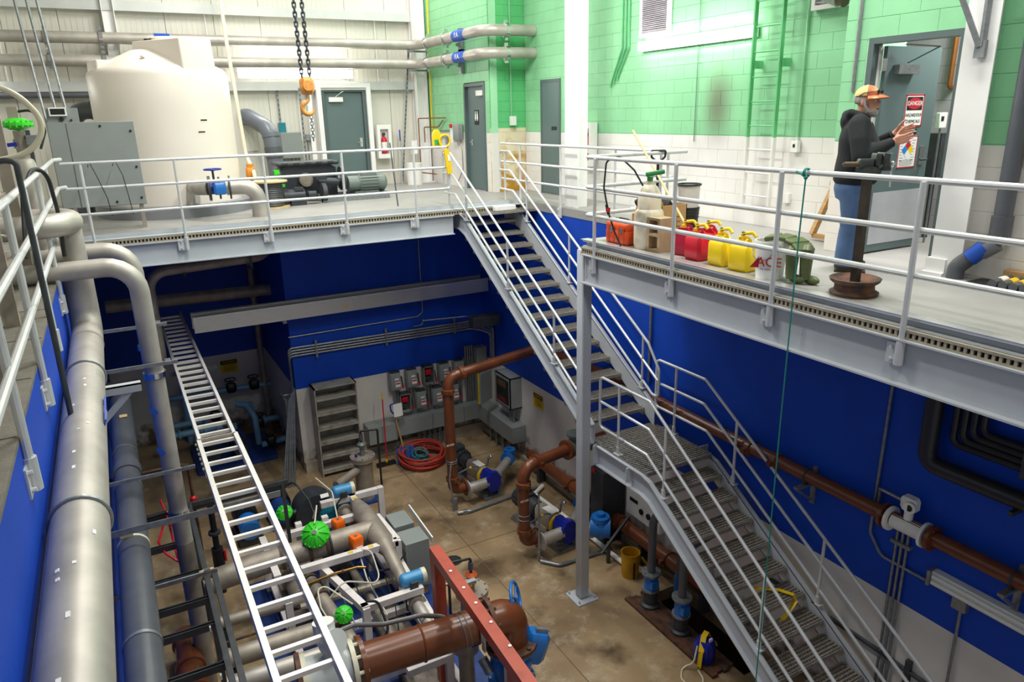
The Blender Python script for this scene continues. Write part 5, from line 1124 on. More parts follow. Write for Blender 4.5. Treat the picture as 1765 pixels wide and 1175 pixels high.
def disconnect(label, x, ztop, opened=False):
    t = thing('disconnect_switch', label, 'switch', (x, 13.97, ztop-.42), 'grey disconnect switches on the pit back wall')
    w_ = .235; h = .4
    if not opened:
        G().box((x, 13.965, ztop-h/2), (w_, .15, h), chamfer=.012).put('body', GREY, t); G().box((x, 13.87, ztop-h/2), (w_-.02, .03, h-.03), chamfer=.008).put('cover', GREY, t)
        G().box((x+.02, 13.852, ztop-.14), (.09, .004, .04)).put('name_tag', WP, t); G().box((x+.04, 13.852, ztop-.26), (.11, .004, .11)).put('warning_label', WP, t); G().box((x+.04, 13.849, ztop-.24), (.1, .003, .03)).put('label_band', RED, t)
    else:
        G().bx(x-w_/2, x-w_/2+.012, 13.86, 14.04, ztop-h, ztop).bx(x+w_/2-.012, x+w_/2, 13.86, 14.04, ztop-h, ztop).bx(x-w_/2, x+w_/2, 13.86, 14.04, ztop-.012, ztop).bx(x-w_/2, x+w_/2, 13.86, 14.04, ztop-h, ztop-h+.012).bx(x-w_/2, x+w_/2, 14.03, 14.04, ztop-h, ztop).put('body', GREY, t)
        G().box((x, 13.96, ztop-.14), (.14, .1, .12), chamfer=.01).put('red_switch_gear', RED, t); G().box((x, 13.98, ztop-.29), (.15, .08, .1)).put('terminals', DGREY, t)
    G().box((x, 13.96, ztop+.01), (w_-.02, .16, .02)).put('rain_lip', DGREY, t)
    G().bar((x+w_/2+.012, 13.88, ztop-.1), (x+w_/2+.03, 13.87, ztop-.3), .02, .03).put('lever', DGREY, t); G().bar((x+w_/2+.03, 13.87, ztop-.28), (x+w_/2+.035, 13.865, ztop-.37), .025, .035).put('lever_grip', RED, t)
    zb_ = -4.62
    G().cyl((x, 13.98, ztop-h), (x, 13.98, zb_), .03, n=8).put('conduit', GALV, t); 
    if ztop > -3.8: G().cyl((x+.07, 13.98, ztop-h), (x+.07, 13.98, zb_), .02, n=8).put('conduit', GALV, t)
ul = ['leftmost', 'second', 'third, open red', 'fourth', 'rightmost']; ll = ['leftmost open red', 'second', 'third', 'rightmost']
for i, x in enumerate((4.67, 5.04, 5.43, 5.79, 6.15)): disconnect(f'{ul[i]} disconnect switch of the upper row', x, -3.58, i == 2)
for i, x in enumerate((4.86, 5.22, 5.6, 6.0)): disconnect(f'{ll[i]} disconnect switch of the lower row', x, -4.1, i == 0)
t = thing('open_panel', 'grey breaker panel with its door swung open on the right pit wall', 'panel', (6.7, 12.6, -4.3))
G().bx(6.55, 6.57, 12.3, 12.95, -4.28, -3.6).bx(6.55, 6.828, 12.3, 12.32, -4.28, -3.6).bx(6.55, 6.828, 12.93, 12.95, -4.28, -3.6).bx(6.55, 6.828, 12.3, 12.95, -3.62, -3.6).bx(6.55, 6.828, 12.3, 12.95, -4.28, -4.26).put('case', GREY, t)
G().bx(6.54, 6.552, 12.36, 12.88, -4.2, -3.68).put('dark_interior', BLACK, t)
G().bx(6.53, 6.545, 12.45, 12.8, -3.85, -3.72).put('breaker_strip', GASKET, t); G().bx(6.53, 6.545, 12.45, 12.8, -4.18, -4.08).put('red_strip', mat('dull_red', '6E1F1F', .5), t)
G().box((6.35, 13.0, -3.94), (.42, .02, .66), rot=(0, 0, .5)).put('panel_door', GREY, t)
g = G()
for i in range(4): g.cyl((6.68, 12.4+i*.06, -4.28), (6.68, 12.4+i*.06, -4.62), .02, n=8)
g.put('conduit', GALV, t, kind='stuff')
t = thing('corner_trunking', 'bundle of tall grey conduits and a box in the pit corner', 'conduit', (6.5, 13.9, -4.6))
G().bx(6.55, 6.8, 13.82, 14.04, -4.62, -3.35).put('tall_box', GREY, t)
for i in range(4): G().cyl((6.34+i*.055, 13.97, -4.62), (6.34+i*.055, 13.97, -3.3), .022, n=8).put('conduit', GALV, t)
G().bx(6.43, 6.46, 13.55, 13.58, -4.55, -3.75).put('yellow_level', YEL, None, 'yellow and black level leaning by the open panel', 'level')
# conduits on blue wall
t = thing('conduit_bank', 'bank of four grey conduits along the blue wall bending down at the corner', 'conduit', (4.6, 14, -2.9))
for i in range(4):
    z = -2.72-.055*i; G().tube([(2.58, 14.0, z-.9), (2.58, 14.0, z), (2.75, 14.0, z), (6.68-.06*i, 14.0, z-.05), (6.76-.04*i, 13.8, z-.05), (6.79, 13.45+.05*i, z-.1), (6.79, 13.45+.05*i, -3.6)], .021, 8, .1).put('conduit', GALV, t)
for x in (3.1, 4.55, 6.1): G().bx(x, x+.04, 13.965, 14.04, -2.98, -2.62).put('strap', GALV, t)
t = thing('single_conduit', 'single thin conduit with a drop bend on the blue wall', 'conduit', (4.2, 14, -2.6)); G().tube([(2.62, 14.02, -2.5), (5.3, 14.02, -2.48), (5.42, 14.02, -2.4), (5.42, 14.02, -.5)], .014, 8, .1).put('conduit', GALV, t); G().tube([(5.42, 14.02, -2.55), (5.4, 14.02, -2.68), (5.2, 14.02, -2.68)], .014, 8, .08).put('drop_bend', GALV, t)
G().bx(2.58, 2.655, 14.15, 14.35, -2.25, -2.05).put('wall_box', WP, None, 'white box on the shaded side of the blue wall corner', 'box')
t = thing('beam_joint_box', 'dark grey steel box beam end on the blue wall under the stairs', 'box', (6.5, 13.3, -2.6)); G().bx(6.1, 6.7, 12.95, 13.2, -2.62, -2.4).put('box', DGREY, t, bevel=.01); G().tube([(6.3, 13.2, -2.5), (6.3, 13.7, -2.55), (5.4, 13.99, -2.58)], .014, 8, .1).put('conduit', GALV, t)
def caution(label, o, ux, n, w_, h, name='caution_sign'):
    o, ux, n = Vector(o), Vector(ux), Vector(n); t = thing(name, label, 'sign', o)
    c = lambda a, b_, d: o+ux*a+Vector((0, 0, b_))+n*d
    def quad(nm, m, a0, a1, b0, b1, d): return G().prism([(a0, b0), (a1, b0), (a1, b1), (a0, b1)], c(0, 0, 0), ux, (0, 0, 1), n*d).put(nm, m, t)
    quad('plate', YEL, -w_/2, w_/2, 0, h, .006); quad('header', INK, -w_/2+.008, w_/2-.008, h*.68, h-.008, .008)
    text('CAUTION', h*.2, c(0, h*.83, .0095), ux, (0, 0, 1), YEL, t)
    g = G()
    for k in range(4):
        ww = w_*(.38-.06*(k % 2)); z = h*(.56-.13*k); g.prism([(-ww, z), (ww, z), (ww, z+h*.04), (-ww, z+h*.04)], o, ux, (0, 0, 1), n*.008)
    g.put('small_print', INK, t, kind='stuff')
caution('yellow caution sign on the shaded white recess wall', (1.82, 17.29, -4.06), (1, 0, 0), (0, -1, 0), .38, .31)
caution('yellow caution sign on the white pit wall beside the stairs', (6.82, 11.62, -4.05), (0, -1, 0), (-1, 0, 0), .36, .3)
# broom, shovel, mat, hose, bundle of conduit, leaning panel
t = thing('push_broom', 'red handled push broom standing against the wireway', 'broom', (4.22, 13.5, F)); G().cyl((4.22, 13.5, F+.08), (4.27, 13.62, -4.0), .013, n=8).put('handle', RED, t); G().cyl((4.27, 13.62, -4.0), (4.275, 13.63, -3.86), .016, n=8).put('yellow_tip', YEL, t); G().cyl((4.22, 13.5, F+.06), (4.221, 13.505, F+.14), .022, n=8).put('socket', YEL, t); G().bx(4.0, 4.4, 13.44, 13.54, F+.001, F+.07).put('bristles', BLACK, t)
t = thing('snow_shovel', 'shovel with a blue blade leaning on the wireway', 'shovel', (4.6, 13.45, F)); SHB = mat('shovel_blue', '38599E', .4, .2, .25, 8)
g = G()
for k in range(7): g.box((4.45+k*.055, 13.42+.015*(1 if k % 2 else 0), F+.17), (.056, .02, .34), rot=(-.25, 0, .2 if k % 2 else -.2))
g.put('blade', SHB, t); G().cyl((4.6, 13.48, F+.3), (4.52, 13.66, -4.4), .017, n=8).put('shaft', WOOD, t); G().tube([(4.52, 13.66, -4.42), (4.45, 13.66, -4.32), (4.44, 13.68, -4.18), (4.57, 13.68, -4.18), (4.58, 13.67, -4.32), (4.52, 13.66, -4.42)], .016, 8, .03).put('d_grip', BLUEP, t)
G().box((4.58, 13.6, -4.3), (.2, .012, .28), rot=(-.1, 0, .1)).put('clipboard', WP, None, 'framed white card hung above the wireway behind the shovel grip', 'card')
t = thing('hose_coil', 'coil of red hose heaped on the pit floor by the wall', 'hose', (4.95, 13.2, F))
HR = mat('faded_red_hose', 'B03A2E', .45, 0, .12, 6)
random.seed(5)
for i in range(9):
    R_ = .46-.012*(i % 4); cx, cy = 4.93+random.uniform(-.05, .05), 13.2+random.uniform(-.05, .05); z = F+.025+i*.032; tx, ty = random.uniform(-.12, .12), random.uniform(-.1, .25)
    pts = [(cx+R_*math.cos(a)*(1+.05*math.sin(3*a)), cy+R_*.92*math.sin(a), max(F+.022, z+.3*(tx*math.cos(a)+ty*math.sin(a)))) for a in [2*pi*k/30 for k in range(30)]]
    G().tube(pts, .022, 8, closed=True).put('hose_loop', HR, t)
G().tube([(5.1, 13.6, F+.25), (5.0, 13.3, F+.2), (5.15, 12.95, F+.06), (4.8, 12.85, F+.04)], .022, 8, .2).put('hose_end', HR, t)
g = G()
random.seed(9)
for i in range(7):
    cx, cy = 4.93+random.uniform(-.1, .1), 13.25+random.uniform(-.08, .1); R_ = random.uniform(.1, .2)
    g.torus((cx, cy, F+.04+i*.03), R_, .014, (random.uniform(-.4, .4), random.uniform(-.4, .4), 1), n=16, k=6)
g.put('rope_bundle', mat('turquoise_rope', '14818A', .6, 0, .2, 20), None, 'turquoise rope heaped inside the red hose coil', 'rope')
for i in range(5):
    G().cyl((2.1+i*.055, 13.55+.03*(i % 2), F+.001), (2.48+i*.03, 13.98, -3.75+.05*i), .02, n=8).put('conduit_length', GALV, None, 'grey conduit length leaning in the bunch at the blue wall corner', 'conduit', 'loose conduit lengths at the wall corner')
t = thing('leaning_panel', 'grey lid panel leaning open with studs on its edge beside the corner', 'panel', (2.3, 14.6, -5)); G().box((2.45, 14.4, -4.2), (.04, .5, .75)).put('panel', GREY, t); g = G()
for k in range(12): g.sph((2.42, 14.17+random.uniform(-.04, .04), -3.9-k*.06), .012, 6, 4)
g.put('stud', CHROME, t, kind='stuff'); G().cyl((2.64, 14.4, -3.8), (2.45, 14.4, -3.8), .03, n=8).put('bracket_arm', GALV, t); G().cyl((2.45, 14.4, F), (2.45, 14.4, -4.5), .02, n=8).put('stand', GALV, t)
# recess: light blue pump piping, valves, dark pipes overhead
t = thing('recess_manifold', 'light blue pipe manifold with black valves in the dark recess', 'manifold', (1.8, 16.4, F))
for p in ([(.2, 16.9, -4.3), (2.62, 16.9, -4.36)], [(.2, 16.6, -4.85), (1.1, 16.6, -4.85), (1.1, 16.2, -4.85)], [(.3, 15.8, -4.75), (1.35, 15.8, -4.75)], [(1.75, 16.3, -4.5), (1.95, 16.1, -4.5), (2.05, 15.9, -4.75), (2.05, 15.8, F)], [(2.0, 16.3, -5.0), (2.63, 16.3, -5.0)], [(2.05, 15.4, -5.2), (2.6, 15.4, -5.16)], [(.75, 16.9, F), (.75, 16.9, -4.1)]):
    G().tube(p, .07, 12, .12).put('blue_pipe', LBLUE, t)
for (c, d) in (((1.0, 15.8, -4.75), (1, 0, 0)), ((1.25, 15.8, -4.75), (1, 0, 0)), ((.5, 15.8, -4.75), (1, 0, 0)), ((2.0, 16.1, -4.55), (0, 1, 0)), ((2.3, 16.3, -5.0), (1, 0, 0))):
    g = G(); flange(g, c, d, .11, .04, 14); g.put('flange', LBLUE, t)
for c in ((1.75, 16.85, -4.28), (2.25, 16.85, -4.3), (2.15, 16.2, -5.0), (2.25, 15.4, -5.15), (1.3, 16.5, -4.75)):
    G().box(c, (.22, .2, .22), chamfer=.05).put('black_valve', BLACK, t); G().torus((c[0], c[1]-.02, c[2]+.2), .12, .014, n=18, k=6).cyl(c, (c[0], c[1]-.02, c[2]+.2), .015, n=6).put('hand_wheel', BLACK, t)
t = thing('recess_pump_skid', 'dark blue pump base with motors on the recess floor', 'pump', (1.5, 15.4, F)); G().bx(.7, 2.3, 15.0, 16.5, F, F+.1).put('base', BLUED, t)
for x in (1.05, 1.6): G().cyl((x, 15.2, F+.3), (x, 15.9, F+.3), .14, n=16).put('motor', DGREY, t); G().cyl((x, 15.9, F+.3), (x, 16.1, F+.3), .19, n=16).put('volute', BLUED, t); G().tube([(x, 16.0, F+.3), (x, 16.0, F+.6)], .07, 10).put('discharge', LBLUE, t)
t = thing('recess_stack', 'tall cream stained pipe standing in the recess corner', 'pipe', (2.5, 16.9, F)); G().cyl((2.5, 16.9, F), (2.5, 16.9, -.46), .07, n=14).put('pipe', SSD, t); G().cyl((2.5, 16.9, -4.55), (2.5, 16.9, -4.5), .085, n=14).put('coupling', SSD, t)
t = thing('overhead_dark_pipe', 'grey pipe slung under the back platform in shadow', 'pipe', (1.2, 14, -1.2)); G().tube([(.35, 13.4, -2.4), (.35, 13.4, -.85), (2.2, 13.6, -.8), (2.6, 14.4, -.75), (2.6, 17.0, -.75)], .085, 14, .3).put('pipe', SSD, t); g = G()
for x in (.9, 2.0): g.bx(x, x+.04, 13.4, 13.7, -.98, -.95).bx(x, x+.04, 13.4, 13.42, -.97, -.46)
g.put('hanger', DGREY, t, kind='stuff')
t = thing('second_dark_pipe', 'lower dark pipe crossing the shaded recess', 'pipe', (1.2, 15.5, -2)); G().tube([(-.4, 15.6, -1.8), (2.65, 15.6, -1.85)], .12, 14).put('pipe', SSD, t)

# ================================================================ PIT: brown piping and pumps
def coupling(par, c, d, r): 
    d = Vector(d).normalized(); G().lathe([(r, -.045), (r+.028, -.035), (r+.028, .035), (r, .045)], c, d, 18).put('coupling', BROWN, par)
    x, y = basis(d); g = G()
    for s in (-1, 1): g.box(Vector(c)+x*s*(r+.04), (.06, .06, .06))
    g.put('coupling_lug', BROWN, par, kind='stuff')
r = .095
t = thing('brown_riser_pipe', 'tall glossy brown riser with an elbow to the right wall', 'pipe', (4.75, 11.27, F))
G().tube([(5.0, 11.27, -5.12), (4.75, 11.27, -5.12), (4.75, 11.27, -2.88), (6.78, 11.27, -2.66)], r, 20, .22).put('pipe', BROWN, t)
for c, d in (((4.75, 11.27, -3.14), (0, 0, 1)), ((5.02, 11.27, -2.85), (1, 0, .1)), ((4.75, 11.27, -4.88), (0, 0, 1))): coupling(t, c, d, r)
g = G(); flange(g, (5.0, 11.27, -5.12), (1, 0, 0), .17, .04); bolts(g, (5.0, 11.27, -5.12), (1, 0, 0), .145, 8); g.put('flange', BROWN, t, kind='stuff')
for z in (-4.5, -4.54): G().torus((4.75, 11.27, z), r+.004, .008).put('wire_clamp', GALV, t)
text('SEWER', .05, (4.70, 11.168, -4.15), (1, 0, 0), (0, 0, 1), WHITEINK, t)
G().cyl((4.7, 11.1, F), (4.7, 11.1, -5.2), .05, n=12).put('support_stub', GALV, t); G().tube([(4.7, 11.18, -4.5), (4.62, 11.1, -4.8), (4.66, 11.05, -5.3), (4.66, 11.05, F)], .016, 8, .1).put('drain_line', GALV, t)
t = thing('brown_gooseneck_pipe', 'brown gooseneck pipe nearer the post with check valve at the wall', 'pipe', (5.06, 9.12, F))
G().tube([(5.3, 9.12, -5.14), (5.06, 9.12, -5.14), (5.06, 9.12, -3.78), (6.1, 9.3, -3.78)], r, 20, .24).put('pipe', BROWN, t)
for c, d in (((5.06, 9.12, -4.08), (0, 0, 1)), ((5.34, 9.17, -3.78), (1, .17, 0)), ((5.06, 9.12, -4.93), (0, 0, 1))): coupling(t, c, d, r)
g = G(); flange(g, (5.3, 9.12, -5.14), (1, 0, 0), .17, .04); bolts(g, (5.3, 9.12, -5.14), (1, 0, 0), .145, 8); flange(g, (5.98, 9.28, -3.78), (1, .17, 0), .17, .05); bolts(g, (5.98, 9.28, -3.78), (1, .17, 0), .145, 8); g.put('flange', BROWN, t, kind='stuff')
for z in (-4.62, -4.7): G().torus((5.06, 9.12, z), r+.004, .008).put('wire_clamp', GALV, t)
text('SEWER', .05, (5.02, 9.018, -4.33), (1, 0, 0), (0, 0, 1), WHITEINK, t)
CHV = mat('check_valve_grey', '6B7470', .45, .1, .12, 8)
g = G().cyl((6.03, 9.29, -3.78), (6.5, 9.35, -3.78), .15, n=20).cyl((6.2, 9.31, -3.78), (6.2, 9.31, -3.56), .13, n=18).cyl((6.2, 9.31, -3.58), (6.2, 9.31, -3.54), .17, n=18); g.put('check_valve', CHV, t)
G().tube([(6.5, 9.35, -3.78), (6.8, 9.38, -3.78)], .1, 14).put('wall_stub', BROWN, t)
G().tube([(5.3, 9.05, -4.3), (5.24, 8.95, -4.9), (5.2, 8.9, -5.2), (5.2, 8.9, F)], .016, 8, .1).put('drain_line', GALV, t); G().cyl((5.2, 8.9, F+.05), (5.2, 8.9, F+.2), .03, n=10).put('drain_trap', GALV, t)
def pump(label, loc, rz, name='rotary_pump'):
    """local: near end faces -y, inlet to -x, outlet to +x"""
    t = thing(name, label, 'pump')
    G().bx(-.2, .2, -.1, 1.3, 0, .05).bx(-.2, -.12, -.05, 1.25, .05, .12).bx(.12, .2, -.05, 1.25, .05, .12).put('base_frame', GALV, t)
    n = 8; oc = [(.19*math.cos(pi/8+k*pi/4)*.85, .19*math.sin(pi/8+k*pi/4)*1.15) for k in range(n)]
    g = G().prism(oc, (0, -.12, .36), (1, 0, 0), (0, 0, 1), (0, .06, 0)); bolts(g, (0, -.12, .36), (0, 1, 0), .16, 8, .014, .015); g.put('head_cover', BLUEP, t)
    G().prism([(a*.8, b_*.85) for a, b_ in oc], (0, -.06, .36), (1, 0, 0), (0, 0, 1), (0, .26, 0)).put('pump_head', BLUEP, t)
    G().lathe([(.15, 0), (.17, .01), (.17, .04), (.15, .05)], (0, .2, .36), (0, 1, 0), 18).put('yellow_ring', YEL, t)
    G().box((0, .5, .36), (.24, .5, .34), chamfer=.06).box((0, .5, .2), (.28, .3, .1)).put('gear_case', SSD, t)
    G().box((-.0, .42, .535), (.14, .26, .006), rot=(0, 0, 0)).put('gear_label', WP, t)
    G().cyl((0, .75, .4), (0, .95, .42), .13, n=16).put('lantern', DGREY, t)
    g = G().cyl((0, .95, .42), (0, 1.32, .42), .17, n=20)
    for k in range(14): a = 2*pi*k/14; g.box((.172*math.cos(a), 1.13, .42+.172*math.sin(a)), (.016, .32, .016))
    g.put('motor', DGREY, t); G().box((-.02, 1.12, .63), (.2, .2, .1), chamfer=.02).put('terminal_box', DGREY, t)
    g = G().tube([(-.5, .02, .33), (-.1, -.03, .35)], .1, 16); flange(g, (-.5, .02, .33), (1, -.1, 0), .16, .03); g.put('inlet_pipe', SS, t)
    g = G().tube([(.1, 0, .4), (.62, .32, .45)], .085, 16); flange(g, (.12, .02, .4), (1, .6, 0), .13, .03); g.put('outlet_pipe', SS, t)
    g = G().box((.72, .4, .48), (.2, .2, .24), chamfer=.05).cyl((.72, .4, .59), (.72, .4, .64), .12, n=14).cyl((.72, .4, .64), (.72, .4, .68), .04, n=10).cyl((.6, .32, .47), (.64, .345, .47), .14, n=14); g.put('outlet_valve', BLUEM, t)
    G().tube([(.12, .3, .5), (.14, .28, .68), (.14, .2, .7)], .022, 8, .04).put('gauge_tap', GALV, t); G().sph((.14, .2, .72), .035, 10, 6).put('gauge', CHROME, t)
    G().tube([(-.08, .3, .54), (-.25, .25, .62), (-.6, .2, .6)], .014, 8, .05).put('sensing_line', GALV, t); G().sph((-.3, .24, .61), .03, 8, 6).put('small_tap', YEL, t)
    t.location = loc; t.rotation_euler.z = rz; t['group'] = 'blue headed rotary pumps on the pit floor'; return t
pump('blue headed rotary pump by the tall brown riser', (5.5, 11.18, F), .12)
pump('blue headed rotary pump beside the grey post', (5.78, 9.0, F), .12)
t = thing('floor_drain_line', 'low grey drain pipe along the pit floor between the pumps', 'pipe', (5.4, 10.6, F)); G().tube([(4.66, 10.9, F+.04), (4.9, 10.85, F+.04), (6.4, 11.0, F+.04)], .035, 10, .1).put('pipe', GALV, t); G().cyl((4.8, 10.87, F), (4.8, 10.87, F+.07), .05, n=10).put('elbow', GALV, t)
t = thing('floor_drain_line', 'low grey drain pipe along the pit floor behind the post base', 'pipe', (5.4, 8.6, F)); G().tube([(5.2, 8.85, F+.04), (5.4, 8.6, F+.04), (6.4, 8.55, F+.04)], .03, 10, .1).put('pipe', GALV, t)
t = thing('low_brown_line', 'brown pipe running low along the right pit wall', 'pipe', (6.6, 9, -5.05)); G().tube([(6.62, 11.6, -5.0), (6.62, 6.4, -5.0)], .11, 16).put('pipe', BROWN, t)
for y in (10.1, 8.6, 7.4): coupling(t, (6.62, y, -5.0), (0, 1, 0), .11)
for y in (11.2, 9.5, 8.0, 6.6): G().bx(6.54, 6.7, y-.04, y+.04, F, -5.1).put('pipe_saddle', DGREY, t)
t = thing('white_drain_pipe', 'white plastic drain pipe lying on the floor by the low brown pipe', 'pipe', (6.3, 10.4, F)); G().tube([(6.5, 10.95, F+.06), (6.2, 10.75, F+.06), (6.28, 9.4, F+.06), (6.3, 7.9, F+.06)], .04, 10, .06).put('pipe', WP, t)
t = thing('gate_valve', 'blue valve with black angle bar under the landing', 'valve', (6.4, 8.5, F)); G().box((6.2, 8.6, -4.95), (.24, .3, .32), chamfer=.06).cyl((6.2, 8.6, -4.82), (6.2, 8.6, -4.74), .15, n=16).cyl((6.2, 8.6, -4.74), (6.2, 8.6, -4.68), .07, n=12).cyl((6.07, 8.7, -4.95), (6.33, 8.5, -4.95), .17, n=16).put('body', BLUEM, t); g = G().cyl((5.95, 8.75, -5.0), (6.1, 8.65, -5.0), .13, n=16); g.put('flange_pipe', SSD, t); G().bar((5.9, 8.15, -5.1), (6.62, 8.4, -4.78), .04, .04).put('angle_bar', BLACK, t); G().cyl((6.15, 8.3, F), (6.15, 8.3, -5.05), .035, n=8).put('stand', DGREY, t)
t = thing('dark_cabinet', 'dark grey cabinet standing under the stair landing', 'cabinet', (6.6, 9.0, F)); G().bx(6.35, 6.8, 8.75, 9.1, -5.2, -4.1).put('body', DGREY, t); G().bx(6.4, 6.78, 8.76, 9.08, F, -5.2).put('plinth', BLACK, t); G().bx(6.34, 6.35, 8.98, 9.08, -4.18, -4.1).put('red_tag', RED, t)
t = thing('gauge_panel', 'white instrument panel with two round dials under the landing', 'panel', (6.72, 8.2, -4.8)); G().bx(6.72, 6.828, 7.75, 8.6, -4.8, -4.35).put('box', WP, t); g = G()
for y in (8.2, 8.02): g.cyl((6.72, y, -4.62), (6.7, y, -4.62), .05, n=16)
g.put('dial', BLACK, t, kind='stuff'); G().bx(6.71, 6.72, 8.3, 8.5, -4.54, -4.48).put('nameplate', BLACK, t)
t = thing('yellow_pail', 'worn yellow metal bucket on the pit floor under the stairs', 'bucket', (6.25, 7.86, F)); G().lathe([(0, .01), (.13, .01), (.13, 0), (.15, .42), (.155, .42), (.14, .42), (.12, .03)], (6.25, 7.86, F), n=24).put('pail', YELB, t); G().bar((6.42, 7.8, F+.3), (6.5, 7.6, F+.12), .04, .02).put('handle', YELB, t); g = G().bx(6.2, 6.23, 7.705, 7.715, F+.02, F+.3); g.put('rust_streak', BLACK, t)
# sump pumps
for i, (x, y) in enumerate(((6.02, 7.08), (6.02, 6.42))):
    t = thing('sump_valve', ('far' if i == 0 else 'near')+' blue sump valve with dark riser on the floor boards', 'valve', (x, y, F)); 
    G().lathe([(.0, 0), (.14, 0), (.14, .03), (.1, .05), (.11, .18), (.08, .24), (.08, .28)], (x, y, F+.05), n=18).put('base_casting', DGREY, t)
    G().cyl((x, y, F+.33), (x, y, F+.6), .1, n=16).box((x-.02, y-.08, F+.45), (.12, .1, .12)).put('valve_body', BLUEM, t); g = G(); flange(g, (x, y, F+.33), (0, 0, 1), .13, .03); flange(g, (x, y, F+.6), (0, 0, 1), .14, .03); bolts(g, (x, y, F+.6), (0, 0, 1), .115, 6); g.put('flange', GALV, t, kind='stuff')
    G().tube([(x, y, F+.6), (x, y, F+1.5), (x+.5, y+.1, F+1.5)] if i == 0 else [(x, y, F+.6), (x, y, F+1.35), (x+.6, y+.1, F+1.35)], .06, 12, .12).put('riser', PVC if i == 0 else PVC, t)
t = thing('sump_boards', 'rusty plank cover beside the sump opening', 'boards', (6.0, 6.5, F))
for i in range(4): G().bx(5.8+i*.1, 5.895+i*.1, 5.55+.03*(i % 2), 7.4-.04*(i % 3), F, F+.045).put('plank', RUST, t)
t = thing('float_riser', 'thin dark riser rising from the sump', 'pipe', (6.4, 6.9, F-.8)); G().tube([(6.42, 6.95, F-1), (6.42, 6.95, -4.6)], .035, 10).put('pipe', PVC, t); G().cyl((6.42, 6.95, -5.2), (6.42, 6.95, -4.95), .055, n=10).put('coupling', BLUEM, t)
t = thing('utility_pump', 'blue portable pump with a yellow sling and cord on the floor', 'pump', (5.93, 5.85, F)); G().box((5.93, 5.85, F+.18), (.24, .26, .34), rot=(0, 0, .5), chamfer=.06).put('body', BLUEP, t); g = G()
pp = [(5.78, 5.78, F+.02), (5.8, 5.78, F+.25), (5.9, 5.85, F+.4), (6.02, 5.92, F+.38), (6.12, 5.95, F+.2), (6.2, 5.9, F+.12)]
for a, b_ in zip(pp[:-1], pp[1:]): g.bar(a, b_, .07, .012)
g.put('sling', YEL, t); G().box((5.96, 5.78, F+.37), (.05, .02, .04)).put('cap', WP, t)
G().tube([(5.8, 5.85, F+.3), (5.7, 5.8, F+.1), (5.6, 5.9, F+.012), (5.45, 5.75, F+.012), (5.45, 5.55, F+.012), (5.6, 5.5, F+.012), (5.7, 5.62, F+.012), (5.74, 5.75, F+.012)], .011, 8, .12).put('cord', CREAM, t)
# ---- right pit wall: flow meter line, brackets, conduits, lamp, dark PVC bank
r = .078
t = thing('flow_line_pipe', 'brown pipe with white flow meter along the blue right wall', 'pipe', (6.66, 5, -2.7)); X_ = 6.69
G().tube([(X_, 9.4, -2.58), (X_, .2, -2.6)], r, 18).put('pipe', BROWN, t); G().tube([(X_, 9.4, -2.58), (X_, 11.1, -2.66)], r, 14).put('pipe_tail', BROWN, t)
for y in (7.9, 6.05, 5.62, 2.35): coupling(t, (X_, y, -2.6), (0, 1, 0), r)
g = G().cyl((X_, 3.72, -2.6), (X_, 4.05, -2.6), .085, n=20)
for y in (3.7, 4.08): flange(g, (X_, y, -2.6), (0, 1, 0), .135, .03)
g.put('meter_tube', WP, t); g = G()
for y in (3.63, 4.15): flange(g, (X_, y, -2.6), (0, 1, 0), .135, .04); bolts(g, (X_, y, -2.6), (0, 1, 0), .11, 8, .012, .035)
g.put('flange', BROWN, t, kind='stuff')
G().cyl((X_, 3.9, -2.52), (X_, 3.9, -2.4), .045, n=12).box((X_, 3.9, -2.34), (.13, .17, .15), chamfer=.03).put('meter_head', WP, t); G().cyl((X_-.06, 3.86, -2.34), (X_-.1, 3.85, -2.34), .06, n=18).put('meter_bezel', WP, t); G().cyl((X_-.1, 3.85, -2.34), (X_-.104, 3.85, -2.34), .035, n=14).put('meter_display', BLACK, t)
G().tube([(X_, 4.0, -2.34), (X_, 4.25, -2.33), (6.78, 4.3, -2.4), (6.79, 4.3, -2.6)], .018, 8, .06).put('signal_conduit', GALV, t)
for y in (5.15, 2.85): G().torus((X_, y, -2.6), r+.008, .012, (0, 1, 0), 20, 6).put('u_bolt', DGREY, t); G().bx(6.5, 6.828, y-.03, y+.03, -2.72, -2.69).bx(6.8, 6.828, y-.03, y+.03, -2.98, -2.5).bar((6.52, y, -2.72), (6.81, y, -2.95), .03, .03).put('wall_bracket', GALV, t)
t = thing('meter_conduits', 'three thin grey conduits dropping from the flow meter', 'conduit', (6.79, 4, F))
for i in range(3): G().tube([(6.8, 3.93+i*.06, -2.7), (6.8, 3.93+i*.06, F)], .015, 8).put('conduit', GALV, t)
G().bx(6.77, 6.828, 3.88, 4.1, -2.92, -2.88).put('strap', GALV, t)
t = thing('looping_conduit', 'long thin conduit dropping down the blue wall and turning along it', 'conduit', (6.8, 4.3, -3.2)); G().tube([(6.8, 4.32, -.02), (6.8, 4.36, -2.95), (6.8, 4.2, -3.16), (6.8, .5, -3.15)], .017, 8, .12).put('conduit', GALV, t)
G().bx(6.76, 6.828, 3.24, 3.38, -3.27, -3.1).put('junction_box', GALV, t); G().cyl((6.8, 3.3, -3.25), (6.8, 3.3, F), .016, n=8).put('drop_conduit', GALV, t)
t = thing('unlit_strip_lamp', 'unlit twin tube fluorescent fixture on the blue pit wall', 'lamp', (6.78, 2.7, -3.1)); G().bx(6.74, 6.828, 1.9, 3.62, -3.13, -2.98).put('housing', WP, t)
for z in (-3.02, -3.09): G().cyl((6.72, 1.95, z), (6.72, 3.58, z), .018, n=10).put('tube', WP, t)
G().bx(6.70, 6.828, 3.60, 3.63, -3.14, -2.97).put('end_cap', GALV, t)
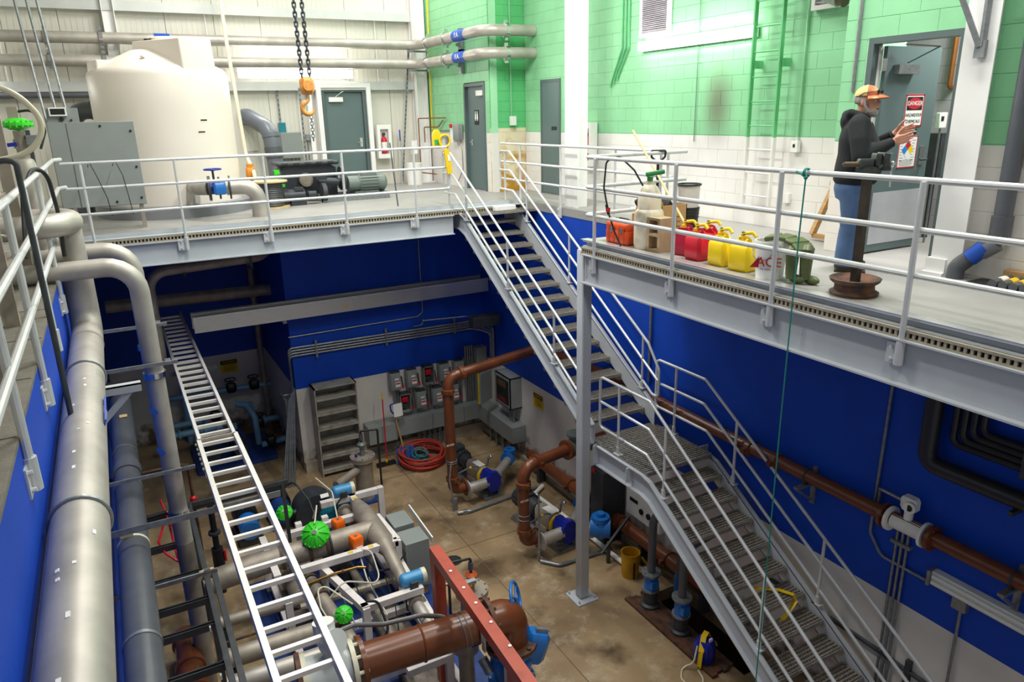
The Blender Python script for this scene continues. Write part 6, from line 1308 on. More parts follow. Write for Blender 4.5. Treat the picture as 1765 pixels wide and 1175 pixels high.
G().tube([(6.8, 5.9, -4.35), (6.8, 4.3, -4.32), (6.8, 1.0, -4.4)], .025, 8).put('low_conduit', DGREY, None, 'dark pipe clipped low along the white pit wall', 'pipe')
g = G().bx(6.78, 6.828, 3.68, 3.74, -4.5, -4.2); g.put('strut_clip', DGREY, None, 'dark strut clip on the low white pit wall', 'clip')
t = thing('pvc_bank', 'nested black PVC pipes elbowing along the right wall under the balcony', 'pipe', (6.7, 3.3, -1.9)); DPV = mat('black_pvc', '26272B', .4, 0, .12, 5)
G().tube([(6.7, 3.82, -.16), (6.7, 3.82, -1.84), (6.7, .5, -1.84)], .085, 16, .14).put('large_pipe', DPV, t)
for i in range(4): G().tube([(6.74, 3.62-.085*i, -.16), (6.74, 3.62-.085*i, -1.56+.065*i), (6.74, .5, -1.56+.065*i)], .033, 10, .08).put('small_pipe', DPV, t)
for y in (2.95, 1.6): G().bx(6.66, 6.828, y-.02, y+.02, -1.62, -1.3).bx(6.6, 6.828, y-.02, y+.02, -1.97, -1.93).put('clamp', DGREY, t)
t = thing('short_conduit', 'thin grey conduit dropping down the blue wall behind the stairs', 'conduit', (6.8, 8.2, -2.4)); G().tube([(6.8, 8.24, -.2), (6.8, 8.24, -2.4)], .02, 8).put('conduit', GALV, t)
# ================================================================ PIT: white pump skid
t = thing('pump_skid', 'white square-tube skid frame on a blue deck in the pit', 'skid', (2.0, 8.5, F))
G().bx(.9, 3.42, 6.7, 10.6, F, F+.06).put('deck', BLUED, t)
def sq(p, q, w_=.095): return G().bar(p, q, w_, w_)
for nm, p, q in (('rail', (2.72, 10.95, -4.42), (2.72, 9.95, -4.42)), ('rail', (2.86, 9.9, -4.4), (2.9, 9.08, -4.4)), ('rail', (2.9, 9.08, -4.72), (2.78, 6.9, -4.72)), ('cross_rail', (2.2, 10.75, -4.42), (3.2, 10.75, -4.42)), ('cross_rail', (1.5, 9.08, -4.4), (2.9, 9.08, -4.4)), ('cross_rail', (2.0, 7.98, -4.5), (2.85, 7.98, -4.5)), ('cross_rail', (1.4, 10.25, -4.5), (2.7, 10.25, -4.5)), ('cross_rail', (1.0, 9.75, -4.55), (1.9, 9.75, -4.55)),
    ('rail', (1.8, 9.1, -4.5), (2.05, 7.95, -4.5)), ('rail', (1.2, 10.3, -4.5), (1.2, 9.2, -4.5)), ('post', (3.2, 10.73, F), (3.2, 10.73, -4.36)), ('post', (2.9, 9.08, F), (2.9, 9.08, -4.37)), ('post', (2.05, 7.95, F), (2.05, 7.95, -4.47)), ('post', (1.8, 9.1, F), (1.8, 9.1, -4.46)), ('post', (2.78, 7.0, F), (2.78, 7.0, -4.7)), ('post', (1.2, 10.3, F), (1.2, 10.3, -4.46)), ('post', (1.75, 10.35, F), (1.75, 10.35, -4.4)), ('post', (2.72, 10.0, F), (2.72, 10.0, -4.45)), ('post', (2.15, 10.3, F), (2.15, 10.3, -4.38)), ('post', (3.18, 6.15, F), (3.18, 6.15, -4.42)), ('rail', (1.55, 8.9, F+.1), (1.55, 6.8, F+.1)), ('rail', (2.35, 8.9, F+.11), (2.35, 6.8, F+.11)), ('cross_rail', (2.2, 6.9, -4.75), (2.78, 6.9, -4.75))):
    sq(p, q).put(nm, WHITE, t)
g = G()
for p in ((2.72, 10.6, -4.368), (2.88, 8.6, -4.67), (2.5, 9.08, -4.348), (2.2, 9.08, -4.348)): g.box(p, (.07, .05, .004))
g.put('yellow_tag', YEL, t, kind='stuff')
sk = t
for nm, p, q in (('lower_rail', (1.25, 10.3, -5.25), (1.25, 6.9, -5.25)), ('lower_rail', (2.9, 10.3, -5.25), (2.9, 6.9, -5.25)), ('cross_rail', (1.25, 8.6, -5.2), (2.9, 8.6, -5.2)), ('cross_rail', (1.25, 7.5, -5.2), (2.9, 7.5, -5.2)), ('post', (1.25, 8.9, F), (1.25, 8.9, -4.7))): sq(p, q).put(nm, WHITE, t)
DECKG = mat('grimy_deck_plate', '8F857C', .6, .1, .3, 6, col2='5C5148', thr=(.4, .7))
G().bx(2.3, 2.75, 6.9, 9.0, F+.06, F+.16).put('drip_tray', DECKG, t); G().bx(1.3, 1.75, 9.1, 10.2, F+.06, F+.3).put('plinth', DECKG, t)
for i, (x, y) in enumerate(((1.5, 9.5), (2.2, 9.8), (1.55, 7.5))):
    g = G().cyl((x, y-.25, F+.45), (x, y+.25, F+.45), .15, n=18).cyl((x, y+.25, F+.45), (x, y+.34, F+.45), .19, n=18).box((x, y, F+.2), (.24, .4, .28)); g.put('booster_pump', SSD if i != 1 else DGREY, t)
G().tube([(2.3, 10.0, -5.0), (2.35, 9.0, -5.0), (2.35, 7.2, -5.0)], .06, 12, .1).put('drain_pipe', SSD, t); G().tube([(1.4, 8.9, -4.85), (2.8, 8.85, -4.85)], .05, 10).put('crossover_pipe', SSD, t)
for i in range(6): G().tube([(1.5+.2*i, 9.0-.1*i, -4.5), (1.55+.2*i, 8.8-.1*i, -4.75-.05*(i % 3)), (1.7+.15*i, 8.5-.12*i, -5.0)], .01, 6, .1).put('signal_lead', RUBBER if i % 2 else GALV, t)
# big tee header
t = thing('header_tee_pipe', 'dull stainless header crossing the skid into a tee', 'pipe', (1.7, 9.6, -4.6)); r = .165
G().tube([(.3, 9.75, -4.6), (1.3, 9.7, -4.5), (2.72, 9.58, -4.42)], r, 22, .3).put('header', SSD, t)
G().tube([(2.72, 10.5, -4.42), (2.72, 10.1, -4.42), (2.72, 9.2, -4.42), (2.72, 8.95, -4.44), (2.72, 8.35, -4.6)], [.09, .16, .165, .1, .085], 20).put('tee', SSD, t)
g = G()
for x in (1.36, 1.75, 2.0): flange(g, (x, 9.7-.08*(x-1.3), -4.5+.05*(x-1.3)), (1, -.08, .05), r+.02, .05)
g.put('clamp', GASKET, t, kind='stuff'); G().torus((2.05, 9.64, -4.47), r+.01, .02, (1, -.08, .05)).put('strap_clamp', DGREY, t)
t = thing('meter_run_pipe', 'stainless pipe below the near flow meter curving under the red frame', 'pipe', (2.75, 7.5, -4.8)); G().tube([(2.74, 8.2, -4.68), (2.76, 7.5, -4.75), (2.85, 7.25, -4.75), (3.1, 7.25, -4.72)], .085, 16, .16).put('pipe', SS, t); g = G(); flange(g, (2.75, 7.95, -4.7), (0, 1, .05), .13, .04); bolts(g, (2.75, 7.95, -4.7), (0, 1, 0), .11, 8); g.put('flange', SSD, t, kind='stuff'); G().torus((2.77, 7.6, -4.74), .088, .01, (0, 1, 0)).put('band', DGREY, t)
t = thing('far_meter_pipe', 'stainless pipe stub below the far flow meter', 'pipe', (2.6, 10.5, -4.7)); G().tube([(2.55, 10.75, -4.6), (2.6, 10.3, -4.66), (2.6, 10.0, -4.9)], .085, 16, .15).put('pipe', SSD, t); g = G(); flange(g, (2.56, 10.65, -4.6), (0, 1, 0), .13, .04); bolts(g, (2.56, 10.65, -4.6), (0, 1, 0), .11, 8); g.put('flange', SSD, t, kind='stuff')
def flowmeter(label, loc):
    t = thing('flow_meter', label, 'meter', (loc[0], loc[1], loc[2]-.3)); x, y, z = loc
    MB = mat('meter_blue', '3F8FC4', .35, 0, .08, 6)
    G().cyl((x-.13, y, z), (x+.13, y, z), .095, n=20).put('housing', MB, t); G().cyl((x+.12, y, z), (x+.18, y, z), .1, n=20).put('cream_cap', CREAM, t); G().sph((x-.13, y, z), (.06, .095, .095)).put('end_dome', MB, t)
    G().cyl((x, y, z-.24), (x, y, z-.08), .06, n=14).box((x, y, z-.24), (.2, .16, .14), chamfer=.03).put('neck', MB, t); G().box((x-.02, y-.11, z-.03), (.1, .05, .09)).put('junction', DGREY, t)
    G().tube([(x-.05, y-.12, z-.05), (x-.16, y-.14, z-.15), (x-.14, y-.1, z-.4), (x-.05, y-.05, z-.45)], .014, 8, .06).put('cable', BLACK, t)
flowmeter('blue flow meter with cream cap at the far end of the skid', (2.6, 10.8, -4.28)); flowmeter('blue flow meter with cream cap beside the red frame', (2.76, 8.1, -4.38))
def actuator(label, loc, s=1, tilt=0, name='green_actuator'):
    t = thing(name, label, 'actuator', loc); x, y, z = loc
    g = G().lathe([(.0, 0), (.08*s, .0), (.2*s, .05*s), (.215*s, .075*s), (.2*s, .1*s), (.1*s, .17*s), (.04*s, .19*s), (0, .19*s)], (x, y, z), (-.25, -.62, .75), 22); g.put('diaphragm_case', GREENA, t)
    ax = Vector((-.25, -.62, .75)).normalized(); u, v = basis(ax)
    for k in range(9):
        a = 2*pi*k/9; d = u*math.cos(a)+v*math.sin(a); G().bar(Vector(loc)+ax*.115*s+d*.19*s, Vector(loc)+ax*.185*s+d*.07*s, .014*s, .03*s, up=ax).put('rib', GREENA, t)
    g = G()
    for k in range(16):
        a = 2*pi*k/16; d = u*math.cos(a)+v*math.sin(a); c = Vector(loc)+d*.2*s; g.cyl(c+ax*.04*s, c+ax*.11*s, .013*s, n=6)
    g.put('rim_bolt', GREENA, t, kind='stuff'); G().cyl(Vector(loc)+ax*.185*s, Vector(loc)+ax*.21*s, .035*s, n=12).put('top_cap', CHROME, t)
    G().cyl(Vector(loc)-ax*.22*s, Vector(loc), .05*s, n=12).box(Vector(loc)-ax*.2*s, (.14*s, .12*s, .12*s), chamfer=.02).put('yoke', BLUEP, t)
    return t
actuator('large ribbed bright green actuator on the skid header pipe', (1.86, 9.62, -4.27), .95); actuator('small green actuator at the far side of the skid', (1.62, 10.65, -4.35), .6); actuator('small green actuator low on the near skid pipe', (1.78, 8.0, -4.52), .55)
for i, p in enumerate(((2.28, 10.0, -4.42), (2.33, 9.22, -4.30))):
    t = thing('orange_actuator', ['orange boxed valve actuator behind the header pipe', 'orange boxed valve actuator in front of header pipe'][i], 'actuator', (p[0], p[1], p[2]-.3)); G().box(p, (.17, .17, .2), rot=(0, 0, .2), chamfer=.02).put('case', ORANGE, t); G().cyl((p[0], p[1], p[2]-.3), (p[0], p[1], p[2]-.1), .04, n=10).box((p[0], p[1], p[2]-.13), (.12, .12, .06)).put('mount', BLACK, t); G().cyl((p[0], p[1], p[2]+.1), (p[0], p[1], p[2]+.112), .025, n=12).put('indicator', GALV, t); G().box((p[0]+.02, p[1]-.09, p[2]-.05), (.1, .012, .03), rot=(0, 0, .2)).put('label_strip', WP, t)
# pipe runs at left of the skid
for i, (y, z, r, m) in enumerate(((9.0, -4.8, .08, SSD), (8.3, -4.85, .125, SSD), (7.75, -4.8, .115, SS))):
    t = thing('skid_feed_pipe', ['thin rusty', 'thick', 'nearest pale'][i]+' stainless feed pipe under the ladder', 'pipe', (.9, y, z-r)); G().tube([(.3, y+.05, z), (1.55, y, z)], r, 18).put('pipe', m, t)
    if i: G().torus((.85, y+.03, z), r+.003, .008, (1, 0, 0)).put('weld', GASKET, t)
    G().bx(.4, .46, y-.03, y+.03, F, z-r).put('support', DGREY, t)
t = thing('yellow_handle_valve', 'yellow pipe handle valve beside the dark rack', 'valve', (.7, 9.1, -4.9)); G().cyl((.45, 9.15, -4.9), (.75, 9.15, -4.88), .03, n=10).put('yellow_sleeve', YEL, t); G().cyl((.75, 9.15, -4.88), (.86, 9.15, -4.87), .05, n=10).cyl((.36, 9.15, -4.9), (.45, 9.15, -4.9), .05, n=10).put('union', BLACK, t); G().cyl((.4, 9.15, F), (.4, 9.15, -4.9), .03, n=8).put('stand', DGREY, t); G().cyl((.4, 8.85, -4.98), (1.5, 8.8, -4.95), .018, n=8).put('tie_rod', RUST, t)
# vertical pump/cross pipe on the skid
t = thing('skid_branch_pipe', 'stained stainless branch pipe running toward the camera inside the skid', 'pipe', (1.7, 8.3, -4.8)); G().tube([(1.62, 9.25, -4.7), (1.66, 8.8, -4.7), (1.78, 7.7, -4.75)], .095, 16).put('pipe', SSD, t); g = G()
for y in (9.2, 9.0, 8.75, 8.0): flange(g, (1.62+.1*(9.2-y), y, -4.7), (.1, -1, 0), .12, .04)
g.put('clamp', GASKET, t, kind='stuff')
t = thing('copper_air_line', 'thin brass air line crossing the skid top', 'tube', (2, 9, -4.4)); G().tube([(1.4, 8.85, -4.5), (1.9, 8.8, -4.42), (2.2, 8.75, -4.4), (2.3, 8.72, -4.42)], .018, 8, .05).put('tube', mat('brass', '8A6A35', .35, .8, .15), t); G().sph((2.0, 8.79, -4.42), .03).put('fitting', RUST, t)
random.seed(21)
TUB = mat('cream_air_tube', 'D6D0BE', .4, 0, .05)
for i, p in enumerate(([(1.9, 8.0, -4.4), (1.55, 8.4, -4.15), (1.5, 8.0, -4.3), (1.6, 7.6, -4.5)], [(2.3, 9.2, -4.4), (2.45, 8.9, -4.3), (2.45, 8.5, -4.6), (1.9, 8.4, -4.3), (1.7, 8.4, -4.5)], [(2.35, 9.2, -4.45), (2.3, 8.7, -4.6), (2.4, 8.2, -4.9)], [(1.85, 9.6, -4.05), (2.0, 10.0, -3.95), (1.95, 10.2, -4.3)], [(2.2, 10.9, -4.0), (2.35, 10.5, -4.1), (2.3, 10.1, -4.35)])):
    G().tube(p, .011, 8, .15).put('air_tube', TUB, None, ['cream air tube arcing from the low green actuator', 'cream air tube looping under the orange actuator', 'cream air tube hanging straight down in the skid', 'pale air tube over the large green actuator', 'white air tube rising behind the orange actuator'][i], 'tube')
G().tube([(1.7, 11.0, -4.1), (1.85, 10.9, -3.95), (2.0, 10.6, -4.2), (2.05, 10.2, -4.6)], .016, 8, .12).put('black_tube', RUBBER, None, 'black hose hooping at the far end of the skid', 'hose')
G().tube([(2.05, 7.9, -4.35), (2.2, 7.9, -4.4), (2.25, 7.7, -4.7), (2.1, 7.6, -4.9)], .018, 8, .1).put('black_tube', RUBBER, None, 'black hose dropping at the near skid post', 'hose')
G().tube([(2.4, 9.2, -4.5), (2.55, 9.0, -4.75), (2.8, 8.9, -4.7), (3.0, 9.0, -4.55)], .014, 8, .15).put('black_tube', RUBBER, None, 'black cable sagging between orange actuator and skid post', 'cable')
# motors, blowers behind the skid
for i, (x, y) in enumerate(((1.2, 12.0), (1.8, 12.25))):
    t = thing('blue_motor_pump', ('left' if i == 0 else 'right')+' black and blue pump seen behind the ladder', 'pump', (x, y, F)); G().cyl((x, y+.1, F+.35), (x, y+.45, F+.35), .21, n=20).put('motor', BLACK, t); G().cyl((x, y-.25, F+.3), (x, y+.1, F+.33), .17, n=20).put('volute', BLUEM if i == 0 else BLUED, t); G().bx(x-.2, x+.2, y-.2, y+.5, F, F+.15).put('base', DGREY, t); G().cyl((x-.04, y+.1, F+.57), (x-.04, y+.4, F+.57), .012, n=6).put('lift_eye', CHROME, t)
t = thing('vacuum_blower', 'bulky dark grey blower casing on the floor behind the skid', 'blower', (2.5, 11.7, F)); G().cyl((2.3, 11.6, F+.38), (2.3, 12.0, F+.38), .36, n=26).put('casing', DGREY, t); G().box((2.75, 11.75, F+.38), (.6, .45, .5), chamfer=.1).put('motor_case', mat('charcoal', '5A5D60', .45, .1, .1), t); G().bx(2.0, 3.0, 11.5, 12.1, F, F+.06).put('base', DGREY, t); G().cyl((1.9, 11.7, F+.45), (2.05, 11.75, F+.45), .08, n=10).put('inlet_cap', BLACK, t); G().box((2.45, 11.56, F+.72), (.14, .01, .07), rot=(-.8, 0, 0)).put('nameplate', WP, t)
t = thing('teal_motor', 'teal motor end poking up behind the skid rail', 'motor', (2.45, 10.9, F)); G().cyl((2.45, 10.75, F+.55), (2.45, 11.1, F+.55), .24, n=22).put('fan_cover', TEAL, t); G().bx(2.3, 2.6, 10.7, 11.1, F, F+.4).put('foot', TEAL, t)
t = thing('teal_motor', 'teal motor below the thick brown pipe', 'motor', (2.35, 6.2, F)); G().cyl((2.1, 6.1, -4.85), (2.65, 6.1, -4.85), .2, n=22).put('barrel', TEAL, t); G().bx(2.1, 2.65, 5.95, 6.25, F, -5.0).put('foot', TEAL, t); G().box((2.35, 5.98, -4.68), (.08, .02, .07)).put('warning_sticker', YEL, t)
def strainer(label, x, y, z0, h, valve_mat, arm):
    t = thing('strainer', label, 'strainer', (x, y, z0)); G().lathe([(.0, 0), (.17, 0), (.17, h), (.0, h)], (x, y, z0), n=24).put('vessel', SSD, t)
    g = G(); flange(g, (x, y, z0+h), (0, 0, 1), .235, .035, 28); flange(g, (x, y, z0+h+.045), (0, 0, 1), .235, .04, 28); bolts(g, (x, y, z0+h+.03), (0, 0, 1), .21, 10, .014, .06); g.put('lid_flange', SSD, t)
    g = G().cyl((x, y, z0+h+.06), (x, y, z0+h+.2), .045, n=12).lathe([(.04, .2), (.085, .28), (.09, .3), (.05, .34)], (x, y, z0+h), n=14); g.put('relief_valve', valve_mat, t)
    zt = z0+h+.34
    G().tube([(x, y, zt), (x, y, zt+.22), (x+arm[0], y+arm[1], zt+.22), (x+arm[0], y+arm[1], z0+.1)], .02, 8, .03).put('vent_pipe', BLACK, t); G().cyl((x, y, zt+.04), (x, y, zt+.16), .035, n=10).put('vent_union', PVC, t)
    return t
t = strainer('stainless strainer vessel with black vent pipe near the bookcase', 3.4, 12.35, F, .85, CHV, (.3, -.08)); G().tube([(3.3, 12.3, -4.75), (2.75, 11.9, -4.75)], .075, 14).put('side_pipe', SSD, t); G().cyl((3.25, 12.25, -4.47), (3.25, 12.25, -4.42), .025, n=8).put('blue_cap', BLUEP, t); G().bx(3.2, 3.6, 12.1, 12.6, F, F+.04).put('foot_plate', BLUED, t)
t = strainer('stainless strainer vessel with orange relief valve behind the red frame', 3.62, 8.1, F, .5, mat('relief_orange', 'C4572B', .4, 0, .1), (-.32, .05)); G().lathe([(.046, .12), (.06, .14), (.06, .2), (.046, .22)], (3.62, 8.1, F+.5), n=12).put('yellow_band', YEL, t)
t = thing('skid_control_box', 'grey electrical enclosure with sloped door edge beside the skid', 'enclosure', (3.15, 9.3, F))
G().bx(2.98, 3.35, 8.95, 9.35, -5.2, -4.42).put('lower_box', GREY, t, bevel=.01); G().bx(2.98, 3.3, 9.42, 9.85, -5.1, -4.38).put('upper_box', GREY, t, bevel=.01); G().bar((3.38, 9.85, -4.36), (3.42, 9.0, -4.5), .02, .1).put('door_edge', WP, t); G().bx(3.05, 3.3, 9.0, 9.3, F, -5.2).put('timber_foot', WOOD, t); g = G().box((3.352, 9.0, -4.6), (.012, .04, .04)).box((3.352, 9.0, -5.05), (.012, .04, .04)); g.put('latch', BLACK, t, kind='stuff')
G().tube([(3.35, 9.3, F+.02), (3.6, 9.1, F+.02), (3.9, 8.95, F+.02)], .02, 8, .1).put('floor_hose', GALV, None, 'thin pale tube across the floor by the enclosure', 'tube')
# brown flow line with meter and blue valve in the foreground
t = thing('foreground_brown_pipe', 'thick brown pipe in the foreground hung from the red frame', 'pipe', (2.4, 6.55, -4.4)); r = .2
G().tube([(1.62, 6.6, -4.12), (3.1, 6.5, -4.12)], r, 26).put('pipe', BROWN, t); G().tube([(3.1, 6.5, -4.12), (3.38, 6.48, -4.12), (3.38, 6.48, -4.5)], r+.01, 26, .27, 10).put('elbow', BROWN, t)
G().torus((2.28, 6.55, -4.12), r, .012, (1, -.06, 0), 30).put('weld_bead', BROWN, t)
for x in (2.75, 2.81): G().torus((x, 6.52, -4.12), r+.002, .006, (1, -.06, .1), 30).put('tie_wire', GALV, t)
g = G(); flange(g, (1.6, 6.6, -4.12), (1, -.06, 0), .29, .05, 26); g.put('flange', BROWN, t); g = G(); flange(g, (1.5, 6.61, -4.12), (1, -.06, 0), .29, .05, 26); bolts(g, (1.55, 6.6, -4.12), (1, -.06, 0), .255, 10, .02, .08); g.put('meter_flange', CREAM, t, kind='stuff')
g = G(); flange(g, (3.1, 6.5, -4.12), (1, -.06, 0), .28, .05, 26); bolts(g, (3.1, 6.5, -4.12), (1, -.06, 0), .25, 8, .02, .06); flange(g, (3.38, 6.48, -4.5), (0, 0, 1), .32, .05, 28); bolts(g, (3.38, 6.48, -4.5), (0, 0, 1), .28, 8, .025, .05); g.put('elbow_flange', RUST, t, kind='stuff')
t = thing('magnetic_meter', 'pale grey flow meter with white capped head below the ladder', 'meter', (1.3, 6.6, -4.4)); PG = mat('pale_meter_grey', 'C3C8C6', .4, 0, .04); G().cyl((1.0, 6.64, -4.12), (1.48, 6.61, -4.12), .23, n=26).put('meter_body', PG, t); G().cyl((1.28, 6.62, -3.92), (1.28, 6.62, -3.72), .08, n=16).cyl((1.28, 6.62, -3.74), (1.34, 6.5, -3.66), .13, n=20).put('head', PG, t); G().cyl((1.26, 6.66, -3.72), (1.26, 6.7, -3.52), .115, n=20).put('white_cap', WP, t); G().cyl((.92, 6.65, -4.12), (.97, 6.645, -4.12), .3, n=24).put('rear_flange', RUST, t)
G().cyl((.97, 6.645, -4.12), (1.02, 6.64, -4.12), .28, n=24).put('rear_gasket', CREAM, t); G().bx(1.15, 1.35, 6.5, 6.75, F+.06, -4.34).put('pedestal', DGREY, t)
for i, z in enumerate((0, .05)): G().tube([(1.36, 6.72+z, -3.72-z), (1.6, 6.78+z, -3.75-z), (1.95, 6.85+z, -3.93-z), (2.4, 6.84+z, -3.98-z), (2.7, 6.82+z, -4.1-z), (2.75, 6.8+z, -4.45)], .022, 8, .15).put('meter_cable', mat('grey_cable', '76777A', .5, 0, .06), None, ('upper' if i == 0 else 'lower')+' thick grey cable over the foreground brown pipe', 'cable')
t = thing('blue_gate_valve', 'large blue valve with hand wheel below the brown elbow', 'valve', (3.38, 6.48, F))
G().lathe([(.29, 0), (.29, .06), (.22, .1), (.24, .2), (.26, .32), (.24, .42), (.2, .46), (.3, .5), (.3, .55)], (3.38, 6.48, -5.08), n=28).put('valve_body', BLUEM, t); g = G(); bolts(g, (3.38, 6.48, -5.05), (0, 0, 1), .26, 8, .024, .05); g.put('bolt', GALV, t, kind='stuff'); G().cyl((3.38, 6.48, F), (3.38, 6.48, -5.08), .2, n=20).put('lower_pipe', BROWN, t)
G().box((3.66, 6.4, -4.62), (.3, .24, .42), rot=(0, .3, -.3), chamfer=.06).put('gear_box', BLUEM, t); G().box((3.74, 6.36, -4.42), (.16, .05, .09), rot=(0, .3, -.3)).put('name_plate', GALV, t)
wc = Vector((3.52, 6.6, -4.02)); wd = Vector((.75, -.55, .25)).normalized(); u, v = basis(wd); g = G().torus(wc, .19, .02, wd, 30)
for k in range(3): a = 2*pi*k/3+.4; g.cyl(wc, wc+(u*math.cos(a)+v*math.sin(a))*.19, .014, n=6)
g.cyl(wc, Vector((3.62, 6.44, -4.45)), .025, n=10); g.put('hand_wheel', BLUEM, t)
# red lifting frame
t = thing('red_frame', 'red oxide steel frame standing over the foreground pipe', 'frame', (2.73, 6.2, F))
w_ = .13; G().bar((2.74, 7.17, -3.42), (2.62, 4.3, -3.42), w_, w_).put('top_beam', REDP, t); G().bar((2.74, 7.1, F+.06), (2.74, 7.1, -3.49), w_, w_, up=(0, 1, 0)).put('post', REDP, t); G().bar((2.68, 5.05, F), (2.68, 5.05, -3.49), w_, w_, up=(0, 1, 0)).put('post', REDP, t)
g = G()
for y in (6.6, 6.25, 5.95, 5.6, 5.2): g.cyl((2.7, y, -3.356), (2.7, y, -3.345), .018, n=8)
g.put('bolt_head', WP, t, kind='stuff')
t = thing('pipe_hanger', 'galvanised clevis hanger and rod from red frame to brown pipe', 'hanger', (2.9, 6.53, -4.4)); g = G()
c = Vector((2.93, 6.51, -4.12)); pts = [c+Vector((0, .23*math.cos(a), .23*math.sin(a))) for a in [-.2+i*(pi+.4)/14 for i in range(15)]]
for a, b_ in zip(pts[:-1], pts[1:]): g.bar(a, b_, .07, .02, up=((a+b_)/2-c))
g.bar(pts[0], pts[0]+Vector((0, 0, -.14)), .02, .07).bar(pts[-1], pts[-1]+Vector((0, 0, -.14)), .02, .07); g.put('clevis', GALV, t); G().cyl(c+Vector((0, 0, .22)), c+Vector((0, 0, .6)), .012, n=8).put('rod', GALV, t); G().bx(2.7, 2.96, 6.48, 6.54, -3.53, -3.49).put('rod_plate', GALV, t)
t = thing('dosing_valve', 'blue and steel valve cluster between brown pipe and blue valve', 'valve', (3.05, 6.6, -4.9)); G().box((3.02, 6.75, -4.5), (.16, .13, .16), chamfer=.02).put('blue_box', BLUEP, t); G().cyl((2.95, 6.85, -4.45), (2.95, 6.85, -4.7), .16, n=18).put('rusty_flange', SSD, t); G().cyl((2.95, 6.85, F+.06), (2.95, 6.85, -4.7), .1, n=14).put('pipe', SSD, t); G().cyl((3.05, 6.6, -4.7), (3.1, 6.5, -4.85), .06, n=10).put('pale_fitting', GALV, t)
# ================================================================ THE MAN
SKIN = mat('skin', 'C98F76', .5, 0, .06, 12); HOOD = mat('black_hoodie', '0D1318', .85, 0, .12, 10, bump=.2, bscale=120); JEAN = mat('blue_denim', '4A658F', .8, 0, .18, 7, bump=.2, bscale=150)
BEARD = mat('grey_beard', 'A9A29A', .9, 0, .2, 60, bump=.6, bscale=200); CAPO = mat('orange_cap', 'C06A42', .75, 0, .2, 14, col2='D9A877', thr=(.5, .6)); CAPY = mat('yellow_cap_mesh', 'DCC07E', .8, 0, .08, 30); SHOE = mat('dark_brown_shoe', '3F352A', .6, 0, .15, 10)
man = thing('person', 'man in black hoodie and orange cap gesturing with both hands by the open door', 'person')
def taper(g, pts, rs, n=14, sq=1.0):
    """limb through points with round ends"""
    g.tube(pts, rs, n)
    for p, r in ((pts[0], rs[0]), (pts[-1], rs[-1])): g.sph(p, r*.99, 12, 8)
def ell_loft(g, secs, n=24):
    """secs: (cx, cy, z, rx, ry)"""
    v = []; f = []; m = len(secs)
    for cx, cy, z, rx, ry in secs: v += [(cx+rx*math.cos(2*pi*k/n), cy+ry*math.sin(2*pi*k/n), z) for k in range(n)]
    for i in range(m-1): f += [(i*n+k, i*n+(k+1) % n, (i+1)*n+(k+1) % n, (i+1)*n+k) for k in range(n)]
    g.add(v, f+[tuple(range(n-1, -1, -1)), tuple(range((m-1)*n, m*n))]); return g
def fuse(g, name, m, parent, voxel, smooth_it=4):
    """one continuous surface out of overlapping volumes"""
    o = g.put(name, m, parent, smooth=0)
    r = o.modifiers.new('remesh', 'REMESH'); r.mode = 'VOXEL'; r.voxel_size = voxel
    s = o.modifiers.new('smooth', 'SMOOTH'); s.factor = .5; s.iterations = smooth_it
    dg = bpy.context.evaluated_depsgraph_get(); dg.update()
    me = bpy.data.meshes.new_from_object(o.evaluated_get(dg)); o.modifiers.clear(); old = o.data; o.data = me; bpy.data.meshes.remove(old)
    me.name = name; me.materials.clear(); me.materials.append(m)
    me.polygons.foreach_set('use_smooth', [True]*len(me.polygons)); return o
hx, hz = .045, 1.59
HA = math.radians(-24)                      # the head turns from the shoulders toward us
def hr(g): g.v = [((x+.01)*math.cos(HA)-y*math.sin(HA)-.01, (x+.01)*math.sin(HA)+y*math.cos(HA), z) for x, y, z in g.v]; return g                         # head centre
g = G()
g.sph((hx-.01, 0, hz+.035), (.098, .077, .1), 20, 14).sph((hx+.03, 0, hz-.04), (.07, .06, .085), 18, 12).sph((hx+.05, 0, hz-.085), (.045, .045, .04), 14, 9)
g.sph((hx+.1, 0, hz-.012), (.02, .015, .024), 12, 8).tube([(hx+.085, 0, hz+.025), (hx+.112, 0, hz-.015)], [.011, .014], 8)
g.sph((hx+.08, .0, hz+.035), (.018, .05, .012), 12, 8)
for s in (-1, 1): g.sph((hx-.012, s*.078, hz-.005), (.022, .012, .034), 12, 8)
g.sph((hx+.088, 0, hz-.058), (.014, .026, .008), 10, 6)
hr(g)
g.tube([(-.0, 0, 1.38), (.02, 0, 1.55)], [.065, .058], 14)
ell_loft(g, [(0, 0, .9, .11, .155), (.01, 0, 1.05, .12, .15), (.0, 0, 1.25, .12, .165), (-.01, 0, 1.38, .09, .15), (-.01, 0, 1.43, .06, .08)])
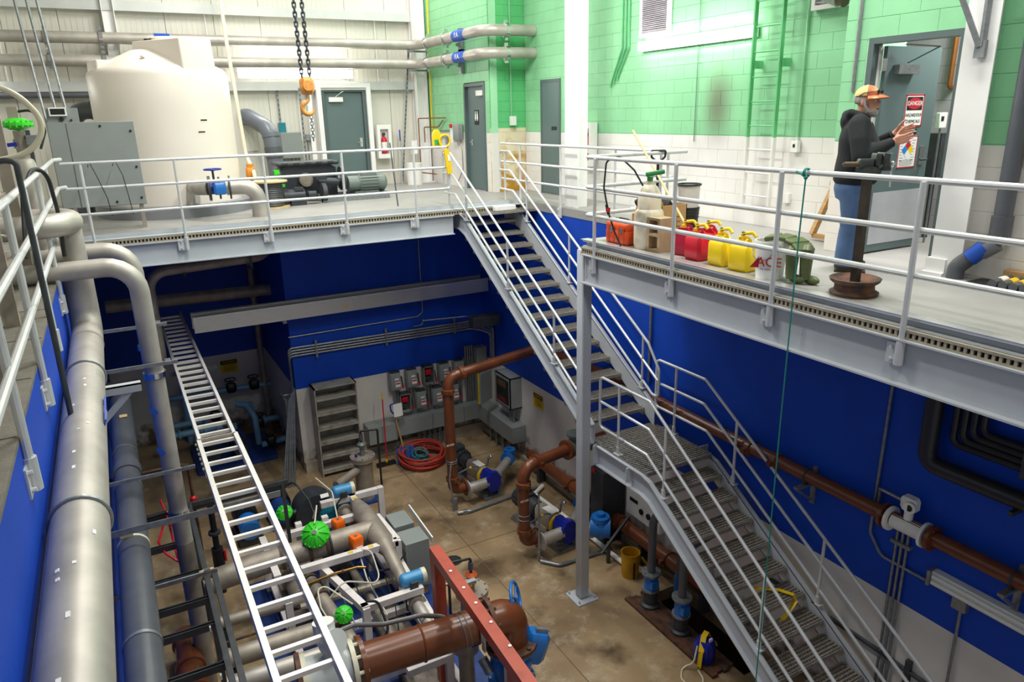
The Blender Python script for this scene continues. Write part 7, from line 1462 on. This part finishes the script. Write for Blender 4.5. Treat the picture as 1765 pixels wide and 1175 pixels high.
def hand(s, wrist, d, up, rise):
    """palm toward the mid line; s=-1 right hand; d forward, four unequal fingers and a thumb off the palm side"""
    d = Vector(d).normalized(); u = Vector(up); u = (u-d*u.dot(d)).normalized(); n_ = d.cross(u)*s   # n_ points inward
    w = Vector(wrist)
    if n_.y*s > 0: n_ = -n_
    for k in range(4):
        off = u*(.030-.020*k); g.tube([w+off*.5, w+d*.05+off, w+d*.092+off], [.017, .0145, .0125], 10)
        L = (.074, .082, .077, .06)[k]; b0 = w+d*.09+off; fan = u*(.010-.007*k)
        p1 = b0+d*L*.45+fan*.5+n_*.003; p2 = p1+d*L*.32+fan*.4+n_*(.008+.003*k); p3 = p2+d*L*.24+fan*.2+n_*(.012+.003*k)
        g.tube([b0-d*.02, b0, p1, p2, p3], [.0105, .0102, .0092, .0084, .0072], 8); g.sph(p3, .0072, 8, 6)
    t0 = w+d*.022+u*.022+n_*.006; t1 = t0+d*.03+u*.036+n_*.016; t2 = t1+d*.03+u*.026+n_*.004; t3 = t2+d*.024+u*.012
    g.tube([t0, t1, t2, t3], [.016, .0125, .0108, .0085], 8); g.sph(t3, .0085, 8, 6)
sh = {}
for s in (-1, 1):
    S = Vector((-.01, s*.2, 1.39)); E_ = Vector((.03 if s < 0 else .08, s*.31, 1.10)); W = Vector((.28, s*.15, 1.235)) if s < 0 else Vector((.30, s*.11, 1.30))
    taper(g, [S, S.lerp(E_, .5), E_], [.052, .046, .038]); taper(g, [E_, E_.lerp(W, .4), W], [.04, .038, .026]); sh[s] = (S, E_, W)
    hand(s, W+(W-E_).normalized()*.012, (1, -s*.18, .26), (.0, 0, 1), 0)
    taper(g, [(0, s*.09, .93), (.015, s*.1, .5), (-.0, s*.11, .1)], [.085, .06, .042]); g.sph((.05, s*.11, .05), (.12, .045, .04))
body = fuse(g, 'body', SKIN, man, .0062, 2)
# hoodie: torso, sleeves and hood fused
g = G()
ell_loft(g, [(.01, 0, .84, .175, .21), (.01, 0, .88, .2, .23), (.03, 0, 1.0, .215, .245), (.03, 0, 1.12, .2, .24), (.0, 0, 1.26, .175, .235), (-.015, 0, 1.36, .14, .215), (-.02, 0, 1.43, .1, .15), (-.02, 0, 1.47, .075, .085)])
for s in (-1, 1):
    S, E_, W = sh[s]; taper(g, [S+Vector((0, -s*.03, .0)), S.lerp(E_, .5), E_], [.1, .092, .082]); taper(g, [E_, E_.lerp(W, .5), E_.lerp(W, .9)], [.08, .072, .05])
g.tube([(.07, .085, 1.44), (.0, .1, 1.475), (-.09, .075, 1.49), (-.12, 0, 1.47), (-.09, -.075, 1.49), (.0, -.1, 1.475), (.07, -.085, 1.44)], [.022, .032, .045, .055, .045, .032, .022], 12)
g.sph((-.12, 0, 1.42), (.06, .1, .09))
random.seed(4)
for k in range(5):
    for s in (-1, 1):
        S, E_, W = sh[s]; c = S.lerp(E_, .25+.16*k); g.sph(c+Vector((.02, 0, 0)), (.07, .066, .022), 12, 6)
hd = fuse(g, 'hoodie', HOOD, man, .011, 5)
for s in (-1, 1):
    S, E_, W = sh[s]; d = (W-E_).normalized(); c = E_.lerp(W, .9); G().lathe([(.043, -.02), (.047, 0), (.046, .025), (.036, .03)], c, d, 16).put('cuff', HOOD, man)
G().tube([(.1, .02, 1.41), (.15, .025, 1.3), (.165, .02, 1.22)], .004, 6).put('drawstring', HOOD, man)
g = G()
ell_loft(g, [(0, 0, .70, .15, .2), (-.01, 0, .8, .165, .21), (0, 0, .9, .16, .2), (0, 0, .93, .15, .19)])
for s in (-1, 1):
    g.tube([(0, s*.085, .82), (.02, s*.1, .62), (.025, s*.105, .48), (.0, s*.11, .28), (.0, s*.112, .06)], [.128, .118, .1, .092, .1], 16)
    for z in (.1, .14, .2, .47): g.sph((.01, s*.11, z), (.108, .1, .018), 12, 6)
fuse(g, 'jeans', JEAN, man, .012, 4)
for s in (-1, 1):
    g = G(); g.sph((.055, s*.115, .055), (.145, .052, .05), 16, 10).sph((-.03, s*.115, .06), (.07, .05, .06), 14, 9); g.bx(-.09, .19, s*.115-.045, s*.115+.045, 0.0, .025); fuse(g, 'shoe', SHOE, man, .01, 3)
g = G()
for a in [pi*.5+i*pi/8 for i in range(9)]: g.sph((hx-.016+.088*math.cos(a), .068*math.sin(a), hz+.02), (.022, .016, .04), 10, 7)
hr(g); fuse(g, 'hair', BEARD, man, .009, 2)
# face, beard, cap, glasses
for s in (-1, 1): 
    e = hr(G().sph((hx+.083, s*.031, hz+.012), (.011, .014, .009), 12, 8)).put('eye', WP, man); hr(G().sph((hx+.0925, s*.031, hz+.012), (.004, .006, .006), 10, 6)).put('iris', BLACK, e)
g = G().sph((hx+.045, 0, hz-.088), (.062, .058, .048), 16, 10).sph((hx+.075, 0, hz-.05), (.026, .035, .01), 12, 6).sph((hx+.07, 0, hz-.105), (.036, .035, .034), 12, 8)
for s in (-1, 1): g.tube([(hx+.0, s*.074, hz+.02), (hx+.012, s*.07, hz-.04), (hx+.04, s*.05, hz-.09)], [.014, .017, .022], 8)
hr(g); fuse(g, 'beard', BEARD, man, .008, 2)
hr(G().sph((hx+.098, 0, hz-.062), (.012, .022, .005), 10, 6)).put('mouth', mat('lips', '8C4A42', .5), man)
g = G().lathe([(.082, 0), (.09, .01)], (0, 0, 0))
def half_dome(c, r, a0, a1, z0=0, n=16, m=7):
    v = []; f = []; c = Vector(c)
    for i in range(m+1):
        th = z0+(pi/2-z0)*i/m
        for k in range(n+1):
            a = a0+(a1-a0)*k/n; v.append(c+Vector((r[0]*math.cos(th)*math.cos(a), r[1]*math.cos(th)*math.sin(a), r[2]*math.sin(th))))
    for i in range(m): f += [(i*(n+1)+k, i*(n+1)+k+1, (i+1)*(n+1)+k+1, (i+1)*(n+1)+k) for k in range(n)]
    return G().add(v, f)
cz = hz+.055
hr(half_dome((hx-.012, 0, cz), (.112, .09, .095), -1.25, 1.25)).put('cap_front', CAPO, man); hr(half_dome((hx-.012, 0, cz), (.112, .09, .095), 1.25, 2*pi-1.25)).put('cap_mesh', CAPY, man)
hr(G().torus((hx-.012, 0, cz+.092), .006, .006)).put('cap_button', CAPO, man)
pl = [(.075*math.cos(a)+.0, .085*math.sin(a)) for a in [-1.35+i*2.7/14 for i in range(15)]]
v = []; f = []
for lv, (ext, dz) in enumerate(((0, .012), (.5, .004), (1, -.014))):
    for a, b_ in [(-1.2+i*2.4/14, 0) for i in range(15)]:
        rr = .1+.085*ext*math.cos(a*.75); v.append((hx-.012+rr*math.cos(a)*1.06, rr*math.sin(a)*.86, cz+dz-.012*abs(math.sin(a))))
n1 = len(v); v += [(x, y, z-.006) for x, y, z in v]
for o_ in (0, n1):
    for i in range(2): f += [(o_+i*15+k, o_+i*15+k+1, o_+(i+1)*15+k+1, o_+(i+1)*15+k) for k in range(14)]
f += [(30+k, 31+k, n1+31+k, n1+30+k) for k in range(14)]
hr(G().add(v, f)).put('cap_brim', CAPO, man)
g = G()
for s in (-1, 1): g.sph((hx+.105, s*.036, cz+.035), (.012, .03, .02), 12, 8).tube([(hx+.1, s*.066, cz+.035), (hx+.0, s*.094, cz+.025), (hx-.05, s*.09, cz+.0)], .004, 6)
g.tube([(hx+.112, -.012, cz+.036), (hx+.112, .012, cz+.036)], .004, 6); hr(g).put('sunglasses', BLACK, man)
man.location = (6.33, 4.72, 0); man.rotation_euler.z = math.radians(-52); man.scale = (1.0, 1.0, 1.0)
